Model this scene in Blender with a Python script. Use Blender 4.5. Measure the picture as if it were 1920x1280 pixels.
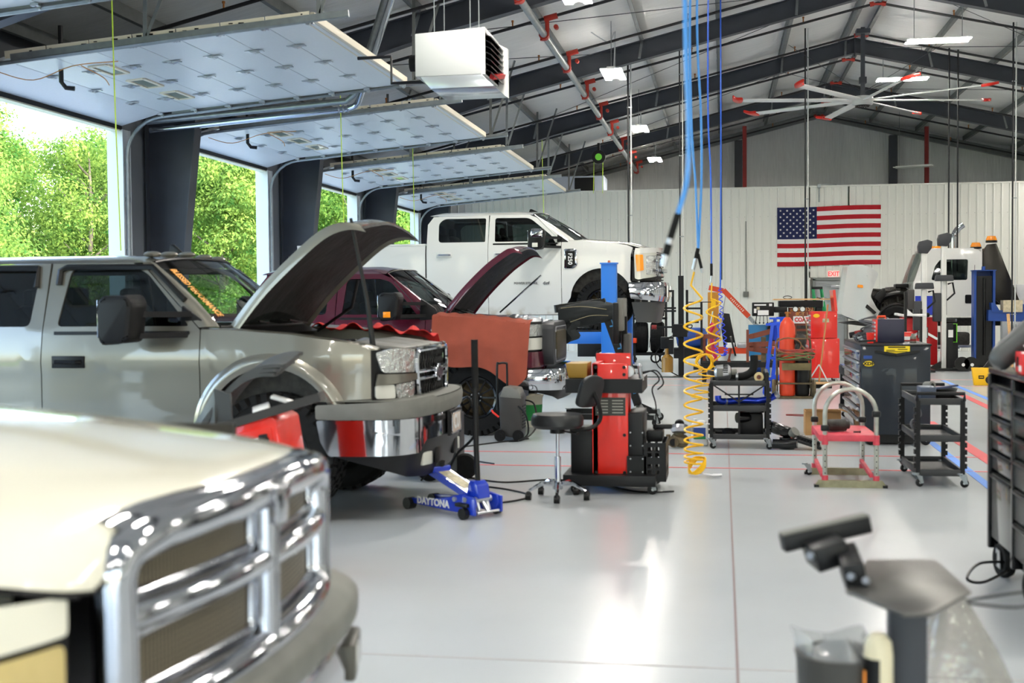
import bpy, bmesh, math, random
from mathutils import Vector, Matrix, Euler
from mathutils.geometry import tessellate_polygon
random.seed(7)
PI = math.pi
S = bpy.context.scene
for o in list(bpy.data.objects): bpy.data.objects.remove(o)
COL = S.collection

# ---------------------------------------------------------------- camera, sky, sun, exposure
cam_d = bpy.data.cameras.new('camera'); cam = bpy.data.objects.new('camera', cam_d); COL.objects.link(cam)
cam_d.sensor_width = 36; cam_d.lens = 2337 / 1920 * 36
YAW, PITCH, ROLL = .1675, -.0332, -.008
_f = Vector((-math.sin(YAW)*math.cos(PITCH), math.cos(YAW)*math.cos(PITCH), math.sin(PITCH)))
_r = Vector((math.cos(YAW), math.sin(YAW), 0)); _u = _r.cross(_f)
_r2 = math.cos(ROLL)*_r + math.sin(ROLL)*_u; _u2 = -math.sin(ROLL)*_r + math.cos(ROLL)*_u
cam.matrix_world = Matrix(((_r2.x,_u2.x,-_f.x,0),(_r2.y,_u2.y,-_f.y,0),(_r2.z,_u2.z,-_f.z,1.6),(0,0,0,1)))
cam_d.clip_start = .1; cam_d.clip_end = 300
cam_d.dof.use_dof = True; cam_d.dof.focus_distance = 27; cam_d.dof.aperture_fstop = 2.6
S.camera = cam
S.view_settings.view_transform = 'Standard'; S.view_settings.look = 'None'
S.view_settings.exposure = 0.0; S.view_settings.gamma = 1; S.view_settings.use_curve_mapping = False
w = bpy.data.worlds.new('sky'); S.world = w; w.use_nodes = True
nt = w.node_tree; bg = nt.nodes['Background']
sky = nt.nodes.new('ShaderNodeTexSky'); sky.sky_type = 'NISHITA'; sky.sun_disc = False
sky.sun_elevation = math.radians(42); sky.sun_rotation = math.radians(95); sky.air_density = 1.2; sky.dust_density = 2.5; sky.ozone_density = 1
nt.links.new(sky.outputs[0], bg.inputs[0]); bg.inputs[1].default_value = 1.9
sd = bpy.data.lights.new('sun', 'SUN'); sun = bpy.data.objects.new('sun', sd); COL.objects.link(sun)
sd.energy = 6; sd.angle = .01; sd.color = (1, .93, .8)
sun.rotation_euler = Vector((-.80, .33, -.62)).to_track_quat('-Z', 'Y').to_euler()
LAMP_W = 180     # brightness of the hanging LED diffusers

# ---------------------------------------------------------------- materials
def lin(c):
    return tuple(((v/255)/12.92 if v/255 <= .04045 else ((v/255+.055)/1.055)**2.4) for v in c)
MATS = {}
def mat(name, rgb, rough=.5, metal=0, coat=0, var=0, vscale=8, bump=0, bscale=40, trans=0, emit=0, stretch=None, alpha=1, spec=.5, vcol=None, ior=1.45):
    if name in MATS: return MATS[name]
    m = bpy.data.materials.new(name); m.use_nodes = True; t = m.node_tree; b = t.nodes['Principled BSDF']
    c = lin(rgb) + (1,)
    b.inputs['Base Color'].default_value = c; b.inputs['Roughness'].default_value = rough
    b.inputs['Metallic'].default_value = metal; b.inputs['Coat Weight'].default_value = coat
    b.inputs['Coat Roughness'].default_value = .04; b.inputs['Specular IOR Level'].default_value = spec
    b.inputs['IOR'].default_value = ior
    if trans: b.inputs['Transmission Weight'].default_value = trans
    if alpha < 1: b.inputs['Alpha'].default_value = alpha
    if emit:
        b.inputs['Emission Color'].default_value = c; b.inputs['Emission Strength'].default_value = emit
    if var or bump:
        tc = t.nodes.new('ShaderNodeTexCoord'); mp = t.nodes.new('ShaderNodeMapping')
        t.links.new(tc.outputs['Object'], mp.inputs[0])
        if stretch: mp.inputs['Scale'].default_value = stretch
    if var:
        n = t.nodes.new('ShaderNodeTexNoise'); n.inputs['Scale'].default_value = vscale; n.inputs['Detail'].default_value = 5
        t.links.new(mp.outputs[0], n.inputs['Vector'])
        rp = t.nodes.new('ShaderNodeValToRGB'); e = rp.color_ramp.elements; e[0].position = .3; e[1].position = .7
        c2 = lin(vcol) if vcol else tuple(min(1, v*(1+var)) for v in c[:3])
        e[0].color = tuple(v*(1-var) for v in c[:3]) + (1,) if not vcol else c; e[1].color = c2 + (1,)
        t.links.new(n.outputs[0], rp.inputs[0]); t.links.new(rp.outputs[0], b.inputs['Base Color'])
    if bump:
        n2 = t.nodes.new('ShaderNodeTexNoise'); n2.inputs['Scale'].default_value = bscale; n2.inputs['Detail'].default_value = 3
        t.links.new(mp.outputs[0], n2.inputs['Vector'])
        bp = t.nodes.new('ShaderNodeBump'); bp.inputs['Strength'].default_value = bump; bp.inputs['Distance'].default_value = .02
        t.links.new(n2.outputs[0], bp.inputs['Height']); t.links.new(bp.outputs[0], b.inputs['Normal'])
    MATS[name] = m
    return m
M = dict(
 floor=mat('sealed_grey_floor', (186,190,192), .22, var=.05, vscale=.6, bump=.02, bscale=3, spec=.6),
 ribwall=mat('white_ribbed_steel', (228,227,220), .38, spec=.4),
 vinyl=mat('white_vinyl_insulation', (232,232,230), .35, var=.05, vscale=3, bump=1.0, bscale=2.6, stretch=(.5,8,.5)),
 vinylg=mat('grey_vinyl_insulation', (222,224,224), .35, var=.06, vscale=3, bump=1.0, bscale=2.2, stretch=(7,.6,.5)),
 steel=mat('dark_grey_steel', (58,62,70), .5, var=.1, vscale=3),
 galv=mat('galvanised_steel', (150,156,158), .38, .6, var=.12, vscale=9),
 galvp=mat('galvanised_purlin', (122,126,126), .5, .35, var=.12, vscale=5),
 darkpipe=mat('black_pipe', (26,26,30), .45),
 redpipe=mat('red_primer', (126,26,22), .55), fit=mat('red_fitting', (176,48,34), .5),
 door=mat('white_door_steel', (222,228,232), .36, bump=.05, bscale=60, var=.02, vscale=30),
 doorlight=mat('cream_trim', (232,224,204), .5), white=mat('white_paint', (232,232,230), .4),
 jamb=mat('grey_white_trim', (200,204,206), .45),
 black=mat('black_plastic', (17,17,19), .5, spec=.35), blackg=mat('black_gloss', (11,11,14), .18, coat=.2, spec=.35),
 rubber=mat('rubber', (20,20,20), .8, var=.25, vscale=20, spec=.3), blackm=mat('black_steel', (19,20,22), .42, spec=.35),
 chrome=mat('chrome', (196,198,204), .07, 1), alu=mat('aluminium', (190,192,196), .28, .9),
 red=mat('red_paint', (222,36,22), .32, coat=.4), orange=mat('orange_paint', (224,70,24), .38),
 blue=mat('blue_paint', (44,120,214), .38), dblue=mat('dark_blue_paint', (26,66,140), .4, var=.12, vscale=6),
 yellow=mat('yellow_plastic', (245,190,20), .35), wood=mat('pale_wood', (214,170,118), .55, var=.12, vscale=6, stretch=(1,1,8)),
 card=mat('cardboard', (178,136,88), .75, var=.08), led=mat('led_diffuser', (255,252,244), .5, emit=14),
 brown=mat('brown_paint', (120,62,42), .6, var=.15, vscale=7), rust=mat('rusty_steel', (96,84,62), .65, .3, var=.35, vscale=14),
 amber=mat('amber_lens', (250,150,20), .15, coat=.5), glassd=mat('tinted_glass', (10,12,16), .03, spec=.9, coat=.6),
)
def glassmat(name, rgb, tint=.5):
    m = bpy.data.materials.new(name); m.use_nodes = True; t = m.node_tree
    for n in list(t.nodes):
        if n.type != 'OUTPUT_MATERIAL': t.nodes.remove(n)
    out = t.nodes['Material Output']
    tr = t.nodes.new('ShaderNodeBsdfTransparent'); gl = t.nodes.new('ShaderNodeBsdfGlossy'); mx = t.nodes.new('ShaderNodeMixShader'); fr = t.nodes.new('ShaderNodeFresnel')
    tr.inputs[0].default_value = lin(rgb)+(1,); gl.inputs['Roughness'].default_value = .02; fr.inputs[0].default_value = 1.5
    t.links.new(fr.outputs[0], mx.inputs[0]); t.links.new(tr.outputs[0], mx.inputs[1]); t.links.new(gl.outputs[0], mx.inputs[2]); t.links.new(mx.outputs[0], out.inputs[0])
    MATS[name] = m; return m
M['glass'] = glassmat('clear_glass', (205,222,214)); M['smoke'] = glassmat('smoked_glass', (78,86,86)); M['bag'] = glassmat('clear_plastic', (225,230,236))

def crinkle():
    m = mat('crinkled_clear_plastic', (205,206,208), .12, alpha=.45, bump=1.0, bscale=9, spec=.9); return m
M['crinkle'] = crinkle()

# ---------------------------------------------------------------- mesh helpers
def V(*a): return Vector(a)
class B:
    """collects shapes and links them as one mesh object"""
    def __init__(s): s.bm = bmesh.new(); s.mi = 0
    def _tag(s, fs):
        for f in fs: f.material_index = s.mi
    def box(s, c, d, rot=None, bev=0, seg=2, taper=1, tx=None):
        b = bmesh.new(); bmesh.ops.create_cube(b, size=1)
        for v in b.verts:
            k = taper if v.co.z > 0 else 1
            kx = tx if (tx is not None and v.co.z > 0) else k
            v.co = V(v.co.x*d[0]*kx, v.co.y*d[1]*k, v.co.z*d[2])
        if bev: bmesh.ops.bevel(b, geom=b.edges[:], offset=bev, segments=seg, profile=.5, affect='EDGES')
        m = Matrix.Translation(c)
        if rot is not None: m = m @ Euler(rot).to_matrix().to_4x4()
        s.merge(b, m); return s
    def merge(s, b, m=None):
        if m is not None: bmesh.ops.transform(b, matrix=m, verts=b.verts)
        mp = {v: s.bm.verts.new(v.co) for v in b.verts}
        for f in b.faces:
            try:
                n = s.bm.faces.new([mp[v] for v in f.verts]); n.material_index = s.mi
            except ValueError: pass
        b.free()
    def bar(s, a, b, w, h=None, up=(0,0,1)):
        """square bar from a to b"""
        a, b = V(*a), V(*b); h = h or w; d = (b-a); L = d.length; d.normalize(); u = V(*up)
        if abs(d.dot(u)) > .98: u = V(1,0,0)
        x = d.cross(u).normalized(); y = x.cross(d)
        vs = [s.bm.verts.new(p + x*i*w/2 + y*j*h/2) for p in (a, b) for i, j in ((-1,-1),(1,-1),(1,1),(-1,1))]
        q = [(3,2,1,0),(4,5,6,7),(0,1,5,4),(1,2,6,5),(2,3,7,6),(3,0,4,7)]
        s._tag([s.bm.faces.new([vs[i] for i in k]) for k in q]); return s
    def tube(s, pts, r, n=8, closed=False, caps=True):
        pts = [V(*p) for p in pts]; N = len(pts); rings = []; prev = None
        for i, p in enumerate(pts):
            if closed: d = pts[(i+1) % N] - pts[i-1]
            else: d = pts[min(i+1, N-1)] - pts[max(i-1, 0)]
            if d.length < 1e-9: d = V(0,0,1)
            d.normalize()
            if prev is None:
                u = V(0,0,1) if abs(d.z) < .9 else V(1,0,0)
                x = d.cross(u).normalized()
            else:
                x = prev - d*prev.dot(d)
                if x.length < 1e-6: x = d.orthogonal()
                x.normalize()
            prev = x; y = d.cross(x); rr = r[i] if isinstance(r, (list, tuple)) else r
            rings.append([s.bm.verts.new(p + (x*math.cos(2*PI*k/n) + y*math.sin(2*PI*k/n))*rr) for k in range(n)])
        M_ = N if closed else N-1
        for i in range(M_):
            A, C = rings[i], rings[(i+1) % N]
            for k in range(n):
                s._tag([s.bm.faces.new((A[k], A[(k+1) % n], C[(k+1) % n], C[k]))])
        if caps and not closed:
            s._tag([s.bm.faces.new(rings[0][::-1]), s.bm.faces.new(rings[-1])])
        return s
    def cyl(s, a, b, r, r2=None, n=20, caps=True):
        r2 = r if r2 is None else r2
        a, b = V(*a), V(*b); d = (b-a).normalized(); x = d.orthogonal().normalized(); y = d.cross(x)
        R = [[s.bm.verts.new(p + (x*math.cos(2*PI*k/n)+y*math.sin(2*PI*k/n))*q) for k in range(n)] for p, q in ((a, r), (b, r2))]
        for k in range(n): s._tag([s.bm.faces.new((R[0][k], R[0][(k+1) % n], R[1][(k+1) % n], R[1][k]))])
        if caps: s._tag([s.bm.faces.new(R[0][::-1]), s.bm.faces.new(R[1])])
        return s
    def lathe(s, prof, o=(0,0,0), axis=(0,0,1), n=24, cap=False):
        """prof: (radius, distance along axis)"""
        o = V(*o); d = V(*axis).normalized(); x = d.orthogonal().normalized(); y = d.cross(x)
        R = [[s.bm.verts.new(o + d*h + (x*math.cos(2*PI*k/n)+y*math.sin(2*PI*k/n))*max(q, 1e-4)) for k in range(n)] for q, h in prof]
        for i in range(len(R)-1):
            for k in range(n): s._tag([s.bm.faces.new((R[i][k], R[i][(k+1) % n], R[i+1][(k+1) % n], R[i+1][k]))])
        if cap: s._tag([s.bm.faces.new(R[0][::-1]), s.bm.faces.new(R[-1])])
        return s
    def sphere(s, c, r, n=12, sc=(1,1,1)):
        b = bmesh.new(); bmesh.ops.create_uvsphere(b, u_segments=n*2, v_segments=n, radius=1)
        s.merge(b, Matrix.Translation(c) @ Matrix.Diagonal((r*sc[0], r*sc[1], r*sc[2], 1))); return s
    def grid(s, f, nu, nv, u=(0,1), v=(0,1)):
        vs = [[s.bm.verts.new(f(u[0]+(u[1]-u[0])*i/nu, v[0]+(v[1]-v[0])*j/nv)) for j in range(nv+1)] for i in range(nu+1)]
        for i in range(nu):
            for j in range(nv): s._tag([s.bm.faces.new((vs[i][j], vs[i+1][j], vs[i+1][j+1], vs[i][j+1]))])
        return s
    def prism(s, pts, t0, t1, ax='y', bev=0, seg=2):
        """2D outline (a,b) extruded along an axis: y -> (a,t,b), x -> (t,a,b), z -> (a,b,t)"""
        f = {'y': lambda p, t: (p[0], t, p[1]), 'x': lambda p, t: (t, p[0], p[1]), 'z': lambda p, t: (p[0], p[1], t)}[ax]
        b = bmesh.new(); A = [b.verts.new(f(p, t0)) for p in pts]; C = [b.verts.new(f(p, t1)) for p in pts]; n = len(pts)
        b.faces.new(A[::-1]); b.faces.new(C)
        for i in range(n): b.faces.new((A[i], A[(i+1) % n], C[(i+1) % n], C[i]))
        bmesh.ops.recalc_face_normals(b, faces=b.faces)
        if bev: bmesh.ops.bevel(b, geom=b.edges[:], offset=bev, segments=seg, profile=.5, affect='EDGES')
        s.merge(b); return s
    def panel(s, outline, fn, holes=(), step=.09, thick=0):
        """flat outline cut into a fine grid, then mapped to 3D by fn(a,b)"""
        b = bmesh.new(); es = []
        for loop in [outline] + list(holes):
            vs = [b.verts.new((p[0], p[1], 0)) for p in loop]
            for i in range(len(vs)): es.append(b.edges.new((vs[i], vs[(i+1) % len(vs)])))
        bmesh.ops.triangle_fill(b, use_beauty=True, use_dissolve=False, edges=es)
        xs = [p[0] for p in outline]; ys = [p[1] for p in outline]
        for k, (lo, hi) in enumerate(((min(xs), max(xs)), (min(ys), max(ys)))):
            c = math.ceil((lo+1e-4)/step)*step
            while c < hi:
                no = (1,0,0) if k == 0 else (0,1,0); co = (c,0,0) if k == 0 else (0,c,0)
                bmesh.ops.bisect_plane(b, geom=b.verts[:]+b.edges[:]+b.faces[:], plane_co=co, plane_no=no, dist=1e-6); c += step
        bmesh.ops.remove_doubles(b, verts=b.verts, dist=2e-4)
        for v in b.verts: v.co = V(*fn(v.co.x, v.co.y))
        if thick:
            bmesh.ops.recalc_face_normals(b, faces=b.faces)
            bmesh.ops.solidify(b, geom=b.faces[:], thickness=thick)
        s.merge(b); return s
    def xf(s, m, start=0):
        s.bm.verts.ensure_lookup_table()
        bmesh.ops.transform(s.bm, matrix=m, verts=s.bm.verts[start:]); return s
    def obj(s, name, m, parent=None, loc=None, rot=None, smooth=35, sub=0, recalc=True):
        if recalc: bmesh.ops.recalc_face_normals(s.bm, faces=s.bm.faces)
        if smooth:
            a = math.radians(smooth)
            for f in s.bm.faces: f.smooth = True
            for e in s.bm.edges:
                if len(e.link_faces) != 2 or e.calc_face_angle(0) > a: e.smooth = False
        me = bpy.data.meshes.new(name); s.bm.to_mesh(me); s.bm.free()
        for k in (m if isinstance(m, (list, tuple)) else [m]): me.materials.append(M[k] if isinstance(k, str) else k)
        o = bpy.data.objects.new(name, me); COL.objects.link(o)
        if parent: o.parent = parent
        if loc: o.location = loc
        if rot: o.rotation_euler = rot
        if sub:
            md = o.modifiers.new('s', 'SUBSURF'); md.levels = sub; md.render_levels = sub
        return o
def tag(o, label=None, cat=None, group=None, kind=None):
    if label: o['label'] = label
    if cat: o['category'] = cat
    if group: o['group'] = group
    if kind: o['kind'] = kind
    return o
def T(name, label, cat, loc=(0,0,0), rot=(0,0,0), group=None, kind=None):
    o = bpy.data.objects.new(name, None); COL.objects.link(o); o.location = loc; o.rotation_euler = rot; o.empty_display_size = .1
    return tag(o, label, cat, group, kind)
def dup(root, loc=None, rot=None, label=None, scale=None):
    def cp(o, par):
        c = o.copy(); COL.objects.link(c); c.parent = par
        for ch in KIDS.get(o.name, [x for x in bpy.data.objects if x.parent == o]): cp(ch, c)
        return c
    r = cp(root, None)
    if loc: r.location = loc
    if rot: r.rotation_euler = rot
    if scale: r.scale = scale
    if label: r['label'] = label
    return r
KIDS = {}
def rc(pts, r, n=4):
    """round the corners of an outline"""
    out = []; N = len(pts)
    for i, p in enumerate(pts):
        rr = r[i] if isinstance(r, (list, tuple)) else r
        p = V(*p[:2]); a = V(*pts[i-1][:2]); c = V(*pts[(i+1) % N][:2])
        la, lc = (a-p).length, (c-p).length; q = min(rr, la*.48, lc*.48)
        if q < 1e-5: out.append(tuple(p)); continue
        A = p + (a-p)/la*q; C = p + (c-p)/lc*q
        for k in range(n+1):
            t = k/n; z = A*(1-t)**2 + p*2*t*(1-t) + C*t*t; out.append((z.x, z.y))
    return out
def cr(pts, n=6, closed=False):
    """smooth curve through points (Catmull-Rom)"""
    P = [V(*p) for p in pts]; N = len(P); out = []
    for i in range(N if closed else N-1):
        if closed: a, b, c, d = P[i-1], P[i], P[(i+1) % N], P[(i+2) % N]
        else: a, b, c, d = P[max(i-1,0)], P[i], P[i+1], P[min(i+2,N-1)]
        for k in range(n):
            t = k/n
            out.append(tuple(.5*((2*b)+(c-a)*t+(2*a-5*b+4*c-d)*t*t+(3*b-a-3*c+d)*t**3)))
    if not closed: out.append(tuple(P[-1]))
    return out
def arc(cx, cy, r, a0, a1, n=10):
    return [(cx+r*math.cos(math.radians(a0+(a1-a0)*k/n)), cy+r*math.sin(math.radians(a0+(a1-a0)*k/n))) for k in range(n+1)]
def text(s, size, m, parent=None, loc=(0,0,0), rot=(PI/2,0,0), name='lettering', ext=.002, bold=.0, sx=1, shear=0, label=None, align='CENTER'):
    cu = bpy.data.curves.new(name, 'FONT'); cu.body = s; cu.size = size; cu.extrude = ext; cu.offset = bold; cu.align_x = align; cu.align_y = 'CENTER'; cu.shear = shear; cu.resolution_u = 3
    t = bpy.data.objects.new(name, cu); COL.objects.link(t)
    dg = bpy.context.evaluated_depsgraph_get(); me = bpy.data.meshes.new_from_object(t.evaluated_get(dg)); me.materials.clear(); me.materials.append(M[m] if isinstance(m, str) else m)
    bpy.data.objects.remove(t); o = bpy.data.objects.new(name, me); COL.objects.link(o)
    o.parent = parent; o.location = loc; o.rotation_euler = rot; o.scale = (sx, 1, 1)
    if label: o['label'] = label
    return o
# ================================================================ the building
XL, XR, XRIDGE, YG, YW, YB = -9.19, 15.5, 3.17, 43.9, 38.4, -12.5
SL = .2346
def roofz(x, top=7.87): return top - SL*abs(x - XRIDGE)      # top of the rafters
FY = [-5.85, .35, 6.55, 12.75, 18.97, 25.2, 31.4, 37.65]      # frame lines
def fl(t):  # floor: slab
    t.box((3.2, 16, -.1), (25.2, 57.6, .2))
b = B(); fl(b); tag(b.obj('floor', 'floor', smooth=0), kind='structure')
# saw-cut joints in the slab and coloured floor tape
b = B()
b.box((.06, 16, .001), (.012, 55, .002))
tag(b.obj('floor_joint', mat('joint_grey', (134,118,118), .8), smooth=0), 'long thin dark joint running down the grey floor', 'floor joint')
b = B(); b.box((3, 5.42, .001), (24, .010, .002)); tag(b.obj('floor_joint', mat('faint_joint', (166,160,158), .6), smooth=0), 'faint dark joint crossing the floor nearest the camera', 'floor joint')
mt = mat('red_floor_tape', (206,84,88), .6); mb = mat('blue_floor_tape', (98,146,226), .6); mp = mat('faded_red_tape', (224,160,158), .7)
for yy, lab in ((12.93, 'thin red line across the floor behind the step bench'), (11.87, 'thin red line across the floor nearest the camera')):
    b = B(); b.box((-1.2, yy, .002), (9.4, .035, .003), rot=(0,0,.004)); tag(b.obj('floor_tape', mt, smooth=0), lab, 'floor tape', 'red lines on the floor')
for yy, lab in ((23.2, 'faded pink line across the floor beyond the black pump stand'), (25.0, 'faded pink line across the floor beside the aligner base')):
    b = B(); b.box((1, yy, .002), (11, .05, .003)); tag(b.obj('floor_tape', mp, smooth=0), lab, 'floor tape', 'faded lines on the floor')
for p0, p1, wd, m_, lab in (((4.15,24.8),(4.03,17.5),.09,mb,'blue tape line starting beyond the dark tool cabinet'), ((2.27,14.9),(2.19,9.8),.08,mb,'blue tape line passing behind the right-hand black cart'), ((3.86,21.8),(3.72,17.0),.12,mt,'red tape line at the far right of the aisle'), ((2.60,16.6),(2.55,12.0),.14,mt,'wide red tape line beside the dark tool cabinet')):
    b = B(); b.bar((p0[0],p0[1],.002),(p1[0],p1[1],.002), wd, .003); tag(b.obj('floor_tape', m_, smooth=0), lab, 'floor tape')
# ground outside
b = B(); b.box((-60, 16, -.25), (101, 200, .1)); g = b.obj('lawn', mat('grass', (96,132,52), .9, var=.3, vscale=2), smooth=0); tag(g, kind='structure')
b = B(); b.box((-13.2, 16, -.12), (8.0, 70, .2)); tag(b.obj('driveway', mat('concrete_apron', (178,176,168), .8, var=.08), smooth=0), kind='structure')

# frames: tapered columns and rafters
def rafter(b, xa, xb, y, d0, d1, zt=7.87, w=.20):
    za, zb = roofz(xa, zt), roofz(xb, zt); t = .014
    for z0, z1, h in ((za, zb, 0), (za-d0, zb-d1, t)):
        b.bar((xa, y, z0-t/2+h), (xb, y, z1-t/2+h), w, t, up=(0,0,1))
    b.prism([(xa, za-.005), (xb, zb-.005), (xb, zb-d1), (xa, za-d0)], y-.008, y+.008, 'y')
for i, y in enumerate(FY):
    f = T('steel_frame', 'dark steel building frame, number %d of the row along the hall' % (i+1), 'steel frame', (XRIDGE, y, 0), kind='structure')
    off = Matrix.Translation((-XRIDGE, -y, 0))
    b = B(); rafter(b, XL+.9, -4.2, y, .62, .40); rafter(b, -4.2, XRIDGE, y, .40, .36); b.xf(off); b.obj('rafter', 'steel', f, smooth=0)
    b = B(); rafter(b, XRIDGE, 10.5, y, .36, .40); rafter(b, 10.5, XR-.9, y, .40, .62); b.xf(off); b.obj('rafter', 'steel', f, smooth=0)
    b = B(); b.box((XRIDGE, y, roofz(XRIDGE)-.2), (.03, .22, .5))
    for dz in (-.1, -.32):
        for dx in (-.09, .09):
            for s_ in (-1, 1): b.cyl((XRIDGE+dx*1.6, y+s_*.012, roofz(XRIDGE)+dz), (XRIDGE+dx*1.6, y+s_*.03, roofz(XRIDGE)+dz), .022, n=8)
    b.xf(off); b.obj('ridge_splice', 'steel', f, smooth=0)
    for sx, x0 in ((1, XL), (-1, XR)):
        b = B(); yb = y
        zt = roofz(x0 + sx*.9) - .02
        # column: outer flange upright, inner flange leaning
        b.bar((x0+sx*.06, y, 0), (x0+sx*.06, y, roofz(x0)-.02), .012, .26, up=(0,1,0))
        b.bar((x0+sx*.42, y, 0), (x0+sx*.92, y, zt-.58), .26, .014, up=(1,0,0))
        b.prism([(x0+sx*.06,0),(x0+sx*.42,0),(x0+sx*.92,zt-.58),(x0+sx*.92,zt),(x0+sx*.06,roofz(x0)-.02)], y-.008, y+.008, 'y')
        b.bar((x0+sx*.06, y, zt-.58), (x0+sx*.92, y, zt-.58), .2, .014)
        b.bar((x0+sx*.92, y, zt-.58), (x0+sx*.92, y, zt), .22, .014, up=(1,0,0))
        for dy in (.014,):
            for zz in (2.55, 2.68):
                for xx in (.15, .25): b.cyl((x0+sx*xx, y-.02, zz), (x0+sx*xx, y-.008, zz), .018, n=8)
        b.xf(off); b.obj('column', 'steel', f, smooth=0)
# gable rafter + insulated gable wall
b = B(); rafter(b, XL, XRIDGE, YG-.35, .26, .22, 7.87); rafter(b, XRIDGE, XR, YG-.35, .22, .26, 7.87); tag(b.obj('trim_1', 'galvp', smooth=0), kind='structure')
b = B()
def gw(u, v):
    x = XL + (XR-XL)*u; z = 4.4 + (roofz(x)+.3-4.4)*v
    ph = (x-XL)/1.9; q = abs(math.sin(ph*PI))
    return V(x, YG+.16 - .16*q*math.sin(PI*min(1, max(0, v)))**.5 - .012*math.sin(x*37+z*2)-.01*math.sin(x*61-z*3), z)
b.grid(gw, 300, 16); tag(b.obj('wall_back_gable', 'vinylg', smooth=80), kind='structure')
b = B(); b.box((3.2, YG+.3, 2.2), (24.8, .1, 4.4)); tag(b.obj('wall_far', 'ribwall', smooth=0), kind='structure')
for i, x in enumerate((.55, 5.68)):
    b = B(); b.bar((x, YG-.12, 4.5), (x, YG-.12, roofz(x)-.24), .26, .26, up=(0,1,0)); tag(b.obj('gable_post', 'steel', smooth=0), ('left' if i == 0 else 'right')+' dark steel post of the far gable end', 'steel post', 'gable posts', 'structure')
for i, (x, y) in enumerate(((.72, 41.5), (6.42, 41.5))):
    b = B(); b.bar((x, y, 4.3), (x, y, roofz(x)-.1), .13, .13, up=(0,1,0)); tag(b.obj('red_post', 'redpipe', smooth=0), ('left' if i == 0 else 'right')+' red primed steel post above the white partition wall', 'steel post', 'red posts', 'structure')
b = B(); b.bar((.8, YG-.2, 5.0), (5.6, YG-.2, 5.0), .06, .10); b.bar((.8, YG-.2, 5.25), (5.6, YG-.2, 5.25), .05, .05); tag(b.obj('gable_girt', 'galv', smooth=0), 'pale horizontal rail across the gable insulation', 'rail', kind='structure')
# roof: sagging vinyl between purlins
PUR = []; x = XRIDGE
offs = [.25, 1.75, 3.25, 4.78, 6.3, 7.82, 9.35, 10.9, 12.1]
for o_ in offs: PUR += [XRIDGE-o_, XRIDGE+o_]
PUR = sorted(p for p in PUR if XL-.1 < p < XR)
b = B()
edges = [XL-.05] + PUR + [XR+.05]
ys = [YB + (YG+.2-YB)*k/260 for k in range(261)]
for a_, c_ in zip(edges[:-1], edges[1:]):
    def rf(u, v, a_=a_, c_=c_):
        x = a_+(c_-a_)*u; y = YB+(YG+.3-YB)*v
        w_ = .05*math.sin(PI*u) + .010*math.sin(y*5.1+x*2)*math.sin(PI*u) + .007*math.sin(y*13+x*5)*math.sin(PI*u)
        return V(x, y, roofz(x)+.21-w_)
    b.grid(rf, 6, 420)
tag(b.obj('ceiling', 'vinyl', smooth=80), kind='structure')
b = B(); b.prism([(XL-.3, roofz(XL-.3)+.27), (XRIDGE, 8.2), (XR+.3, roofz(XR+.3)+.27), (XR+.3, roofz(XR)+.36), (XRIDGE, 8.3), (XL-.3, roofz(XL)+.36)], YB-.3, YG+.5, 'y'); tag(b.obj('roof_sheet', 'ribwall', smooth=0), kind='structure')
for x in PUR:
    b = B(); s_ = 1 if x < XRIDGE else -1
    b.box((0,0,.10), (.012, YG-YB, .2)); b.box((s_*.035,0,.005), (.07, YG-YB, .01)); b.box((-s_*.035,0,.195), (.07, YG-YB, .01))
    tag(b.obj('purlin', 'galvp', loc=(x, (YG+YB)/2, roofz(x)+.005), smooth=0), 'galvanised roof purlin running the length of the hall', 'purlin', 'roof purlins', 'structure')
# flange braces from purlin to rafter underside
for y in FY[2:]:
    for x in (PUR[3], PUR[5], PUR[7], PUR[8], PUR[10], PUR[12]):
        b = B(); b.bar((0,0,0), (.04 if x < XRIDGE else -.04, .32, .46), .05, .012, up=(0,1,0))
        tag(b.obj('flange_brace', 'galv', loc=(x, y-.34+.0, roofz(x)-.40), rot=(0,0,0), smooth=0), 'short pale angle brace between rafter and purlin', 'brace', 'rafter braces', 'structure')
# left wall: header, eave and posts between the door openings
OPEN = [(-5.0,-.7), (1.26,5.53), (7.46,11.73), (13.72,18.0), (19.93,24.2), (26.19,30.46), (32.6,36.9)]
HZ = 4.27
b = B()
edge = [YB] + [v for p in OPEN for v in p] + [YG+.2]
for k in range(0, len(edge), 2):
    b.box((XL-.02, (edge[k]+edge[k+1])/2, HZ/2), (.04, edge[k+1]-edge[k]-.04, HZ))
b.box((XL-.03, (YB+YG)/2, (HZ+5.24)/2+.01), (.04, YG-YB, 5.24-HZ+.02)); 
tag(b.obj('wall_left', mat('grey_wall_liner', (110,114,120), .6), smooth=0), kind='structure')
b = B(); 
for a_, c_ in OPEN:
    b.box((XL+.0, (a_+c_)/2, HZ+.03), (.16, c_-a_, .12)); 
tag(b.obj('trim_2', mat('header_trim', (226,226,206), .5), smooth=0), kind='structure')
n = 3
for a_, c_ in OPEN:
    for yy, sg in ((a_, -1), (c_, 1)):
        b = B(); b.box((XL-.02, yy+sg*.0, HZ/2), (.26, .05, HZ)); b.box((XL+.09, yy+sg*.10, HZ/2), (.03, .2, HZ)); b.bar((XL+.1, yy+sg*.2, 0), (XL+.1, yy+sg*.2, HZ), .02, .05)
        tag(b.obj('trim_%d' % n, 'jamb', smooth=0), kind='structure'); n += 1
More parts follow.
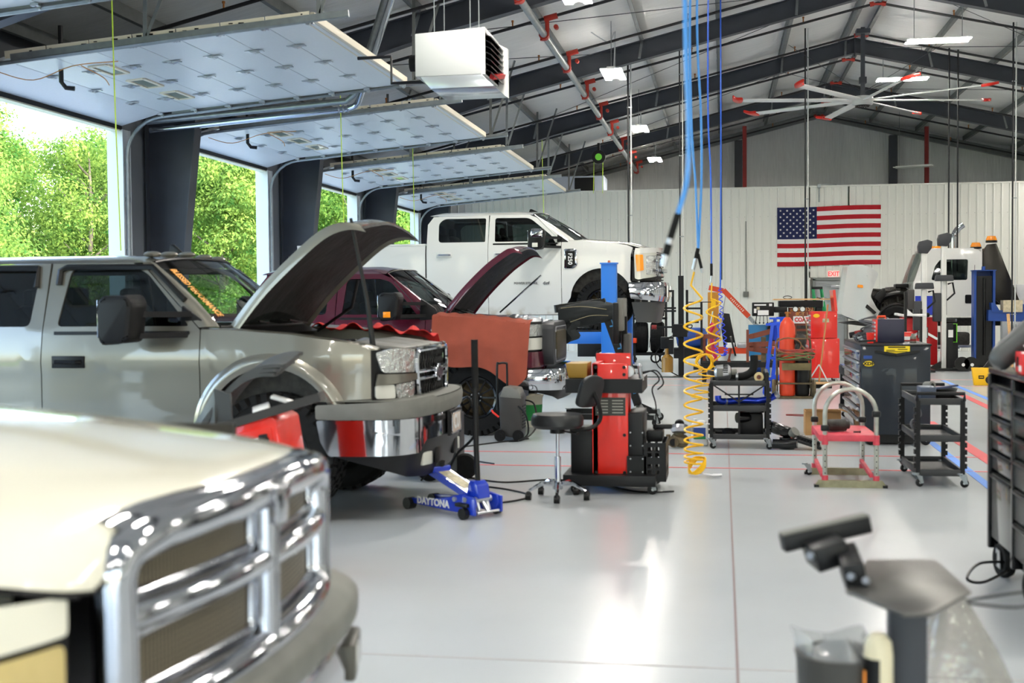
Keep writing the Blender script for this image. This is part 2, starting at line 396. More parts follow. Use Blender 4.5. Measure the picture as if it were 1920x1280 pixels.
# right wall (out of frame) with high windows and rear wall
b = B(); b.box((XR+.05, (YB+YG)/2, 2.5), (.1, YG-YB, 5.1)); tag(b.obj('wall_right', 'ribwall', smooth=0), kind='structure')
b = B()
b.prism([(XL-.1,4.2),(XR+.1,4.2),(XR+.1,5.2),(XRIDGE,8.1),(XL-.1,5.2)], YB-.1, YB, 'y')
for x0, x1 in ((XL-.1,-6.4),(-2.1,1.1),(5.4,8.2),(12.5,XR+.1)): b.box(((x0+x1)/2, YB-.05, 2.1), (x1-x0, .1, 4.2))
tag(b.obj('wall_rear', 'ribwall', smooth=0), kind='structure')
# white ribbed partition wall
H = 4.9; XE = XR; DX0, DX1 = 2.7, 3.62
b = B(); pts = []; x = XL; p = .2286*1.0
while x < XE:
    pts += [(x, 0), (x+.07, 0), (x+.085, -.02), (x+.115, -.02), (x+.13, 0)]; x += p
    # shallow stiffeners
def strip(pts, z0, z1, xa, xb):
    q = [t for t in pts if xa <= t[0] <= xb]; vs = [[b.bm.verts.new((t[0], YW+t[1], z)) for t in q] for z in (z0, z1)]
    for i in range(len(q)-1): b.bm.faces.new((vs[0][i], vs[0][i+1], vs[1][i+1], vs[1][i]))
strip(pts, 0, H, XL, DX0-.05); strip(pts, 2.2, H, DX0-.2, DX1+.2); strip(pts, 0, H, DX1+.04, XE)
b.box(((XL+XE)/2, YW+.12, H+.02), (XE-XL, .30, .05)); b.box(((XL+XE)/2, YW+.2, H/2), (XE-XL, .06, H))
tag(b.obj('wall_back', 'ribwall', smooth=0), kind='structure')
b = B()
for z in (.25, 1.9, 4.05, 3.0):
    for i in range(0, 96, 1): b.cyl((XL+.03+p*i, YW-.01, z), (XL+.03+p*i, YW+.02, z), .009, n=6)
tag(b.obj('trim_40', mat('screw_grey', (150,150,148), .5), smooth=0), kind='structure')
# exit door
d = T('door_9', None, None, ((DX0+DX1)/2, YW-.03, 0), kind='structure')
b = B(); b.box((0, 0, 1.05), (.84, .05, 2.1), bev=.004); b.obj('panel', mat('grey_door', (160,163,164), .5), d)
b = B(); b.box((-.46,-.03,1.08), (.07,.1,2.16)); b.box((.46,-.03,1.08), (.07,.1,2.16)); b.box((0,-.03,2.15), (.99,.1,.07)); b.obj('frame', mat('grey_frame', (128,130,128), .5), d, smooth=0)
b = B(); b.box((.2,-.06,1.93), (.32,.06,.08), bev=.01); b.bar((.05,-.08,1.96), (-.28,-.12,2.0), .02); b.obj('closer', 'alu', d)
b = B(); b.cyl((.34,-.02,1.0), (.34,-.08,1.0), .02); b.bar((.34,-.08,1.0), (.22,-.08,1.0), .02); b.obj('handle', 'alu', d)
ex = T('exit_sign', 'lit exit sign on the partition wall above the grey door', 'exit sign', (3.27, YW-.05, 2.30))
b = B(); b.box((0,0,0), (.34,.06,.2), bev=.01); b.obj('housing', mat('exit_white', (236,214,206), .4, emit=.35), ex)
text('EXIT', .19, mat('exit_red', (240,60,60), .4, emit=1.3), ex, (0,-.034,0), bold=.004, sx=.85)

# ---------------------------------------------------------------- overhead doors
XA, ZA, XB_, ZB_ = -9.10, 4.32, -8.42, 4.50        # inclined section then the flat run
XE_, ZE_ = -4.62, 4.80
def doorprof(t):  # t in metres from the header
    L0 = math.hypot(XB_-XA, ZB_-ZA)
    if t <= L0: k = t/L0; return XA+(XB_-XA)*k, ZA+(ZB_-ZA)*k
    k = (t-L0)/math.hypot(XE_-XB_, ZE_-ZB_); return XB_+(XE_-XB_)*k, ZB_+(ZE_-ZB_)*k
L0 = math.hypot(XB_-XA, ZB_-ZA); LT = L0 + math.hypot(XE_-XB_, ZE_-ZB_); NS = 7; SW = (LT-L0)/NS
mseam = mat('seam', (120,130,140), .6)
def make_door(i, ya, yb, first=None):
    d = T('door_%d' % i, None, None, (XA, (ya+yb)/2, ZA), kind='structure'); w_ = (yb-ya)/2-.01
    off = V(XA, 0, ZA)
    sec = [(0, L0)] + [(L0+SW*k, L0+SW*(k+1)) for k in range(NS)]
    for k, (t0, t1) in enumerate(sec):
        x0, z0 = doorprof(t0+.004); x1, z1 = doorprof(t1-.004)
        b = B(); n_ = V(z1-z0, 0, -(x1-x0)).normalized()*-1
        b.prism([(x0-XA, z0-ZA), (x1-XA, z1-ZA), (x1-XA, z1-ZA+.045), (x0-XA, z0-ZA+.045)], -w_, w_, 'y', bev=.003, seg=1)
        b.obj('section', 'door', d)
    # end stiles / free edge with marks
    x1, z1 = doorprof(LT); b = B(); b.box((x1-XA+.02, 0, z1-ZA+.05), (.05, 2*w_, .09), bev=.006); b.box((x1-XA-.07, 0, z1-ZA-.004), (.02, 2*w_, .01))
    b.obj('end_rail', 'doorlight', d)
    for s_ in (-1, 1):
        b = B(); 
        for k in range(NS):
            x0, z0 = doorprof(L0+SW*k+.01); x1, z1 = doorprof(L0+SW*(k+1)-.01)
            b.bar((x0-XA, s_*(w_+.004), z0-ZA+.06), (x1-XA, s_*(w_+.004), z1-ZA+.06), .02, .09)
        b.obj('edge_rail', 'doorlight', d, smooth=0)
        b = B()
        for k in range(26):
            t = L0+.3+k*.14+random.random()*.05; x0, z0 = doorprof(min(t, LT-.1)); b.box((x0-XA, s_*(w_+.016), z0-ZA+.06+random.uniform(-.02,.02)), (random.uniform(.02,.08), .003, random.uniform(.006,.024)))
        b.obj('printed_mark', 'black', d, smooth=0)
        # track: vertical, bend, inclined horizontal
        pts = [(XL+.15-XA, s_*(w_+.05), -ZA)] + [(XL+.15-XA, s_*(w_+.05), 3.85-ZA)]
        for a_ in range(1, 8):
            an = math.radians(a_*86/7); pts.append((XL+.15+.62*(1-math.cos(an))-XA, s_*(w_+.05), 3.85+.60*math.sin(an)-ZA))
        pts.append((-4.15-XA, s_*(w_+.05), 4.83-ZA)); b = B(); b.tube(pts, .028, n=6); b.obj('track', 'galv', d)
        b = B(); b.bar((-8.3-XA, s_*(w_+.06), 4.50-ZA+.02), (-4.15-XA, s_*(w_+.06), 4.83-ZA+.02), .035, .07); b.obj('track_angle', 'galv', d, smooth=0)
        for zz in (.8, 1.6, 2.4, 3.2, 3.75):
            b = B(); b.box((XL+.12-XA, s_*(w_+.09), zz-ZA), (.05, .10, .07)); b.obj('bracket', 'galv', d, smooth=0)
        # rollers
        for k in range(NS+1):
            x0, z0 = doorprof(L0+SW*k-.02); b = B(); b.cyl((0,-.05*s_,0), (0,.04*s_,0), .012, n=6); b.cyl((0,.02*s_,0), (0,.05*s_,0), .028, n=10); b.box((0,-.03*s_,.01), (.09,.05,.03)); b.obj('roller', 'alu', d, loc=(x0-XA, s_*(w_-.01), z0-ZA-.03), smooth=0)
    hb = None
    for k in range(NS+1):
        for q in (-.5, 0, .5):
            x0, z0 = doorprof(L0+SW*k); 
            if k == NS: x0, z0 = doorprof(LT-.1)
            if k == NS: continue
            if hb is None:
                b = B(); b.prism([(-.09,0),(.09,0),(.03,-.03),(-.03,-.03)], -.035, .035, 'y'); b.box((0,0,-.006), (.24,.06,.012)); b.cyl((0,-.05,-.022), (0,.05,-.022), .012, n=8)
                hb = b.obj('hinge', 'alu', d, smooth=0)
            else:
                hb = hb.copy(); COL.objects.link(hb); hb.parent = d
            hb.location = (x0-XA, q*w_, z0-ZA-.006)
    for q in (-.62, -.15, .32) if True else ():
        x0, z0 = doorprof(L0+SW*1.2); x1, z1 = doorprof(L0+SW*1.62)
        y0, y1 = q*w_, (q+.27)*w_
        b = B(); 
        for (ax, ay, bx, by) in ((x0,y0,x1,y0),(x0,y1,x1,y1),(x0,y0,x0,y1),(x1,y0,x1,y1)):
            b.bar((ax-XA, ay, (z0 if ax == x0 else z1)-ZA-.008), (bx-XA, by, (z0 if bx == x0 else z1)-ZA-.008), .05, .02)
        f = b.obj('window_frame', 'doorlight', d, smooth=0)
        b = B(); b.box(((x0+x1)/2-XA, (y0+y1)/2, (z0+z1)/2-ZA-.004), (x1-x0, y1-y0, .006), rot=(0,-math.atan2(z1-z0, x1-x0),0)); b.obj('pane', mat('door_window', (150,160,150), .1, spec=.8), d, smooth=0)
    # hangers of punched angle up to the roof
    for x0 in (-4.5, -6.6):
        for s_ in (-1, 1):
            zz = 4.83 - (-4.15-x0)*.078; b = B(); b.bar((x0-XA, s_*(w_+.07), zz-ZA), (x0-XA+.02, s_*(w_+.07), roofz(x0)-ZA+.15), .05, .006, up=(0,1,0)); b.bar((x0-XA, s_*(w_+.07), zz-ZA), (x0-XA+.5, s_*(w_+.07), roofz(x0+.5)-ZA+.1), .04, .006, up=(0,1,0))
            b.obj('hanger', 'galvp', d, smooth=0)
    # torsion shaft with drum end
    b = B(); b.cyl((.02, -w_-.1, .35), (.02, w_+.1, .35), .018, n=8); b.cyl((.02, w_-.02, .35), (.02, w_+.14, .35), .09, n=20); b.cyl((.02, -w_-.14, .35), (.02, -w_+.02, .35), .09, n=20)
    b.cyl((.02, -.9, .35), (.02, .6, .35), .045, n=10); b.obj('torsion_shaft', 'darkpipe', d)
    # black pull pipe and a loose cord
    b = B(); b.tube([(.95, -w_*.62, .75), (.95, -w_*.62, .05), (1.0, -w_*.62+.02, -.02), (1.1, -w_*.62+.05, -.03)], .03, n=8); b.obj('drain_pipe', 'darkpipe', d)
    b = B(); b.tube(cr([(.55,-w_+.05,.06),(.9,-w_+.25,-.02),(1.5,-w_+.1,.1),(2.1,-w_+.05,.12)], 5), .006, n=5); b.tube(cr([(1.6,-w_+.1,.1),(1.75,-w_+.35,.0),(1.7,-w_+.6,-.05)], 5), .006, n=5); b.obj('cord', mat('amber_cord', (214,150,70), .6), d)
    b = B(); b.box((-.02, 0, -.03), (.05, 2*w_, .06)); b.obj('bottom_seal', 'black', d, smooth=0)
    return d
for i, (a_, c_) in enumerate(OPEN[1:]): make_door(i+1, a_, c_)
# ================================================================ trees beyond the driveway
def leafmat():
    m = bpy.data.materials.new('leaf'); m.use_nodes = True; t = m.node_tree; b = t.nodes['Principled BSDF']
    ge = t.nodes.new('ShaderNodeTexCoord'); n = t.nodes.new('ShaderNodeTexNoise'); n.inputs['Scale'].default_value = 1.3; n.inputs['Detail'].default_value = 6
    rp = t.nodes.new('ShaderNodeValToRGB'); e = rp.color_ramp.elements; e[0].position = .32; e[1].position = .68
    e[0].color = lin((58,104,48))+(1,); e[1].color = lin((150,176,84))+(1,)
    t.links.new(ge.outputs['Object'], n.inputs['Vector']); t.links.new(n.outputs[0], rp.inputs[0])
    oi = t.nodes.new('ShaderNodeObjectInfo'); hs = t.nodes.new('ShaderNodeHueSaturation'); mr = t.nodes.new('ShaderNodeMapRange'); mr.inputs[3].default_value = .485; mr.inputs[4].default_value = .53
    t.links.new(oi.outputs['Random'], mr.inputs[0]); t.links.new(mr.outputs[0], hs.inputs['Hue']); t.links.new(rp.outputs[0], hs.inputs['Color'])
    out = t.nodes['Material Output']; t.nodes.remove(b)
    d = t.nodes.new('ShaderNodeBsdfDiffuse'); tl = t.nodes.new('ShaderNodeBsdfTranslucent'); mx = t.nodes.new('ShaderNodeMixShader'); mx.inputs[0].default_value = .42
    t.links.new(hs.outputs[0], d.inputs[0]); t.links.new(hs.outputs[0], tl.inputs[0]); t.links.new(d.outputs[0], mx.inputs[1]); t.links.new(tl.outputs[0], mx.inputs[2]); t.links.new(mx.outputs[0], out.inputs[0])
    return m
M['leaf'] = leafmat(); M['bark'] = mat('bark', (118,108,92), .9, var=.3, vscale=6, bump=.4, bscale=12)
TREES = []
for s in range(3):
    R = random.Random(40+s); H = 8.6 + s*.9
    root = T('broadleaf_tree', 'tree', 'tree', (0,0,-.3))
    b = B(); trunk = cr([(0,0,0),(.1,.05,H*.3),(-.1,.1,H*.6),(0,0,H*.92)], 4); b.tube(trunk, [.2-.18*i/len(trunk) for i in range(len(trunk))], n=7)
    ctr = []
    for k in range(60):
        a = R.random()*2*PI; z = R.uniform(.10, .94)*H; f = max(.15, math.sin(PI*min(1,(z/H)*.80+.18)))**.6; rr = R.uniform(.35, 1)*3.1*f
        c = (rr*math.cos(a), rr*math.sin(a), z); ctr.append(c)
        if k % 2 == 0: z0 = max(.5, z-R.uniform(.8, 1.6)); b.tube([(0,0,z0), (c[0]*.5, c[1]*.5, (z0+z)/2-.1), c], [.07,.045,.015], n=5)
    b.obj('trunk', 'bark', root, recalc=False)
    vs = []; fs = []
    for c in ctr:
        rb = R.uniform(.8, 1.35)
        for q in range(480):
            u = R.uniform(-1, 1); a = R.random()*2*PI; r1 = rb*R.uniform(.55, 1.05); s_ = math.sqrt(1-u*u)
            p = V(c[0]+r1*s_*math.cos(a), c[1]+r1*s_*math.sin(a), c[2]+r1*u*.8)
            nn = V(s_*math.cos(a)+R.uniform(-.7,.7), s_*math.sin(a)+R.uniform(-.7,.7), u+R.uniform(-.3,.9)).normalized(); x = nn.orthogonal().normalized(); y = nn.cross(x)
            an = R.random()*PI; x, y = x*math.cos(an)+y*math.sin(an), y*math.cos(an)-x*math.sin(an); sz = R.uniform(.05, .11)
            i = len(vs); vs += [p-x*sz, p-y*sz*.55+nn*.02, p+x*sz*1.1, p+y*sz*.55+nn*.02]; fs.append((i, i+1, i+2, i+3))
    me = bpy.data.meshes.new('foliage'); me.from_pydata(vs, [], fs); me.materials.append(M['leaf'])
    o = bpy.data.objects.new('foliage', me); COL.objects.link(o); o.parent = root; TREES.append(root)
spots = [(-23.5,34.5,.80),(-25.5,39.5,.88),(-20.5,30.5,.66),(-28,45,1.0),(-22,43,.9),(-19.5,47.5,.98),(-22.5,52,1.1),(-18.5,54.5,1.1),(-21,60,1.2),(-15,61,1.1),(-17.5,66,1.25),(-12.5,69,1.15),(-16,74,1.3),(-27,32,.78),(-30,38,.9),(-26,50,1.15),(-11.5,79,1.3),(-20.5,38.2,.70),(-24,28,.62),(-17.5,42,.78),(-15.2,51.2,.95)]
for i, (x, y, k) in enumerate(spots):
    R = random.Random(i); o = TREES[i % 3]
    if i >= 3: o = dup(o)
    o.location = (x, y, -.3); o.rotation_euler = (0,0,R.random()*6.28); o.scale = (k,k,k*R.uniform(.92,1.08))
    o['label'] = 'leafy green tree growing beyond the driveway outside the open doors'; o['group'] = 'trees outside the open doors'
# ================================================================ fixtures hanging from the roof
FIX = []
def fixture(x, y, z, rz, lit=True, label='', group='hanging LED lights'):
    t = T('led_fixture', label, 'ceiling light', (x, y, z), (0,0,rz), group)
    b = B(); b.box((0,0,.03), (.16,1.1,.05), bev=.008); b.box((-.13,0,.012), (.13,1.2,.02)); b.box((.13,0,.012), (.13,1.2,.02)); b.obj('housing', 'white', t)
    for s_ in (-1, 1):
        b = B(); b.box((s_*.14,0,-.004), (.12,1.18,.012)); b.obj('diffuser', MLED if lit else 'white', t, smooth=0)
    b = B(); h = roofz(x)+.18-z
    for s_ in (-.45, .45): b = B(); b.tube([(0,s_,.05),(0,s_,h)], .007, n=4); b.obj('hanging_chain', 'galv', t, smooth=0)
    if abs(x+2.05) < .1:
        b = B(); b.tube(cr([(0,.1,.05),(.02,.1,.8),(-.1,.05,h-.3),(-.5,0,h-.05)], 5), .012, n=5); b.obj('power_cable', 'jamb', t)
    return t
MLED = mat('lit_led_panel', (255,250,240), .5, emit=LAMP_W)
LBL = {(-2.05,24.0):'left pair of bright LED panels nearest, under the third roof bay', (-2.05,31.8):'middle of the three lit LED panel pairs receding on the left', (-2.05,38.9):'farthest and smallest lit LED panel pair, above the partition wall',
       (4.15,25.5):'larger bright LED tube light at the upper right', (4.3,31.5):'lit LED bar hanging just above the big ceiling fan'}
for x, ys in ((-2.05, (-8,-1,5.5,12,17.6,24.0,31.8,38.9)), (10.2, (-8,-1,5.5,12,18,24.5,31,37))):
    for y in ys: fixture(x, y, 5.9 if x < 0 else 6.0, 0, True, LBL.get((x,y), 'lit LED panel pair hanging over the workshop floor'))
for x, y, z in ((4.15,-8,6.7),(4.15,-1,6.7),(4.15,5.5,6.7),(4.15,12,6.7),(4.15,19.3,6.7),(4.15,25.5,6.58),(4.3,31.5,6.86)):
    fixture(x, y, z, PI/2, True, LBL.get((x,y), 'lit LED panel pair hanging over the workshop floor'))
fixture(5.9, 40.6, 5.65, 1.2, False, 'unlit LED fixture hanging in front of the far gable insulation', 'unlit fixture')

# heater
h = T('unit_heater', 'white box-shaped gas unit heater hanging from the roof with a black louvre', 'heater', (-3.0, 13.5, 4.02))
b = B(); b.prism([(-.27,0),(.46,0),(.46,.50),(-.27,.46)], -.30, .55, 'y', bev=.01); b.obj('cabinet', mat('heater_grey_white', (198,200,200), .4), h)
b = B(); b.prism([(-.22,0),(.46,0),(.60,-.13),(-.10,-.14)], -.30, .50, 'y', bev=.006); b.obj('duct_hood', mat('bright_sheet', (214,220,226), .2, .7), h)
b = B()
b.prism([(.46,-.02),(.61,-.13),(.61,.42),(.46,.50)], .5, .56, 'y'); b.prism([(.46,0),(.50,0),(.50,.50),(.46,.50)], -.3, .55, 'y'); b.obj('side_panel', 'white', h)
for k in range(7):
    b = B(); b.box((.53, .12, .04+k*.062), (.07,.78,.012), rot=(0,.5,0)); b.obj('louvre', 'blackg', h, smooth=0)
b = B(); b.box((.49,.12,.23), (.02,.8,.44)); b.obj('dark_opening', 'black', h, smooth=0)
b = B(); b.box((.545,.2,.06), (.05,.5,.05), rot=(.2,.4,0)); b.obj('red_louvre', mat('red_louvre', (196,30,34), .4), h)
b = B(); b.cyl((-.28,.1,.22), (-.42,.1,.22), .09); b.cyl((-.28,.1,.22), (-.30,.1,.22), .20, n=24); b.obj('fan_motor', 'black', h)
b = B()
for k in range(8): b.tube([(-.31+.0,.1+.2*math.cos(a:=k*PI/8),.22+.2*math.sin(k*PI/8)),(-.36,.1,.22),(-.31,.1-.2*math.cos(k*PI/8),.22-.2*math.sin(k*PI/8))], .005, n=4)
b.obj('fan_guard', 'darkpipe', h)
b = B()
for x_, y_ in ((-.1,-.1),(.3,-.1),(.3,.4),(-.1,.4)): b.tube([(x_,y_,.45),(x_,y_,2.0)], .006, n=5)
b.obj('hanging_rod', 'galv', h)
b = B(); b.tube([(-.3,.3,.05),(-.7,.32,.05),(-.7,.32,.35),(-1.1,.34,.35)], .02, n=8); b.obj('gas_pipe', 'darkpipe', h)
# exhaust pipe running from the heater back over the second door
t = T('flue_pipe', 'shiny double metal flue pipe running above the second open door to the wall', 'pipe', (-5.6,18.7,4.55))
b = B(); b.tube([(1.5,-2.8,1.4),(.1,-.1,.12),(.0,0,.06),(-.12,.03,.03),(-3.4,.06,-.20)], .05, n=12); b.obj('pipe', mat('shiny_flue', (210,216,224), .14, 1), t)
b = B(); b.tube([(1.5,-2.95,1.5),(.1,-.25,.22),(-.1,-.1,.13),(-3.4,-.06,-.08)], .05, n=12); b.obj('pipe', 'galv', t)
for k in range(3):
    b = B(); b.cyl((-.1-k*.07,.03,.035-k*.004),(-.12-k*.07,.03,.034-k*.004),.058,n=14); b.obj('joint_band', 'alu', t)

# big ceiling fan
t = T('ceiling_fan', 'huge eight-bladed white ceiling fan with red blade tips under the ridge', 'ceiling fan', (3.17, 29.6, 6.10))
b = B(); b.lathe([(0,-.12),(.20,-.12),(.23,-.09),(.24,.02),(.22,.08),(.05,.1),(0,.1)], n=32); b.obj('hub', mat('fan_grey', (196,198,198), .4), t)
b = B(); b.lathe([(0,-.14),(.15,-.14),(.19,-.11)], n=24)
for k in range(14): b.box((.13*math.cos(k*.449),.13*math.sin(k*.449),-.145), (.02,.02,.03))
b.obj('motor_cover', 'blackm', t)
b = B(); b.bar((0,0,.1), (0,0,1.65), .09); b.box((0,0,.45), (.16,.16,.14)); b.box((0,0,1.55), (.3,.3,.1)); b.obj('drop_tube', 'steel', t, smooth=0)
b = B()
for a_ in (.8, 2.4, 3.9, 5.5): b.tube([(.05*math.cos(a_),.05*math.sin(a_),.2),(2.4*math.cos(a_),2.4*math.sin(a_),1.0)], .006, n=4)
b.obj('guy_wire', 'steel', t, smooth=0)
def blade(a_):
    m = Matrix.Rotation(a_, 4, 'Z')
    b = B(); b.prism([(.12,-.05),(.35,-.085),(2.78,-.085),(2.80,.085),(.35,.085),(.12,.05)], -.012, .012, 'z', bev=.006); 
    bmesh.ops.transform(b.bm, matrix=m @ Matrix.Rotation(.24, 4, 'X'), verts=b.bm.verts); bl = b.obj('blade', 'white', t)
    b = B(); b.prism(cr([(2.78,-.11,),(2.92,-.06,),(3.0,.08,),(3.0,.24,),(2.9,.12,),(2.79,.10,)] and [(2.78,-.10,0),(2.93,-.05,0),(3.02,.10,0),(3.03,.25,0),(2.92,.12,0),(2.78,.10,0)], 4, True), -.03, .03, 'z', bev=.008)
    bmesh.ops.transform(b.bm, matrix=m @ Matrix.Rotation(.24, 4, 'X'), verts=b.bm.verts); b.obj('blade_tip', 'red', bl)
for k in range(8): blade(.20 + k*PI/4)

# sprinkler main and branch lines
t = T('sprinkler_main', 'grey sprinkler main pipe with red couplings running under the roof', 'pipe', (-2.9, 30, 5.98))
b = B(); b.cyl((0,-29.5,0), (0,13.2,0), .06, n=14); b.obj('pipe', 'galv', t)
BR = [15.6, 18.0, 20.6, 23.6, 26.8, 29.9, 32.9, 36.4, 39.8, 42.8]
for y in BR:
    b = B(); y_ = y-30; b.cyl((.0,y_-.07,0),(.0,y_+.07,0),.085,n=12); b.cyl((.05,y_,.02),(.05,y_,.26),.035,n=10); b.cyl((0,y_,.26),(.22,y_,.31),.05,n=10); b.cyl((.2,y_-.05,.12),(.2,y_+.05,.12),.04,n=8); b.cyl((-.02,y_,-.09),(-.02,y_,-.05),.05,n=8); b.obj('red_coupling', 'fit', t)
b = B(); b.cyl((0,13.1,0), (0,13.25,0), .08, n=12); b.obj('end_cap', 'fit', t)
for y in BR:
    zz = roofz(0)-0; t = T('sprinkler_branch', 'thin black sprinkler branch pipe following the roof slope', 'pipe', (XRIDGE, y, 7.66), group='sprinkler branch pipes')
    b = B(); L_ = 12.0
    b.tube([(-11.6,0,-SL*11.6+.02),(0,0,0),(11.6,0,-SL*11.6+.02)], .027, n=7); b.obj('pipe', 'darkpipe', t)
    b = B(); b.cyl((-.16,0,-.03),(-.08,0,-.015),.05,n=8); b.cyl((.16,0,-.03),(.08,0,-.015),.05,n=8); b.cyl((-.1,0,-.02),(.1,0,-.02),.03,n=8); b.obj('ridge_coupling', 'fit', t)
    for x_ in (-9.6,-6.6,-3.8,-1.5,1.5,4.2,7.2):
        b = B(); b.cyl((x_,0,-SL*abs(x_)+.02),(x_,0,-SL*abs(x_)+.11),.014,n=6); b.cyl((x_,0,-SL*abs(x_)+.10),(x_,0,-SL*abs(x_)+.13),.022,n=6); b.obj('sprinkler_head', mat('brass', (170,110,60), .3, .8), t, smooth=0)
# conduit support bars between purlins, tie wires
for x0, x1, y in ((-4.3,-1.4,20.0),(-3.4,-1.2,32.8)):
    b = B(); b.bar((x0,y,roofz(x0)-.1),(x1,y,roofz(x1)-.02),.09,.05); tag(b.obj('strut_channel', 'galv', smooth=0), 'pale strut channel crossing below the purlins, %s one' % ('nearer' if y < 25 else 'farther'), 'strut')
for x0,y0,x1,y1 in ((-6,19,2.6,25.2),(-2,25.2,-7.5,19),(2.5,25.4,-5.5,31.2),(3.6,31.5,9.5,25.4),(3.0,31.6,-4.5,37.5),(3.6,25.4,10.5,31.3),(3.6,37.5,8.8,31.5)):
    b = B(); b.tube([(x0,y0,roofz(x0)-.12),(x1,y1,roofz(x1)-.12)], .007, n=4); tag(b.obj('brace_cable', 'steel', smooth=0), 'thin diagonal cable brace under the roof between frames', 'cable', 'roof brace cables', 'structure')

# air and power drops
def drop(x, y, z0, z1, label, white=False, jog=.0, r=.02):
    t = T('air_drop_pipe', label, 'pipe', (x, y, 0))
    b = B(); b.tube([(0,0,z0),(0,0,z1)], r, n=7); b.obj('pipe', 'darkpipe', t)
    if white:
        b = B(); b.tube([(.06+jog,0,z0),(.06+jog,0,z1*.72),(.06,0,z1*.76),(.06,0,z1)], r*.8, n=7); b.obj('conduit', mat('pale_conduit', (206,208,206), .35, .3), t)
        for k in range(3): b = B(); b.box((.03,0,z0+(z1-z0)*(k+.5)/3), (.1,.03,.02)); b.obj('strap', 'galv', t, smooth=0)
# ================================================================ vehicles
class Path:
    """plan curve; s is measured from its middle, o is the outward offset"""
    def __init__(s, pts, n=8):
        s.p = [V(*q) for q in cr([(a, b, 0) for a, b in pts], n)]; s.L = [0]
        for a, b in zip(s.p[:-1], s.p[1:]): s.L.append(s.L[-1]+(b-a).length)
        s.h = s.L[-1]/2
    def at(s, q, o=0):
        q = min(max(q+s.h, 0), s.L[-1]-1e-6); i = 0
        while s.L[i+1] < q: i += 1
        k = (q-s.L[i])/(s.L[i+1]-s.L[i]); p = s.p[i].lerp(s.p[i+1], k)
        i0 = max(i-1, 0); i1 = min(i+2, len(s.p)-1); d = (s.p[i1]-s.p[i0]).normalized()
        return p.x + d.y*o, p.y - d.x*o
    def fn(s, o=0, of=None):
        def f(a, z):
            x, y = s.at(a, o + (of(a, z) if of else 0)); return (x, y, z)
        return f
def sympath(pts): return Path([(x, -y) for x, y in pts] + [(x, y) for x, y in pts[::-1] if y > 1e-6])
GRIMY = mat('white_truck_paint', (236,236,232), .16, coat=.8)
def dirtpaint():
    m = mat('white_truck_paint_dusty', (222,222,218), .2, coat=.8); t = m.node_tree; b = t.nodes['Principled BSDF']
    tc = t.nodes.new('ShaderNodeTexCoord'); sp = t.nodes.new('ShaderNodeSeparateXYZ'); n = t.nodes.new('ShaderNodeTexNoise'); n.inputs['Scale'].default_value = 7; n.inputs['Detail'].default_value = 8
    mr = t.nodes.new('ShaderNodeMapRange'); mr.inputs[1].default_value = .40; mr.inputs[2].default_value = .22; ma = t.nodes.new('ShaderNodeMath'); ma.operation = 'MULTIPLY'; r = t.nodes.new('ShaderNodeMapRange'); r.inputs[1].default_value = .45; r.inputs[2].default_value = .72
    mx = t.nodes.new('ShaderNodeMix'); mx.data_type = 'RGBA'; mx.inputs[6].default_value = lin((220,220,216))+(1,); mx.inputs[7].default_value = lin((150,130,92))+(1,)
    L = t.links.new; L(tc.outputs['Object'], sp.inputs[0]); L(tc.outputs['Object'], n.inputs['Vector']); L(sp.outputs[2], mr.inputs[0]); L(n.outputs[0], r.inputs[0]); L(mr.outputs[0], ma.inputs[0]); L(r.outputs[0], ma.inputs[1]); L(ma.outputs[0], mx.inputs[0]); L(mx.outputs[2], b.inputs['Base Color'])
    return m
M['dusty'] = dirtpaint()
M['silver'] = mat('warm_grey_metallic', (130,127,117), .3, .65, coat=1)
M['maroon'] = mat('maroon_metallic', (86,18,40), .26, .25, coat=.7)
M['ram'] = mat('cream_white_paint', (238,234,216), .14, coat=.9)
M['bumpgrey'] = mat('weathered_grey_plastic', (112,112,106), .55, var=.1, vscale=8)
M['lamp'] = mat('lamp_reflector', (214,216,214), .12, .75, coat=1, bump=1.0, bscale=26)
M['lampclear'] = mat('lamp_lens', (206,206,196), .1, coat=1)
M['lampyellow'] = mat('aged_lamp_lens', (206,184,120), .18, coat=1, var=.1, vscale=9)
M['engine'] = mat('engine_grime', (52,50,46), .5, .2, var=.5, vscale=16)
M['cover'] = mat('grey_engine_cover', (120,118,112), .45, var=.08)
M['under'] = mat('hood_underside', (40,40,40), .75, var=.45, vscale=5, bump=.5, bscale=12)
M['mesh'] = mat('grille_mesh', (70,66,58), .5, .3, var=.35, vscale=120)
M['trimk'] = mat('black_trim', (14,14,15), .38, spec=.35)

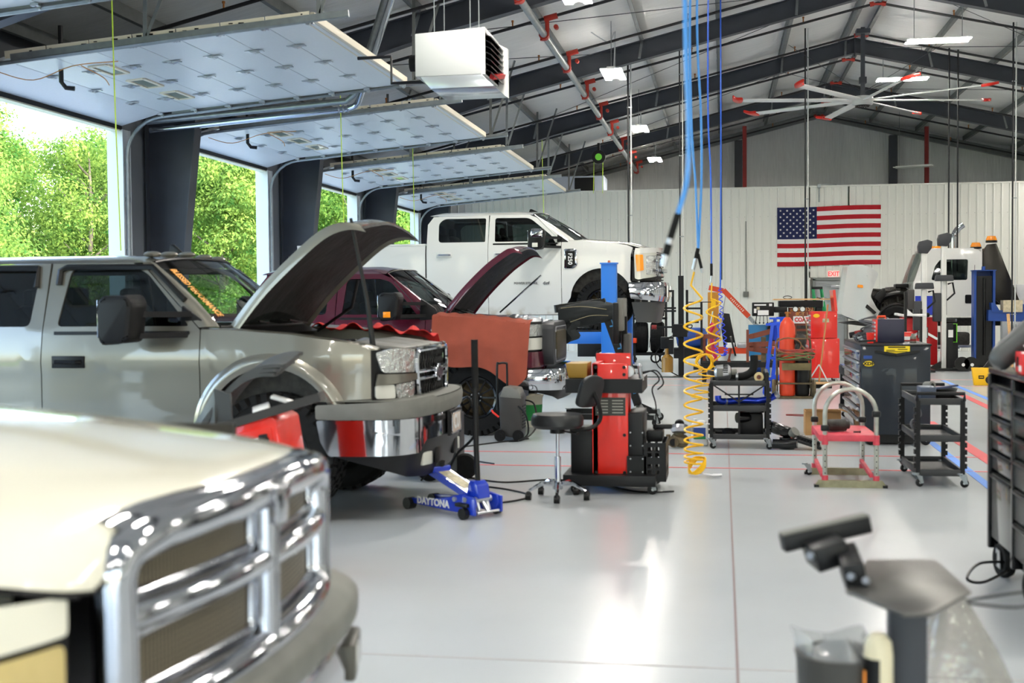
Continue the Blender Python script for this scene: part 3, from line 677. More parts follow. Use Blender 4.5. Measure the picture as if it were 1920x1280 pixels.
def wheel(name, parent, loc, R, w, style, rim=.62, lod=False, m='blackg'):
    """one wheel, axle along y, outer face towards -y"""
    t = bpy.data.objects.new(name, None); COL.objects.link(t); t.parent = parent; t.location = loc
    b = B(); rr = R*rim
    b.lathe([(rr,-w*.42),(rr+.012,-w*.5),(R*.88,-w*.5),(R*.97,-w*.40),(R*.985,0),(R*.97,w*.40),(R*.88,w*.5),(rr+.012,w*.5),(rr,w*.42)], axis=(0,1,0), n=48)
    if not lod:
        N = 34
        for k in range(N):
            for j, yy in enumerate((-.36,-.12,.12,.36)):
                a = 2*PI*(k+.5*(j%2))/N; bb = bmesh.new(); bmesh.ops.create_cube(bb, size=1)
                m4 = Matrix.Rotation(-a, 4, 'Y') @ Matrix.Translation((R*.985, yy*w, 0)) @ Matrix.Rotation(.3 if j%2 else -.3, 4, 'X') @ Matrix.Diagonal((.028, w*.2, R*.125, 1)); b.merge(bb, m4)
            a = 2*PI*(k)/N; bb = bmesh.new(); bmesh.ops.create_cube(bb, size=1)
            b.merge(bb, Matrix.Rotation(-a, 4, 'Y') @ Matrix.Translation((R*.93, -w*.485, 0)) @ Matrix.Diagonal((.06, .03, R*.10, 1)))
    b.obj('tyre', 'rubber', t, smooth=30)
    b = B(); b.lathe([(rr+.004,-w*.44),(rr-.006,-w*.46),(rr-.03,-w*.42),(rr-.035,-w*.1),(rr-.05,w*.3),(rr,w*.42)], axis=(0,1,0), n=40); rimo = b.obj('rim', m, t)
    b = B(); b.cyl((0,-w*.02,0),(0,-w*.06,0), rr*.62, n=32); b.lathe([(rr*.9,-w*.03),(rr*.9,w*.1),(.02,w*.1)], axis=(0,1,0), n=32); b.obj('brake_disc', 'rust', t)
    n = style; 
    b = B()
    for k in range(n):
        a = 2*PI*k/n; dx, dz = math.cos(a), math.sin(a); px, pz = -dz, dx
        for s_ in (-.5, .5) if n <= 8 else (0,):
            q = .17*s_*rr*2
            b.bar((dx*rr*.22+px*q*.6, -w*.34, dz*rr*.22+pz*q*.6), (dx*(rr-.02)+px*q*1.3, -w*.42, dz*(rr-.02)+pz*q*1.3), rr*.085, w*.09, up=(0,1,0))
    b.cyl((0,-w*.30,0),(0,-w*.40,0), rr*.30, n=24); b.obj('spokes', m, t)
    b = B(); b.cyl((0,-w*.40,0),(0,-w*.47,0), rr*.17, rr*.14, n=20); b.obj('hub_cap', 'trimk' if m != 'alu' else 'chrome', t)
    b = B()
    for k in range(8): a = 2*PI*k/8+.2; b.cyl((rr*.24*math.cos(a),-w*.40,rr*.24*math.sin(a)),(rr*.24*math.cos(a),-w*.44,rr*.24*math.sin(a)), .009, n=6)
    b.obj('lug_nuts', 'chrome', t, smooth=0)
    return t
def wheels(root, P, style, names=True, m='blackg'):
    R, w, tr = P['R'], P.get('tw', .29), P['W']-.16
    for x in (0, -P['wb']):
        for s_ in (-1, 1):
            t = wheel('wheel', root, (x, s_*tr, R+P.get('wz', 0)), R, w, style, m=m, rim=P.get('rim', .62))
            if s_ > 0: t.rotation_euler = (0,0,PI)

def pickup(root, P, paint, glass='smoke', hood_angle=0):
    W, belt, dtop, roof, rock = P['W'], P['belt'], P['dtop'], P['roof'], P['rock']
    x1, x2, x3, xend, xf = P['x1'], P['x2'], P['x3'], P['xend'], P['xf']
    ac, ar = P['ac'], P['ar']; fin = P.get('fin', .12); xn = P.get('xn', xf-.45)
    def ys(x, z):
        y = W
        if z > belt: y -= (z-belt)*P.get('tum', .30)
        y -= .030*max(0, (.95-z)/.5)**2 + .03*max(0, (z-1.12)/.3)**2*(1 if z < belt else 0) + (.03*((belt-1.12)/.3)**2 if z >= belt else 0)
        if x > xn: y -= fin*((x-xn)/(xf-xn))**2
        y += P.get('crease', .012)*math.exp(-((z-P.get('cz', 1.12))/.05)**2)
        return y
    gap = .004
    def side(name, outline, m, holes=(), thick=.03, off=0, step=.09, parent=root, label=None):
        for s_ in (-1, 1):
            b = B(); b.panel(outline, lambda x, z: (x, s_*(ys(x, z)+off), z), holes, step=step)
            if s_ > 0: pass
            bmesh.ops.recalc_face_normals(b.bm, faces=b.bm.faces)
            # make sure the faces look outwards
            if b.bm.faces and sum(f.normal.y*s_ for f in b.bm.faces) < 0: bmesh.ops.reverse_faces(b.bm, faces=b.bm.faces)
            o = b.obj(name, m, parent if not isinstance(parent, dict) else parent[s_], recalc=False, smooth=25)
            if thick:
                md = o.modifiers.new('t', 'SOLIDIFY'); md.thickness = thick; md.offset = -1
            if label: o['label'] = label
            yield s_, o
    ft = P['ftop']      # fender top line from the door edge forwards
    # front fender with wheel arch
    al = [(x, z) for x, z in arc(0, ac, ar, P.get('a0', 12), 180-P.get('a1', 8), 16)]
    out = [(x1+gap, rock+.05)] + [(x1+gap, ft[0][1])] + ft[1:] + P['fnose'] + al
    if al[-1][0] < x1+gap+.01: out = [(x1+gap, al[-1][1]+.02)] + out[1:] ; out = out[:-1]
    list(side('front_fender', out, paint))
    # fender top flange to the bay
    for s_ in (-1, 1):
        b = B(); top = [(x1+gap, ft[0][1])] + ft[1:]
        rows = [[b.bm.verts.new((x, s_*yy, zz)) for yy, zz in ((ys(x,z),z),(ys(x,z)-.03,z+.012),(ys(x,z)-.09,z+.012),(P['hw'],z-.01),(P['hw']-.01,z-.10))] for x, z in top]
        for r0, r1 in zip(rows[:-1], rows[1:]):
            for k in range(4): b.bm.faces.new((r0[k], r1[k], r1[k+1], r0[k+1]))
        b.obj('fender_ledge', paint, root)
    # flares
    if P.get('flare'):
        for s_ in (-1, 1):
            for cx in (0, -P['wb']):
                def ff(u, v, cx=cx):
                    a = math.radians(-6+192*u); r = ar-.012+.105*v; x = cx+r*math.cos(a); z = ac+r*math.sin(a)
                    return V(x, s_*(ys(x, z)+.035*math.sin(PI*min(1, .25+v*.75))), z)
                b = B(); b.grid(ff, 28, 5); b.obj('wheel_flare', paint, root)
    # doors
    wf, wr = P['wf'], P['wr']
    fd = [(x2+gap, rock), (x1-gap, rock), (x1-gap, belt), (P['xa'], dtop-.05), (P['xa']-.12, dtop), (x2+gap+.01, dtop), (x2+gap, belt)]
    doors = {}
    for s_, o in side('front_door', fd, paint, [wf]): doors[s_] = o
    for s_, o in side('window', wf, glass, thick=0, off=-.012, parent=doors):
        if s_ > 0 and P.get('clear'): o.data.materials[0] = M['glass']
    list(side('window_trim', rc([(x+ (-.012 if x < (x1+x2)/2 else .012), z) for x, z in wf], 0) if False else [(x, z+.0) for x, z in [(min(p[0] for p in wf)-.02, belt-.03),(max(p[0] for p in wf)+.02, belt-.03),(max(p[0] for p in wf)+.02, belt-.005),(min(p[0] for p in wf)-.02, belt-.005)]], 'trimk', thick=.01, off=.006, parent=doors))
    rd = [(x3+gap, rock), (x2-gap, rock), (x2-gap, belt), (x2-gap, dtop), (x3+.10, dtop-.01), (x3+gap, dtop-.14), (x3+gap, belt)]
    rdd = {}
    for s_, o in side('rear_door', rd, paint, [wr]): rdd[s_] = o
    for s_, o in side('window', wr, glass, thick=0, off=-.012, parent=rdd):
        if s_ > 0 and P.get('clear'): o.data.materials[0] = M['glass']
    # handles
    for dd, hx in ((doors, x2+.22), (rdd, x3+.30)):
        for s_, o in dd.items():
            yb = s_*(ys(hx, P['hz'])); b = B()
            b.box((hx, yb+s_*.002, P['hz']), (.26,.012,.09), bev=.03*0+.005); b.obj('handle_recess', P.get('hrec', 'trimk'), o)
            b = B(); b.tube([(hx-.10, yb+s_*.01, P['hz']), (hx-.08, yb+s_*.045, P['hz']), (hx+.08, yb+s_*.045, P['hz']), (hx+.10, yb+s_*.01, P['hz'])], .016, n=8); b.obj('door_handle', P['hm'], o)
    # bed side
    bt = P.get('bedtop', belt+.02); ab = arc(-P['wb'], ac, ar, 8, 172, 14)
    bs = [(xend, .62), (xend, bt), (x3-.02, bt), (x3-.02, rock+.05)] + [(-P['wb']+ar+.02, rock+.05)] + ab + [(-P['wb']-ar-.02, .60)]
    list(side('bed_side', bs, paint))
    for s_ in (-1, 1):
        b = B(); b.bar((xend, s_*(W-.08), bt), (x3-.02, s_*(W-.08), bt), .13, .03); b.obj('bed_rail', paint, root)
    b = B(); b.box((xend+.02, 0, (bt+.62)/2), (.05, 2*W-.1, bt-.62), bev=.01); b.obj('tailgate', paint, root)
    b = B(); b.box(((xend+x3)/2, 0, .78), (x3-xend-.06, 2*W-.25, .05)); b.box((x3-.05, 0, (bt+.7)/2), (.04, 2*W-.2, bt-.7)); b.obj('bed_floor', 'blackm', root)
    # roof
    yt = ys(-1, dtop); xr0, xr1 = x3+.03, P['xw1']
    def rf(u, v):
        q = -1+2*v; x = xr0+(xr1-xr0)*u; dz = (roof-dtop)*(1-abs(q)**4)
        dz *= 1-.5*max(0, 1-u*7)**2 ; dz *= 1-.35*max(0, (u-.86)/.14)**2
        return V(x, q*(yt+.0), dtop+dz)
    b = B(); b.grid(rf, 26, 28); b.obj('roof', paint, root)
    # rear cab wall + rear glass
    b = B(); b.grid(lambda u, v: V(xr0-.0-.05*math.sin(PI*v)*.3+ (0 if v < .5 else (v-.5)*.12), (-1+2*u)*ys(0, rock+(dtop-rock)*v)*.99, rock+(dtop+.01-rock)*v), 14, 12); b.obj('cab_back', paint, root)
    b = B(); b.grid(lambda u, v: V(xr0-.02+.05*v, (-1+2*u)*.62, belt+.05+.34*v), 4, 3); b.obj('rear_glass', glass, root)
    # windshield and pillars
    xb0, xb1, zb, zt = P['xw0'], P['xw1'], P['wz0'], dtop+.0
    def ws(u, v, o=0):
        q = -1+2*u; yb_ = ys(-1, belt)-.05; yt_ = yt-.07
        y = q*(yb_+(yt_-yb_)*v); x = xb0+(xb1-xb0)*v + P.get('wbow', .16)*(1-q*q)*(1-.35*v) + .03*math.sin(PI*v)
        return V(x+o, y, zb+(rf(.995, .5+.5*q*.92).z-.012-zb)*v)
    b = B(); b.grid(ws, 18, 10); b.obj('windshield', P.get('wglass', 'glass'), root)
    b = B(); b.tube([ws(k/16, 0) for k in range(17)], .012, n=5); b.tube([ws(k/16, 1) for k in range(17)], .012, n=5); b.obj('windshield_seal', 'trimk', root)
    for s_ in (-1, 1):
        b = B(); u0 = 0 if s_ < 0 else 1; n = 12
        def dl(v):
            z = zb+(dtop-zb)*v; k = (z-belt)/(dtop-.05-belt); x = (x1-gap)+(P['xa']-(x1-gap))*k
            if k < 0: x = x1-gap+.25*(-k)
            if k > 1: x = P['xa']-.12*(k-1)*4
            return V(x+.01, s_*ys(x, z), z)
        def pil(u, v):
            A = dl(v); Cc = ws(u0, v); mid = V((A.x+Cc.x)/2+.03, (A.y+Cc.y)/2+s_*.03, (A.z+Cc.z)/2+.01)
            return A*(1-u)**2+mid*2*u*(1-u)+Cc*u*u
        b.grid(pil, 5, n); b.obj('pillar', paint, root)
    # cowl
    b = B(); b.grid(lambda u, v: V(xb0+P.get('wbow', .16)*(1-(2*u-1)**2)+.14*v, (2*u-1)*(W-.14), zb-.005-.05*v), 14, 2); b.obj('cowl', 'trimk', root)
    for yy in (-.55, .12):
        b = B(); b.tube([(xb0+.14, yy+.5, zb), (xb0+.06+.1, yy, zb+.035)], .008, n=5); b.obj('wiper', 'trimk', root)
    # cab interior, floor, frame
    b = B(); b.box(((xr0+x1)/2, 0, rock+.02), (x1-xr0, 2*W-.12, .06)); b.box((x1+.06, 0, (rock+zb)/2), (.05, 2*W-.3, zb-rock-.06)); b.obj('cab_floor', 'blackm', root)
    b = B(); b.box((xb0-.18, 0, belt-.10), (.42, 2*W-.36, .20), bev=.05); b.obj('dashboard', 'black', root)
    for sx in ((x2+.22), (x3+.35)):
        for yy in (-.45, .45):
            b = B(); b.box((sx+.1, yy, rock+.38), (.5,.5,.18), bev=.06); b.box((sx-.16, yy, belt-.12), (.16,.5,.62), rot=(0,-.18,0), bev=.06); b.box((sx-.22, yy, belt+.24), (.1,.26,.17), bev=.04); b.obj('seat', 'trimk', root)
    b = B(); b.tube([(xb0-.50+.05*math.cos(a), -.42+.17*math.sin(a), belt-.05+.17*math.cos(a)) for a in [2*PI*k/20 for k in range(20)]], .014, n=6, closed=True); b.bar((xb0-.5,-.42,belt-.05),(xb0-.3,-.42,belt-.12),.05); b.obj('steering_wheel', 'trimk', root)
    b = B()
    for yy in (-.42, .42): b.bar((xend+.1, yy, .60+P.get('wz',0)*.0), (xf-.05, yy, .60), .09, .16)
    for xx in (0, -P['wb']): b.cyl((xx, -W+.2, P['R']+P.get('wz',0)), (xx, W-.2, P['R']+P.get('wz',0)), .05, n=12)
    b.sphere((0,.2,P['R']+P.get('wz',0)), .15); b.sphere((-P['wb'],0,P['R']+P.get('wz',0)), .17); b.box((-1.2,.05,.55), (1.2,.4,.22), bev=.06); b.tube([(-.3,.45,.5),(-2.8,.5,.48),(-4.2,.6,.52)], .045)
    b.obj('chassis', 'engine', root)
    for s_ in (-1, 1):
        for cx in (0, -P['wb']):
            b = B(); b.grid(lambda u, v: V(cx+(ar+.03)*math.cos(PI*u*1.1-.15), s_*(W-.06-.52*v), ac+(ar+.02)*math.sin(PI*u*1.1-.15)), 14, 2); b.obj('wheel_well', 'trimk', root)
    # engine bay tub
    hw = P['hw']; b = B()
    for s_ in (-1, 1): b.box(((x1+xf-.12)/2+.05, s_*(hw-.015), .92), (xf-.12-x1-.1, .02, .62))
    b.box(((x1+xf-.12)/2+.05, 0, .66), (xf-.12-x1-.1, 2*hw, .03)); b.box((x1+.13, 0, 1.0), (.03, 2*hw, .75)); b.box((xf-.14, 0, .9), (.05, 2*hw-.05, .5)); b.obj('engine_bay', 'engine', root)
    P['ys'] = ys; P['ws'] = ws
    # hood: profile given in hinge coordinates
    hp = cr([(a, c, 0) for a, c in P['hood']], 5); hx, hz = P['hinge']
    hroot = bpy.data.objects.new('hood', None); COL.objects.link(hroot); hroot.parent = root; hroot.location = (hx, 0, hz); hroot.rotation_euler = (0, -math.radians(hood_angle), 0)
    HWf = P.get('hoodw') or (lambda q: P['hw']-.004)
    cf = P.get('crown') or (lambda t, q: .045*(1-abs(q)**3))
    bowf = P.get('hbow', .10)
    def hs(u, v, o=0):
        i = u*(len(hp)-1); k = min(int(i), len(hp)-2); f = i-k; a = hp[k][0]*(1-f)+hp[k+1][0]*f; c = hp[k][1]*(1-f)+hp[k+1][1]*f
        q = -1+2*v; L = hp[-1][0]
        a += bowf*(a/L)**2*(1-q*q) - bowf*.0
        a += P.get('wbow', .16)*.9*(1-q*q)*(1-a/L)**2*0
        return V(a, q*HWf(u), c+cf(u, q)+o)
    b = B(); b.grid(hs, 34, 28)
    pan = b.obj('hood_panel', paint, hroot); md = pan.modifiers.new('t', 'SOLIDIFY'); md.thickness = .012; md.offset = -1
    for q_ in (0, 1): b = B(); b.grid(lambda u, v, q_=q_: hs(u, q_)+V(0, (.012 if q_ else -.012)*math.sin(v*PI*.5), .012-(.075 if hood_angle else .016)*v), 34, 3); b.obj('hood_edge', paint, hroot)
    if not hood_angle:
        for q_ in (0, 1): b = B(); b.tube([hs(k/20, q_)+V(0, (.010 if q_ else -.010), -.012) for k in range(20)], .008, n=5); b.obj('hood_gap', 'trimk', hroot)
    b = B(); b.grid(lambda u, v: hs(.02+.95*u, .02+.96*v, -.04-.015*math.sin(u*PI*3)**2*abs(math.sin(v*PI*4))), 30, 24)
    # edge return
    b.grid(lambda u, v: hs(.02+.95*u, .02, -.04+.035*v), 20, 1); b.grid(lambda u, v: hs(.02+.95*u, .98, -.04+.035*v), 20, 1); b.grid(lambda u, v: hs(.97, .02+.96*u, -.04+.035*v), 20, 1)
    b.obj('hood_liner', 'under', hroot)
    return hroot
def mirror(root, loc, s_, m='black', cap=None, amber=False, k=1, arm=.34):
    """tall towing mirror standing out from the door"""
    t = bpy.data.objects.new('side_mirror', None); COL.objects.link(t); t.parent = root; t.location = loc; t.scale = (k, k*s_*-1, k)
    b = B(); b.prism(rc([(-.12,-.17),(.10,-.15),(.13,.12),(.10,.17),(-.10,.17),(-.14,.10)], .05), -.13, .13, 'y', bev=.03)
    bmesh.ops.transform(b.bm, matrix=Matrix.Rotation(0, 4, 'Z'), verts=b.bm.verts); b.obj('mirror_shell', m, t)
    b = B(); b.box((-.137,0,.01), (.006,.2,.26), rot=(0,.0,0), bev=.002); b.obj('mirror_glass', 'chrome', t)
    b = B(); b.bar((.05,.02,.04), (.34,arm,.035), .05, .04); b.bar((.05,.02,-.11), (.34,arm,-.11), .05, .04); b.prism([(.26,-.17),(.50,-.15),(.46,-.02),(.28,.10)], arm-.01, arm+.05, 'y', bev=.012); b.obj('mirror_arm', m, t)
    if cap: b = B(); b.prism(rc([(-.11,.02),(.12,.02),(.11,.165),(-.09,.175)], .05), -.137, .12, 'y', bev=.03); b.obj('mirror_cap', cap, t)
    if amber: b = B(); b.box((-.02,-.127,-.09), (.09,.02,.07), bev=.006); b.obj('turn_lamp', amber, t)
    return t
def bay_clutter(root, seed, x0, x1, z0, hw, bright=1):
    R = random.Random(seed)
    b = B(); b.box(((x0+x1)/2-.1, 0, z0-.12), ((x1-x0)*.55, .5, .26), bev=.05)
    for k in range(5): b.cyl(((x0+.22+k*.11), -.2, z0), ((x0+.22+k*.11), -.2, z0+.06), .035)
    b.obj('engine_block', 'engine', root)
    for k, (c, d, m) in enumerate((((x0+.55,0,z0+.05),(.42,.36,.06),'cover'), ((x0+.25,-.5,z0),(.26,.24,.24),'trimk'), ((x1-.28,.5,z0-.02),(.26,.20,.22),'black'), ((x0+.22,.45,z0+.02),(.2,.3,.14),'trimk'), ((x1-.30,-.52,z0-.05),(.3,.22,.2),'trimk'))):
        b = B(); b.box(c, d, bev=.03); b.obj(('intake_plenum','air_box','battery','fuse_box','coolant_tank')[k], m, root)
    for k in range(9):
        p = [(R.uniform(x0+.1,x1-.2), R.uniform(-hw+.12,hw-.12), z0+R.uniform(-.08,.08)) for _ in range(4)]
        b = B(); b.tube(cr(p, 5), R.choice((.008,.014,.024)), n=7); b.obj('hose' if k % 2 else 'wiring', R.choice(('trimk','rubber','engine')), root)
    b = B(); b.cyl((x1-.4,.1,z0+.0),(x1-.4,.28,z0+.02),.09,n=20); b.cyl((x0+.7,-.3,z0+.03),(x0+.7,-.2,z0+.03),.07); b.obj('pulley', 'alu', root)
def plate(root, loc, rz, s, w=.31, h=.155):
    t = bpy.data.objects.new('number_plate', None); COL.objects.link(t); t.parent = root; t.location = loc; t.rotation_euler = (0,0,rz)
    b = B(); b.box((0,0,0), (w,.006,h), bev=.002); b.obj('plate_blank', mat('plate_tan', (196,176,160), .4), t)
    b = B(); b.tube([(x,-.004,z) for x, z in rc([(-w/2,-h/2),(w/2,-h/2),(w/2,h/2),(-w/2,h/2)], .02)], .006, n=5, closed=True); b.obj('plate_frame', 'chrome', t)
    text(s, h*.95, 'white', t, (0,-.006,0), bold=.006, ext=.001); return t

# ---------------------------------------------------------------- warm grey pickup with the raised hood
PS = dict(clear=1, W=.98, belt=1.40, dtop=1.90, roof=1.975, rock=.50, x1=-.53, x2=-1.77, x3=-2.78, xend=-5.0, wb=4.0, xf=.80, xn=.2, fin=.13, ac=.64, ar=.50,
  ftop=[(-.53,1.405),(-.3,1.40),(.15,1.365),(.5,1.315),(.70,1.28),(.765,1.25)], fnose=[(.79,1.12),(.79,.905),(.55,.895),(.50,.80)],
  wf=rc([(-1.66,1.43),(-.62,1.43),(-1.0,1.83),(-1.12,1.865),(-1.60,1.86)], [.04,.03,.06,.08,.06]), wr=rc([(-2.62,1.43),(-1.88,1.43),(-1.85,1.86),(-2.55,1.86)], .05),
  xa=-1.0, xw0=-.40, xw1=-.98, wz0=1.42, wbow=.20, hw=.80, hz=1.17, hm='trimk', R=.47, tw=.33, hinge=(-.36,1.42), hood=[(0,0),(.35,.045),(.78,.045),(1.0,.02),(1.14,-.05),(1.22,-.15)], flare=True, a0=18, hbow=.05,
  crown=lambda u, q: .05*(1-abs(q)**2.5)*(1-.3*u) + (.02*(1-min(1,abs(q)/.5)**2) ), cz=1.2)
sv = T('pickup_truck', 'warm grey crew-cab pickup with its hood propped open, second truck from the camera', 'pickup truck', (-3.2, 9.48, 0))
hd = pickup(sv, PS, 'silver', hood_angle=43)
for s_ in (-1, 1):
    # dark rain guards over the windows
    for w0, w1 in ((-1.68,-.95),(-2.64,-1.86)):
        b = B(); pts = [(w0-.0, 1.74), (w0, 1.845), (w0+.05,1.87), (w1,1.865)] + ([(w1+.28,1.62)] if w0 > -2 else [(w1,1.72)]); b.tube([(x, s_*(PS['ys'](x,z)+.012), z) for x, z in rc(pts, 0)], .024, n=6); b.obj('rain_guard', 'trimk', sv)
wheels(sv, PS, 8, m='blackm')
fp = sympath([(.38,.985),(.66,.955),(.84,.84),(.94,.55),(.98,0)])
def head(root, path, rows, m='lamp'):
    for nm, out, mm, off in rows:
        for s_ in (-1, 1):
            b = B(); o = [(s_*a, z) for a, z in out]; b.panel(o, path.fn(off), step=.06, thick=0); ob = b.obj(nm, mm, root); md = ob.modifiers.new('t', 'SOLIDIFY'); md.thickness = .02; md.offset = 0
hl = fp.h; 
head(sv, fp, [('headlight', rc([(.50,.935+.14),(.92,.95+.14),(.97,1.235),(.82,1.262),(.50,1.245)], .03), 'lamp', .0), ('lamp_bezel', [(.48,1.02),(.97,1.0),(.955,1.08),(.48,1.065)], 'silver', .012),
   ('turn_lamp', rc([(.54,.90),(.78,.90),(.80,1.0),(.52,1.01)], .02), 'lamp', 0), ('marker_lamp', rc([(.80,.90),(.97,.905),(.97,1.0),(.81,1.0)], .02), 'lampclear', .0), ('lamp_recess', [(.46,.88),(.99,.88),(.99,1.25),(.46,1.25)], 'trimk', -.03)])
# grille
gp = [(-.47,1.235),(.47,1.235),(.50,1.16),(.46,.90),(.38,.835),(-.38,.835),(-.46,.90),(-.50,1.16)]
g = bpy.data.objects.new('grille', None); COL.objects.link(g); g.parent = sv
b = B(); b.panel(gp, fp.fn(-.035), step=.08); b.obj('grille_backing', 'black', g)
b = B()
for k in range(-14, 15):
    for sg in (-1, 1):
        pts = []
        for j in range(9):
            z = .84+.39*j/8; a = k*.07+sg*(z-1.03)*.55
            if abs(a) < .48: pts.append((*fp.at(a, -.012), z))
        if len(pts) > 1: b.tube(pts, .006, n=4)
b.obj('honeycomb_mesh', 'trimk', g)
b = B(); b.tube([(*fp.at(a, .012), z) for a, z in rc(gp, .05)], .020, n=8, closed=True); b.obj('chrome_surround', 'chrome', g)
b = B(); b.tube([(*fp.at(-.49+.98*k/12, .012), 1.075) for k in range(13)], .018, n=8); b.tube([(*fp.at(-.49+.98*k/12, .012), 1.02) for k in range(13)], .018, n=8); b.obj('chrome_bar', 'chrome', g)
bt = [(-.14,-.035),(-.05,-.035),(-.05,-.07),(.05,-.07),(.05,-.035),(.14,-.035),(.165,.035),(.05,.035),(.05,.07),(-.05,.07),(-.05,.035),(-.115,.035)]
b = B(); b.prism([(x*.78,z*.95+1.048) for x, z in bt], 1.00, 1.025, 'x', bev=.004); b.obj('emblem', 'chrome', g)
b = B(); b.prism([(x*.6,z*.66+1.048) for x, z in bt], 1.02, 1.032, 'x'); b.obj('emblem_centre', mat('emblem_dark', (52,40,44), .3), g)
# bumper
bp = sympath([(.34,1.005),(.68,.985),(.92,.90),(1.06,.60),(1.11,0)]); e = bp.h-.01
bu = bpy.data.objects.new('front_bumper', None); COL.objects.link(bu); bu.parent = sv
b = B(); b.panel(rc([(-e,.76),(e,.76),(e,.865),(.7,.90),(.5,.905),(.42,.885),(-.42,.885),(-.5,.905),(-.7,.90),(-e,.865)], .02), bp.fn(0, lambda a, z: .02*math.sin(PI*(z-.74)/.18)), step=.06)
b.grid(lambda u, v: V(*bp.at(-e+2*e*u, -.22*v), .888+.012*math.sin(v*2)), 30, 2); b.obj('bumper_pad', 'bumpgrey', bu)
b = B(); b.panel(rc([(-e,.755),(-e+.03,.60),(-e+.09,.50),(-.72,.50),(-.62,.585),(.62,.585),(.72,.50),(e-.09,.50),(e-.03,.60),(e,.755)], .02), bp.fn(.004), step=.06); b.obj('bumper_chrome', 'chrome', bu)
b = B(); b.panel([(-e+.10,.50),(-.71,.50),(-.62,.585),(.62,.585),(.71,.50),(e-.10,.50),(.80,.33),(.5,.30),(-.5,.30),(-.80,.33)], bp.fn(-.02, lambda a, z: (z-.5)*.25), step=.06); b.obj('valance', 'blackm', bu)
for s_ in (-1, 1):
    b = B(); x, y = bp.at(s_*.55, -.03); b.box((x, y, .44), (.03,.14,.10), rot=(0,0,s_*.3), bev=.01); b.obj('fog_lamp', 'lampclear', bu)
    b = B(); x, y = bp.at(s_*.30, .0); b.box((x, y, .72), (.03,.2,.04), bev=.004); b.obj('tow_slot', 'black', bu)
    b = B(); x, y = bp.at(s_*.30, -.03); b.box((x, y, .44), (.03,.14,.12), bev=.01); b.obj('air_slot', 'black', bu)
plate(sv, (1.15, .0, .66), PI/2, 'CU')
b = B(); b.box((1.13,0,.66), (.02,.34,.19)); b.obj('plate_holder', 'black', bu)
bay_clutter(sv, 3, -.35, .75, 1.20, .78)
# radiator cover behind the grille
b = B()
for y0, y1 in ((-.60,-.22),(-.20,.22),(.24,.60)): b.box((.70,(y0+y1)/2,1.265), (.40,y1-y0,.035), rot=(0,.12,0), bev=.012)
b.box((.55,0,1.24), (.2,.5,.03), bev=.01); b.obj('radiator_cover', 'cover', sv)
for s_ in (-1,1): mirror(sv, (-.97, s_*1.27, 1.48), s_, k=1.02)
b = B(); b.tube([(.70,-.74,1.27),(.66,-.75,1.62),(.55,-.76,2.20)], [.022,.016,.012], n=8); b.obj('hood_prop', 'trimk', sv)
b = B(); b.tube([(-.2,.70,1.35),(.1,.72,1.55),(.15,.74,1.78)], .014, n=6); b.obj('hood_hinge', 'trimk', sv)
for k, yy in enumerate((-.62,-.33,0,.33,.62)):
    b = B(); b.sphere((-1.05,yy*1.0,1.985-.03*abs(yy)), .05, n=6, sc=(1.5,1,.5)); b.obj('roof_marker_lamp', 'silver', sv)
b = B(); b.prism([(-.02,0),(.14,0),(.03,.10),(0,.10)], -.012, .012, 'y', bev=.004); b.obj('roof_aerial', 'trimk', sv, loc=(-1.28,.2,1.98))
# windshield lettering down the near side
st = bpy.data.objects.new('windshield_sticker', None); COL.objects.link(st); st.parent = sv
A_, C_ = PS['ws'](.045,.93,.006), PS['ws'](.045,.08,.006); mid = (A_+C_)/2; dx = (C_-A_).normalized(); nn = (PS['ws'](.2,.5)-PS['ws'](.045,.5)).cross(dx).normalized()
if nn.x < 0: nn = -nn
up = nn.cross(dx); to = text('BLESSED PERFORMANCE', .088, mat('orange_vinyl', (252,176,84), .5), sv, name='windshield_lettering', sx=(C_-A_).length*.93/1.07, bold=.002)
to.rotation_euler = Matrix((dx, up, nn)).transposed().to_euler(); to.location = mid+nn*.008
bpy.data.objects.remove(st)
rag = T('shop_towel', 'bright red cloth spread over the far fender of the warm grey pickup', 'cloth', (-3.0, 10.34, 1.36))
b = B(); b.grid(lambda u, v: V(-.45+1.05*u, -.16+.30*v+.02*math.sin(u*19), .02+.025*math.sin(u*23+v*3)+.014*math.sin(u*41)-.12*max(0,v-.72)*3-.12*max(0,u-.5)*.9), 50, 8); o = b.obj('cloth', mat('red_cloth', (196,30,26), .85), rag); md = o.modifiers.new('t','SOLIDIFY'); md.thickness = .006
# ---------------------------------------------------------------- maroon pickup under the fender cloth
PM = dict(W=.99, belt=1.41, dtop=1.93, roof=2.03, rock=.52, x1=-.60, x2=-1.72, x3=-2.72, xend=-5.0, wb=4.0, xf=.60, xn=.1, fin=.08, ac=.52, ar=.52,
  ftop=[(-.60,1.42),(-.3,1.41),(.1,1.38),(.4,1.34),(.58,1.30)], fnose=[(.60,1.15),(.60,.84),(.56,.70),(.50,.60)],
  wf=rc([(-1.64,1.44),(-1.18,1.44),(-1.08,1.38),(-.66,1.38),(-1.05,1.83),(-1.18,1.87),(-1.60,1.87)], [.04,.05,.05,.03,.08,.08,.06]), wr=rc([(-2.60,1.44),(-1.84,1.44),(-1.81,1.87),(-2.52,1.87)], .05),
  xa=-1.06, xw0=-.48, xw1=-1.12, wz0=1.45, wbow=.16, hw=.82, hz=1.18, hm='trimk', R=.45, tw=.30, rim=.56, hinge=(-.42,1.44), hood=[(0,0),(.35,.03),(.75,.02),(1.0,-.02),(1.12,-.06),(1.18,-.15)], a0=12,
  crown=lambda u, q: .04*(1-abs(q)**2.5)*(1-.3*u), cz=1.22, hbow=.06)
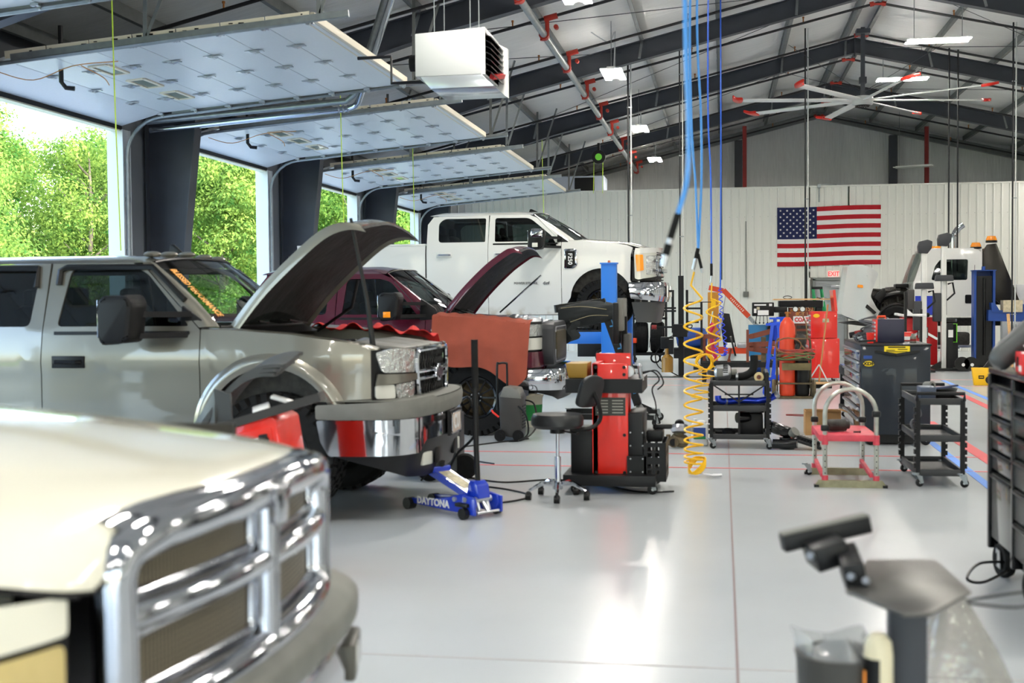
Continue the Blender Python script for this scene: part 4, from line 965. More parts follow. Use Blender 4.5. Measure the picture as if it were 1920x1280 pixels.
mv = T('pickup_truck', 'maroon crew-cab pickup with raised hood and an orange cloth over its fender', 'pickup truck', (-2.88, 15.4, 0))
pickup(mv, PM, 'maroon', hood_angle=46)
wheels(mv, PM, 12)
mp_ = sympath([(.48,.985),(.62,.94),(.72,.70),(.76,.3),(.77,0)])
head(mv, mp_, [('headlight', rc([(.54,1.17),(1.02,1.17),(1.04,1.31),(.54,1.31)], .02), 'lamp', .0), ('turn_lamp', rc([(.54,1.01),(1.02,1.01),(1.02,1.15),(.54,1.15)], .02), 'lampclear', 0), ('lamp_recess', [(.5,.90),(1.08,.90),(1.06,1.34),(.5,1.34)], 'trimk', -.03), ('lower_panel', [(0,.80),(1.17,.80),(1.17,.985),(0.0,.985)], 'maroon', .01)])
b = B(); b.prism(rc([(-.56,.86),(.56,.86),(.62,1.0),(.60,1.34),(.5,1.39),(-.5,1.39),(-.60,1.34),(-.62,1.0)], .08), .86, 1.02, 'x', bev=.03); b.xf(Matrix.Translation((-.13,0,-.05))); b.obj('grille_shell', mat('matte_black_shell', (44,46,50), .45), mv)
b = B(); b.prism(rc([(-.42,.94),(.42,.94),(.46,1.02),(.44,1.28),(-.44,1.28),(-.46,1.02)], .05), 1.0, 1.035, 'x', bev=.006); b.xf(Matrix.Translation((-.13,0,-.05)))
b.obj('grille_mesh_insert', mat('bronze_mesh', (66,60,40), .5, .4, var=.4, vscale=90), mv)
b = B(); q = rc([(-.47,.91),(.47,.91),(.51,1.0),(.49,1.32),(-.49,1.32),(-.51,1.0)], .05, 5)
for i in range(0, len(q)): b.cyl((1.01,*q[i]),(1.032,*q[i]), .010, n=6)
for k in range(12):
    for zz in (.91,1.32): b.cyl((1.01,-.44+.08*k,zz),(1.032,-.44+.08*k,zz),.010,n=6)
b.xf(Matrix.Translation((-.13,0,-.05))); b.obj('rivets', 'alu', mv, smooth=0)
bpm = sympath([(.40,1.0),(.72,.985),(.98,.90),(1.05,.6),(1.08,0)]); e = bpm.h-.01
bu = bpy.data.objects.new('front_bumper', None); COL.objects.link(bu); bu.parent = mv
b = B(); b.panel(rc([(-e,.79),(-e+.05,.60),(-e+.2,.54),(e-.2,.54),(e-.05,.60),(e,.79)], .03), bpm.fn(0, lambda a, z: .03*math.sin(PI*(z-.54)/.26)), step=.06); b.grid(lambda u, v: V(*bpm.at(-e+2*e*u, -.15*v), .79), 24, 1); b.obj('bumper_chrome', 'chrome', bu)
b = B(); b.panel([(-e+.12,.56),(e-.12,.56),(.8,.42),(-.8,.42)], bpm.fn(-.03, lambda a, z: (z-.54)*.4), step=.07); b.obj('valance', 'blackm', bu)
for s_ in (-1, 1):
    b = B(); x, y = bpm.at(s_*.52); b.box((x+.015,y,.68), (.04,.18,.09), bev=.006); b.obj('hook_slot', 'black', bu)
    b = B(); b.tube([(x,y-.05,.69),(x+.07,y-.03,.68),(x+.07,y+.03,.68),(x,y+.05,.69)], .016); b.obj('tow_hook', 'chrome', bu)
bay_clutter(mv, 8, -.4, .6, 1.25, .80)
b = B(); b.tube([(.35,-.1,1.33),(.45,.1,1.36),(.5,.3,1.34),(.42,.5,1.3)], .05, n=12); b.tube([(.1,-.3,1.3),(.3,-.25,1.36),(.45,-.3,1.33)], .045, n=12); b.cyl((.3,-.1,1.28),(.3,.1,1.33),.10); b.obj('intercooler_pipe', 'alu', mv)
b = B(); b.box((.5,.1,1.32), (.3,.16,.12), bev=.03); b.box((.62,.35,1.30), (.18,.3,.1), bev=.03); b.obj('alternator', 'alu', mv)
for s_ in (-1, 1):
    mirror(mv, (-.93, s_*1.30, 1.53), s_, amber='amber', k=.98)
    b = B(); b.tube([(.0,s_*.7,1.44),(.55,s_*.7,1.92)] if s_ > 0 else [(-.30,-.72,1.50),(.10,-.72,1.38)], .012, n=6); b.tube([(.05,s_*.7,1.40),(.45,s_*.68,1.28)], .02, n=8) if False else None; b.obj('hood_strut', 'blackg' if s_ < 0 else 'chrome', mv)
b = B(); b.tube([(-.36,-.85,1.47),(-.36,-.85,1.66)], .005, n=5); b.cyl((-.36,-.85,1.44),(-.36,-.85,1.48),.014); b.obj('aerial', 'trimk', mv)
b = B(); b.box((-.42,-.99,1.24), (.22,.006,.05), bev=.002); b.obj('fender_badge', 'chrome', mv); b = B(); b.box((-.45,-.994,1.25), (.12,.004,.012)); b.box((-.42,-.994,1.228), (.19,.004,.008)); b.obj('badge_mark', 'trimk', mv, smooth=0)
# orange cloth over the near fender
oc = T('fender_cloth', 'faded orange cloth draped over the near fender of the maroon pickup', 'cloth', (-2.88, 14.4, 1.36))
def cloth(u, v):
    x = -.50+1.17*u; L = v*(.74+.04*math.sin(u*9)+.22*u**1.5-(.16*((u-.85)/.15)**2 if u > .85 else 0)); fold = .008*math.sin(x*14+v*2)+.006*math.sin(x*31-v*3)
    zt = .075-.10*max(0, u)**1.5
    if L < .20: return V(x, .17-L+.005, zt+.02-(L/.2)**2*.03+.006*math.sin(x*40))
    d = L-.20; arch = .02*math.exp(-((math.hypot(x-.0, (zt-d)+.84)-.62)/.10)**2)
    return V(x+.05*d*math.sin(u*5)-.02*d, -.045-.05*min(1, d*3)*1+.0 -fold*min(1, d*2.2) - arch, zt-.01-d)
b = B(); b.grid(cloth, 90, 50); o = b.obj('cloth', mat('orange_cloth', (150,74,56), .95, var=.10, vscale=5), oc); md = o.modifiers.new('t','SOLIDIFY'); md.thickness = .006; md.offset = 1

# ---------------------------------------------------------------- white pickup on the lift
PW = dict(clear=1, W=1.0, belt=1.42, dtop=1.88, roof=1.965, rock=.25, x1=-.645, x2=-1.85, x3=-2.88, xend=-5.1, wb=4.06, xf=.52, xn=.1, fin=.08, ac=.49, ar=.50,
  ftop=[(-.645,1.44),(-.3,1.435),(.1,1.40),(.4,1.35),(.50,1.31)], fnose=[(.47,1.20),(.46,.80),(.50,.70),(.50,.52)],
  wf=rc([(-1.74,1.44),(-.98,1.44),(-.98,1.35),(-.71,1.35),(-.80,1.52),(-1.04,1.72),(-1.18,1.83),(-1.75,1.835)], [.03,.01,.02,.05,.05,.05,.08,.04]), wr=rc([(-2.68,1.44),(-1.90,1.44),(-1.90,1.835),(-2.60,1.835),(-2.69,1.76)], [.06,.02,.03,.05,.05]),
  xa=-1.06, xw0=-.42, xw1=-1.12, wz0=1.44, wbow=.20, hw=.86, hz=1.235, hm='chrome', hrec='dusty', R=.40, tw=.28, hinge=(-.38,1.44), hood=[(0,0),(.3,-.01),(.7,-.05),(.92,-.10),(1.04,-.14),(1.12,-.20)], a0=14, a1=4,
  crown=lambda u, q: .055*(1-abs(q)**3.5)*(1-.5*u), cz=1.30, crease=.014, hbow=.14, bedtop=1.41)
wv = T('pickup_truck', 'white crew-cab pickup raised on the blue four-post lift', 'pickup truck', (-1.92, 21.0, 1.11))
pickup(wv, PW, 'dusty', hood_angle=0)
wheels(wv, PW, 8)
wp = sympath([(.46,.985),(.70,.93),(.84,.74),(.90,.45),(.93,0)])
head(wv, wp, [('headlight', rc([(.66,.86),(1.02,.82),(1.10,.80),(1.16,.82),(1.17,1.22),(.70,1.24)], .02), 'lampclear', .004), ('header_panel', [(0,1.22),(1.17,1.22),(1.15,1.305),(0,1.335)], 'dusty', .0), ('turn_lamp', rc([(1.02,.95),(1.13,.93),(1.15,1.20),(1.03,1.20)], .015), 'amber', .014), ('projector', rc([(.70,.90),(.98,.88),(.98,1.18),(.70,1.2)], .02), 'lamp', .012), ('lamp_recess', [(.6,.78),(1.2,.78),(1.18,1.26),(.6,1.26)], 'trimk', -.02)])
g = bpy.data.objects.new('grille', None); COL.objects.link(g); g.parent = wv
b = B(); b.panel([(-.68,.78),(.68,.78),(.70,1.27),(-.70,1.27)], wp.fn(-.02), step=.08); b.obj('grille_backing', 'black', g)
for z0, z1 in ((.93,.98),(1.08,1.13)):
    b = B(); b.panel(rc([(-.80,z0),(.80,z0),(.80,z1),(-.80,z1)], .01), wp.fn(.05), step=.08, thick=.03); b.obj('chrome_bar', 'chrome', g)
b = B(); b.panel(rc([(-.72,.86),(.72,.86),(.74,1.19),(-.74,1.19)], .05), wp.fn(.03), [rc([(-.60,.90),(.60,.90),(.60,1.15),(-.60,1.15)], .03)], step=.08, thick=.03); b.obj('chrome_surround', 'chrome', g)
for k in range(9):
    z = .80+k*.055; b = B(); b.tube([(*wp.at(-.68+1.36*j/10, .012), z) for j in range(11)], .009, n=5); b.obj('grille_slat', 'trimk', g)
wb_ = sympath([(.42,1.0),(.74,.98),(.93,.88),(1.0,.6),(1.02,0)]); e = wb_.h-.01
bu = bpy.data.objects.new('front_bumper', None); COL.objects.link(bu); bu.parent = wv
b = B(); b.panel(rc([(-e,.76),(-e+.04,.50),(-.8,.44),(.8,.44),(e-.04,.50),(e,.76)], .02), wb_.fn(0, lambda a, z: .03*math.sin(PI*(z-.44)/.32)), step=.06); b.grid(lambda u, v: V(*wb_.at(-e+2*e*u, -.18*v), .76), 24, 1); b.obj('bumper_chrome', 'chrome', bu)
for s_ in (-1, 1):
    b = B(); x, y = wb_.at(s_*.62); b.box((x+.01,y,.61), (.06,.20,.15), rot=(0,0,s_*.2), bev=.01); b.obj('fog_recess', 'black', bu)
    b = B(); b.tube([(x+.045,y+u*.11,.61+w_*.085) for u, w_ in ((-1,-1),(1,-1),(1,1),(-1,1))], .014, n=6, closed=True); b.obj('fog_surround', 'chrome', bu)
    b = B(); x, y = wb_.at(s_*.25); b.tube([(x,y-.05,.62),(x+.08,y-.03,.62),(x+.08,y+.03,.62),(x,y+.05,.62)], .016); b.obj('tow_hook', 'trimk', bu)
b = B(); b.panel([(-e+.05,.44),(e-.05,.44),(e-.12,.12),(.75,.10),(-.75,.10),(-e+.12,.12)], wb_.fn(-.05, lambda a, z: (z-.44)*.2), step=.07); b.obj('air_dam', mat('air_dam_grey', (74,74,72), .6), bu)
for s_ in (-1, 1):
    mirror(wv, (-.99, s_*1.30, 1.45), s_, cap='chrome', amber='lampclear', k=1.0)
    b = B(); b.prism(rc([(-.60,.99),(-.44,.99),(-.38,1.05),(-.38,1.28),(-.42,1.31),(-.60,1.31)], .03), s_*.985, s_*1.02, 'y', bev=.006); b.obj('fender_vent', 'chrome', wv)
    b = B(); b.prism(rc([(-.57,1.02),(-.46,1.02),(-.42,1.07),(-.42,1.27),(-.57,1.27)], .02), s_*1.015, s_*1.025, 'y'); b.obj('vent_insert', 'trimk', wv)
to = text('F250', .095, 'white', wv, (-.50,-1.028,1.145), rot=(PI/2,-PI/2,0), name='badge_lettering', bold=.002)
to.rotation_euler = Matrix(((0,1,0),(0,0,-1),(-1,0,0))).to_euler()
text('POWER STROKE', .052, mat('badge_grey', (110,112,114), .3), wv, (-1.23,-1.003,.76), name='badge_lettering', sx=1.0, bold=.001)
text('4x4', .07, 'badge_grey' in MATS and MATS['badge_grey'], wv, (-.90,-1.003,.76), name='badge_lettering', shear=.3, bold=.003)
b = B(); b.prism([(-.02,0),(.14,0),(.03,.05),(0,.05)], -.012, .012, 'y', bev=.004); b.obj('roof_aerial', 'trimk', wv, loc=(-1.3,0,1.98))

# ---------------------------------------------------------------- cream-white pickup in the foreground
PR = dict(W=.98, belt=1.30, dtop=1.80, roof=1.88, rock=.50, x1=-.72, x2=-1.9, x3=-2.8, xend=-5.0, wb=4.0, xf=.62, xn=.1, fin=.10, ac=.46, ar=.48,
  ftop=[(-.72,1.25),(-.3,1.20),(.1,1.15),(.4,1.10),(.60,1.045)], fnose=[(.62,1.0),(.60,.97),(.57,.60),(.50,.58)],
  wf=rc([(-1.82,1.33),(-.85,1.33),(-1.2,1.72),(-1.8,1.74)], .05), wr=rc([(-2.7,1.33),(-2.0,1.33),(-2.0,1.74),(-2.6,1.74)], .05),
  xa=-1.15, xw0=-.66, xw1=-1.25, wz0=1.33, wbow=.16, hw=.70, hz=1.08, hm='trimk', R=.40, tw=.27, hinge=(-.62,1.20), hood=[(0,.0),(.35,-.01),(.79,-.045),(1.09,-.085),(1.30,-.12),(1.39,-.15)], a0=14,
  hoodw=lambda u: .90-.22*u**4, crown=lambda u, q: (.165-.035*u)*(1-abs(q)**(2.2+2.6*u**3)), hbow=.07, crease=0)
ram = T('pickup_truck', 'cream-white pickup nearest the camera, cut off by the left edge', 'pickup truck', (-1.97, 2.92, 0))
pickup(ram, PR, 'ram', hood_angle=0)
wheels(ram, PR, 6, m='alu')
rp = sympath([(.62,.95),(.70,.80),(.76,.66),(.82,.45),(.855,0)])
# grille: chrome cross-bar frame with four mesh openings
g = bpy.data.objects.new('grille', None); COL.objects.link(g); g.parent = ram
gz0, gz1 = .755, 1.165
top = lambda a: gz1 - .065*(abs(a)/.70)**6
gm = Path([(.70,-.69),(.765,-.655),(.815,-.5),(.85,-.26),(.86,0),(.85,.26),(.815,.5),(.765,.655),(.70,.69)]); 
outl = [(a, gz0+.02*(abs(a)/.6)**3) for a in [-.71+1.42*k/16 for k in range(17)]] + [(a, top(a)) for a in [.72-1.44*k/30 for k in range(31)]]
def hole(a0, a1, z0, z1f):
    n = 10; return rc([(a0, z0), (a1, z0), (a1, z1f(a1))] + [(a1+(a0-a1)*k/n, z1f(a1+(a0-a1)*k/n)) for k in range(1, n)] + [(a0, z1f(a0))], [.03,.03,.05]+[0]*(n-1)+[.05], 3)
GT = lambda a: top(a)
def gmap(a, z, o=0): x, y = gm.at(a, o); return (x, y, z)
loop = rc([(-.625, gz0), (-.3, gz0-.005), (.3, gz0-.005), (.625, gz0)] + [(a, top(a)-.03) for a in (.63,.5,.25,0,-.25,-.5,-.63)], [.07,0,0,.07,.09,0,0,0,0,0,.09], 6)
dn = []
for i in range(len(loop)):
    p, q = loop[i-1], loop[i]; k = max(1, int(math.hypot(q[0]-p[0], q[1]-p[1])/.04))
    dn += [(p[0]+(q[0]-p[0])*t/k, p[1]+(q[1]-p[1])*t/k) for t in range(k)]
b = B(); b.tube([gmap(a, z, -.01) for a, z in dn], .045, n=18, closed=True)
b.tube([gmap(-.60+1.2*k/30, .965, -.01) for k in range(31)], .032, n=16); b.tube([gmap(0, gz0+(gz1-gz0-.03)*k/6, -.008) for k in range(7)], .036, n=16)
for s_ in (-1, 1):
    for z0, z1 in ((.80,.93),(1.0,1.10)):
        q = rc([(s_*.045,z0),(s_*.575,z0),(s_*.575,z1-.01),(s_*.045,z1+.0)], .03, 4); b.tube([gmap(a, z, -.03) for a, z in q], .014, n=8, closed=True)
b.obj('chrome_frame', 'chrome', g, smooth=80)
b = B(); b.grid(lambda u, v: (lambda a: V(gm.at(a, .0)[0]+.015-.075*v, gm.at(a, 0)[1], top(a)-.005+.030*math.sin(v*PI*.55)))(-.61+1.22*u), 40, 6); b.obj('chrome_hood_trim', 'chrome', g, smooth=80)
b = B(); b.panel([(-.62,.77),(.62,.77),(.62,1.08),(.40,1.13),(-.40,1.13),(-.62,1.08)], gm.fn(-.035), step=.1)
mm = b.obj('wire_mesh', 'mesh', g)
nt_ = MATS['grille_mesh'].node_tree; bb_ = nt_.nodes['Principled BSDF']; tc_ = nt_.nodes.new('ShaderNodeTexCoord'); rot_ = nt_.nodes.new('ShaderNodeMapping'); rot_.inputs['Rotation'].default_value = (PI/4,0,0); rot_.inputs['Scale'].default_value = (0,110,110)
ck_ = nt_.nodes.new('ShaderNodeTexChecker'); ck_.inputs['Scale'].default_value = 1; ck_.inputs[1].default_value = lin((128,118,98))+(1,); ck_.inputs[2].default_value = lin((46,42,36))+(1,)
nt_.links.new(tc_.outputs['Object'], rot_.inputs[0]); nt_.links.new(rot_.outputs[0], ck_.inputs[0]); nt_.links.new(ck_.outputs[0], bb_.inputs['Base Color'])
# badge on the top centre
b = B(); b.prism([(-.03,0),(.03,0),(.035,.04),(.055,.075),(.03,.10),(0,.085),(-.03,.10),(-.055,.075),(-.035,.04)], .875, .905, 'x', bev=.008); b.xf(Matrix.Translation((0,0,1.055))); b.obj('emblem', 'chrome', g)
# headlights and fender caps
hp_ = sympath([(.30,.985),(.56,.95),(.69,.86),(.74,.74),(.76,.60)] ) if False else None
for s_ in (-1, 1):
    hpth = Path([(.22,.985),(.46,.97),(.62,.91),(.70,.80),(.735,.715)])
    def hf(o, s_=s_): return lambda a, z: (lambda q: (q[0], s_*q[1], z))(hpth.at(a, -o))
    h2 = hpth.h
    b = B(); b.panel(rc([(-h2+.02,.80),(h2-.03,.72),(h2-.03,.955),(.1,.945),(-h2+.05,.90)], .02), hf(.012), step=.04); b.obj('headlight', 'lampyellow', ram)
    b = B(); b.panel(rc([(-h2+.0,.915),(.12,.96),(h2-.025,.97),(h2-.025,1.045),(-h2,1.075)], .012), hf(.015), step=.04); b.obj('fender_cap', 'ram', ram)
    b = B(); b.panel([(-h2,.70),(h2,.68),(h2,1.04),(-h2,1.04)], hf(-.015), step=.05); b.obj('lamp_recess', 'trimk', ram)
# bumper
bpr = sympath([(.24,1.0),(.52,.98),(.74,.90),(.86,.62),(.90,0)]); e = bpr.h-.01
bu = bpy.data.objects.new('front_bumper', None); COL.objects.link(bu); bu.parent = ram
def pad(u, v):
    a = -e+2*e*u; an = -.5+PI*.55*v; x, y = bpr.at(a, .035*math.cos(an)-.13*max(0, v-.55)); return V(x, y, .69+.075*math.sin(an))
b = B(); b.grid(pad, 50, 10); b.obj('bumper_pad', 'bumpgrey', bu)
b = B(); b.panel(rc([(-e,.66),(-e+.04,.47),(-.8,.41),(.8,.41),(e-.04,.47),(e,.66)], .02), bpr.fn(0, lambda a, z: .03*math.sin(PI*(z-.40)/.24)), step=.05); b.obj('bumper_chrome', 'chrome', bu)
for s_ in (-1, 1):
    b = B(); x, y = bpr.at(s_*.62, .02); b.box((x,y,.555), (.04,.22,.11), rot=(0,0,s_*.22), bev=.012); b.obj('fog_slot', mat('slot_grey', (84,82,74), .4), bu)
    b = B(); b.box((x+.012,y-.02*s_,.555), (.03,.09,.09), rot=(0,0,s_*.22), bev=.01); b.obj('fog_lamp', 'lampclear', bu)
b = B(); b.box((.4,0,.9), (.5,1.3,.5)); b.obj('radiator_support', 'trimk', ram)
# ================================================================ shop equipment, left half
def caster(parent, x, y, r=.05, yaw=0, z=0, m='galv'):
    t = bpy.data.objects.new('caster', None); COL.objects.link(t); t.parent = parent; t.location = (x, y, z); t.rotation_euler = (0,0,yaw)
    b = B(); b.cyl((-.02,0,r*2+.035),(-.02,0,r*2+.05), r*.9, n=12); 
    for s_ in (-1, 1): b.prism([(-.03,r*2+.04),(.03,r*2+.04),(.03+r*.5,r*.9),(.005+r*.5,r*.8)], s_*r*.42-.003, s_*r*.42+.003, 'y')
    b.obj('fork', m, t, smooth=0)
    b = B(); b.lathe([(.01,-r*.32),(r*.8,-r*.32),(r,-r*.2),(r,r*.2),(r*.8,r*.32),(.01,r*.32)], (r*.5-.0,0,r), (0,1,0), n=20); b.obj('wheel', 'trimk', t)
    b = B(); b.cyl((r*.5,-r*.38,r),(r*.5,r*.38,r), r*.3, n=10); b.obj('hub', 'alu', t)
    return t
# four-post lift under the white pickup
L = T('four_post_lift', 'bright blue four-post lift carrying the white pickup', 'vehicle lift', (-4.3, 20.98, 0))
for x in (-2.2, 2.57):
    for y in (-1.68, 1.68):
        b = B(); s_ = 1 if y < 0 else -1
        b.prism(rc([(x-.12,y-.10),(x+.12,y-.10),(x+.12,y+.10),(x-.12,y+.10)], .03, 2), .0, 2.15, 'z'); b.box((x,y,2.155), (.27,.23,.02)); b.box((x,y,.01), (.36,.36,.02)); b.obj('post', 'blue', L, smooth=20)
        b = B(); b.cyl((x,y,2.16),(x,y,2.20), .025, .018, n=10); b.obj('cable_bolt', mat('copper', (190,110,80), .4, .7), L)
for y in (-.83, .83):
    b = B(); b.box((.0,y,.985), (4.9,.50,.19), bev=.008); b.obj('runway', 'blue', L)
    b = B(); b.box((.0,y,1.09), (4.86,.46,.03)); 
    for k in range(70): b.box((-2.4+k*.07,y,1.107), (.03,.44,.008))
    b.obj('tread_plate', mat('tread_black', (30,34,40), .7), L, smooth=0)
for x in (-2.2, 2.57): b = B(); b.box((x,0,.93), (.16,3.2,.16), bev=.01); b.obj('cross_beam', 'blue', L)
b = B(); b.tube([(2.69,-1.5,.9),(2.75,-1.5,1.3),(2.72,-1.45,1.0),(2.75,-1.4,.7)], .012, n=6); b.obj('hose', mat('blue_hose_dark', (36,66,190), .4), L)

# things seen between the post and the trucks, against the far wall
t = T('rolling_cabinet', 'low black rolling cabinet with a white-hubbed wheel under the raised white truck', 'cabinet', (-3.3, 31.5, 0))
b = B(); b.box((0,0,.52), (.62,.5,.72), bev=.01); b.box((-.1,0,.92), (.3,.3,.1), bev=.02); b.obj('body', 'black', t)
b = B(); b.bar((.33,-.25,.1),(.33,-.25,1.25),.03); b.bar((.95,-.25,.1),(.95,-.25,1.25),.03); b.bar((.33,-.25,.35),(.95,-.25,.35),.04); b.obj('frame', 'black', t, smooth=0)
b = B(); b.lathe([(.11,-.05),(.17,-.05),(.18,0),(.17,.05),(.11,.05)], (.32,-.32,.18), (0,1,0)); b.obj('wheel', 'rubber', t)
b = B(); b.cyl((.32,-.36,.18),(.32,-.28,.18),.12); b.obj('wheel_hub', 'white', t)
t = T('sawhorse', 'blue steel sawhorse standing behind the lift post', 'sawhorse', (-2.55, 30.5, 0))
for sx, sy in ((-1,-1),(1,-1),(-1,1),(1,1)):
    b = B(); b.bar((0,sy*.3,1.05),(sx*.38,sy*.4,0),.045); b.obj('leg', 'dblue', t, smooth=0)
b = B(); b.box((0,0,1.06), (.1,.8,.06)); b.obj('beam', 'dblue', t)
b = B(); b.box((.1,.5,.55), (.5,.3,.12), bev=.01); tag(b.obj('orange_tray', 'orange', loc=(-2.5,31.2,.0)), 'small orange tray on a stand behind the blue lift post', 'tray')
b = B(); b.bar((-2.4,31.7,0),(-2.4,31.7,.5),.05); b.bar((-2.2,31.7,0),(-2.2,31.7,.5),.05); tag(b.obj('tray_stand', 'black', smooth=0), 'short black stand under the orange tray', 'stand')

# tyre rack
t = T('tyre_rack', 'black two-tier rolling rack of spare tyres beside the white truck bumper', 'tyre rack', (-1.85, 32.2, 0))
for x in (-.42, .42):
    for y in (-.25, .25):
        b = B(); b.bar((x,y,.14),(x,y,1.75),.035); b.obj('upright', 'black', t, smooth=0); caster(t, x, y, .05)
for z in (.20, 1.10):
    for y in (-.25, .25): b = B(); b.bar((-.44,y,z),(.44,y,z),.035,.05); b.obj('shelf_rail', 'black', t, smooth=0)
b = B(); b.box((0,0,.17), (.86,.5,.02)); b.obj('base_shelf', 'black', t)
for k, (x, z) in enumerate(((-.22,.60),(.20,.60),(-.22,1.42),(.20,1.42))):
    r = .39 if z < 1 else .30
    q = T('spare_tyre', ['lower left tyre standing on the black rolling rack','lower right tyre on the black rolling rack, fully visible','upper left tyre on the rack, half hidden by the truck bumper','upper right tyre on the rack just under the truck bumper'][k], 'tyre', (-1.85+x, 32.2, z+(.02 if z<1 else .015)), group='tyres on the rack')
    b = B(); w_ = .17; b.lathe([(r*.62,-w_),(r*.9,-w_),(r*.98,-w_*.8),(r,0),(r*.98,w_*.8),(r*.9,w_),(r*.62,w_),(r*.62,-w_)], (0,0,0), (1,0,0), n=44)
    for kk in range(60):
        a = 2*PI*kk/60
        for xx in (-.11,-.04,.04,.11): 
            bb = bmesh.new(); bmesh.ops.create_cube(bb, size=1); b.merge(bb, Matrix.Rotation(a, 4, 'X') @ Matrix.Translation((xx,0,r)) @ Matrix.Diagonal((.05,r*.075,.014,1)))
    b.obj('tread', 'rubber', q)
# black folding hoist with a padded jacket
t = T('folding_hoist', 'black folding shop hoist standing beyond the red console', 'hoist', (-1.15, 16.0, 0))
b = B(); b.bar((-.42,.3,1.60),(.06,.3,.22),.10,.13,up=(0,1,0)); b.obj('mast', 'blackm', t, smooth=0)
b = B(); b.bar((-.36,.24,1.56),(.05,.24,.40),.012,.02,up=(0,1,0)); b.obj('blue_edge', mat('blue_tape', (60,140,200), .5), t, smooth=0)
b = B(); b.bar((-.42,.3,1.56),(-1.0,.1,1.48),.10,.10); b.obj('boom', 'blackm', t, smooth=0)
for sy in (-.35, .45):
    b = B(); b.bar((-.9,sy,.12),(.30,sy,.12),.07,.07); b.bar((.06,.3,.22),(.2,sy,.14),.06); b.obj('leg', 'blackm', t, smooth=0)
    caster(t, .30, sy, .055, yaw=.2); caster(t, -.85, sy, .055)
b = B(); b.cyl((.02,.2,.55),(-.1,.2,.95),.04); b.cyl((-.1,.2,.95),(-.24,.2,1.35),.022); b.box((-.05,.18,.72), (.3,.05,.04)); b.obj('ram', 'blackm', t)
for k in range(4): b = B(); b.box((-.28+.10*k,.225,1.25-.29*k), (.04,.01,.018), rot=(0,-.2,0)); b.obj('slot', 'blue_tape' in MATS and MATS['blue_tape'], t, smooth=0)
def jk(u, v):
    a = 2*PI*v; x = -1.02+.70*u; r = .115+.035*math.sin(u*PI)+.012*math.sin(a*5+u*9)
    return V(x, .08*0+.12+.15*u+r*math.cos(a), 1.53+.02*u+r*.95*math.sin(a)-.06*(1-u)*max(0,-math.sin(a)))
q = T('work_jacket', 'black padded jacket draped over the boom of the black hoist', 'jacket', (-1.08, 16.0, -.11))
b = B(); b.grid(jk, 24, 28); b.grid(lambda u, v: V(-1.02+.24*u+.03*math.sin(v*9), .06+.04*math.sin(u*7), 1.45-.36*v*(1-.35*u)), 8, 8); o = b.obj('body', mat('dark_fabric', (34,38,40), .85), q); md = o.modifiers.new('t','SOLIDIFY'); md.thickness = .02
b = B(); b.tube(cr([(-.98,-.02,1.60),(-.7,-.03,1.62),(-.40,.10,1.58)], 6), .004, n=4); b.tube(cr([(-.86,-.02,1.42),(-.6,.0,1.50),(-.38,.12,1.50)], 6), .004, n=4); b.obj('seam', mat('seam_tan', (150,140,110), .8), q)
b = B(); b.box((-.97,.03,1.10), (.09,.05,.12), rot=(0,.3,0), bev=.02); b.obj('red_lining', 'redpipe', q)
# standing monitor case seen edge on
t = T('display_monitor', 'tall black display monitor on a post beyond the red console, seen edge on', 'monitor', (-.90, 11.6, 0))
b = B(); b.box((-.06,0,1.38), (.05,.56,.38), bev=.01); b.obj('screen', 'black', t)
b = B(); b.box((-.02,0,1.46), (.05,.5,.30), bev=.008); b.obj('back_cover', 'bumpgrey', t)
b = B(); b.box((.03,0,1.02), (.05,.40,.52), bev=.008); b.obj('lower_panel', mat('graphite', (56,54,52), .4), t)
b = B(); b.box((.0,0,.72), (.05,.08,1.44)); b.obj('post', 'black', t)
b = B(); b.box((0,0,.03), (.5,.45,.05), bev=.01); b.obj('foot', 'black', t)

# red and black service console
t = T('service_console', 'red and black wheeled test console beside the black stool', 'test console', (-.92, 10.5, 0))
b = B(); b.prism([(-.145,.14),(.15,.14),(.15,1.07),(-.145,1.07)], -.24, -.20, 'y', bev=.006); b.prism([(-.145,.14),(-.10,.14),(-.10,1.07),(-.145,1.07)], -.24, .3, 'y'); fpn = b.obj('front_panel', 'red', t)
b = B(); b.prism([(-.17,.5),(.13,.5),(.13,1.13),(-.17,1.13)], .34, .38, 'y', bev=.006); b.obj('rear_panel', 'red', t)
for k, (x, z) in enumerate([(-.115,z) for z in (1.04,.98,.915,.855)]+[(.12,z) for z in (1.04,.98,.915,.855)]+[(-.115,.17),(.12,.17),(.12,.48)]):
    b = B(); b.cyl((x,-.25,z),(x,-.235,z),.014, n=12); b.obj('bolt', 'trimk', fpn)
b = B(); b.box((.005,-.243,.715), (.25,.004,.15)); lp = b.obj('instruction_plate', mat('plate_charcoal', (52,52,48), .4), fpn)
b = B(); 
for r_ in range(5):
    for c_ in range(2): b.box((-.06+c_*.125,-.246,.765-r_*.025), (.09,.002,.008))
b.obj('printed_lines', mat('print_grey', (150,150,140), .5), lp, smooth=0)
b = B(); b.prism([(-.36,.83),(.27,.83),(.27,.945),(-.36,.945)], -.30, .42, 'y'); b.obj('tray', 'blackm', t, smooth=0)
b = B(); b.prism([(-.345,.95),(-.19,.95),(-.19,1.07),(-.37,1.07)], -.22, .15, 'y', bev=.004); b.obj('parts_bin', mat('ochre_plastic', (150,116,40), .5), t)
b = B(); b.box((-.24,.05,.32), (.18,.5,.38), bev=.005); b.obj('left_cabinet', 'blackm', t)
b = B(); b.box((.21,.05,.40), (.12,.56,.52), bev=.005); b.box((.22,-.25,.23), (.16,.02,.16)); b.obj('right_cabinet', 'blackm', t)
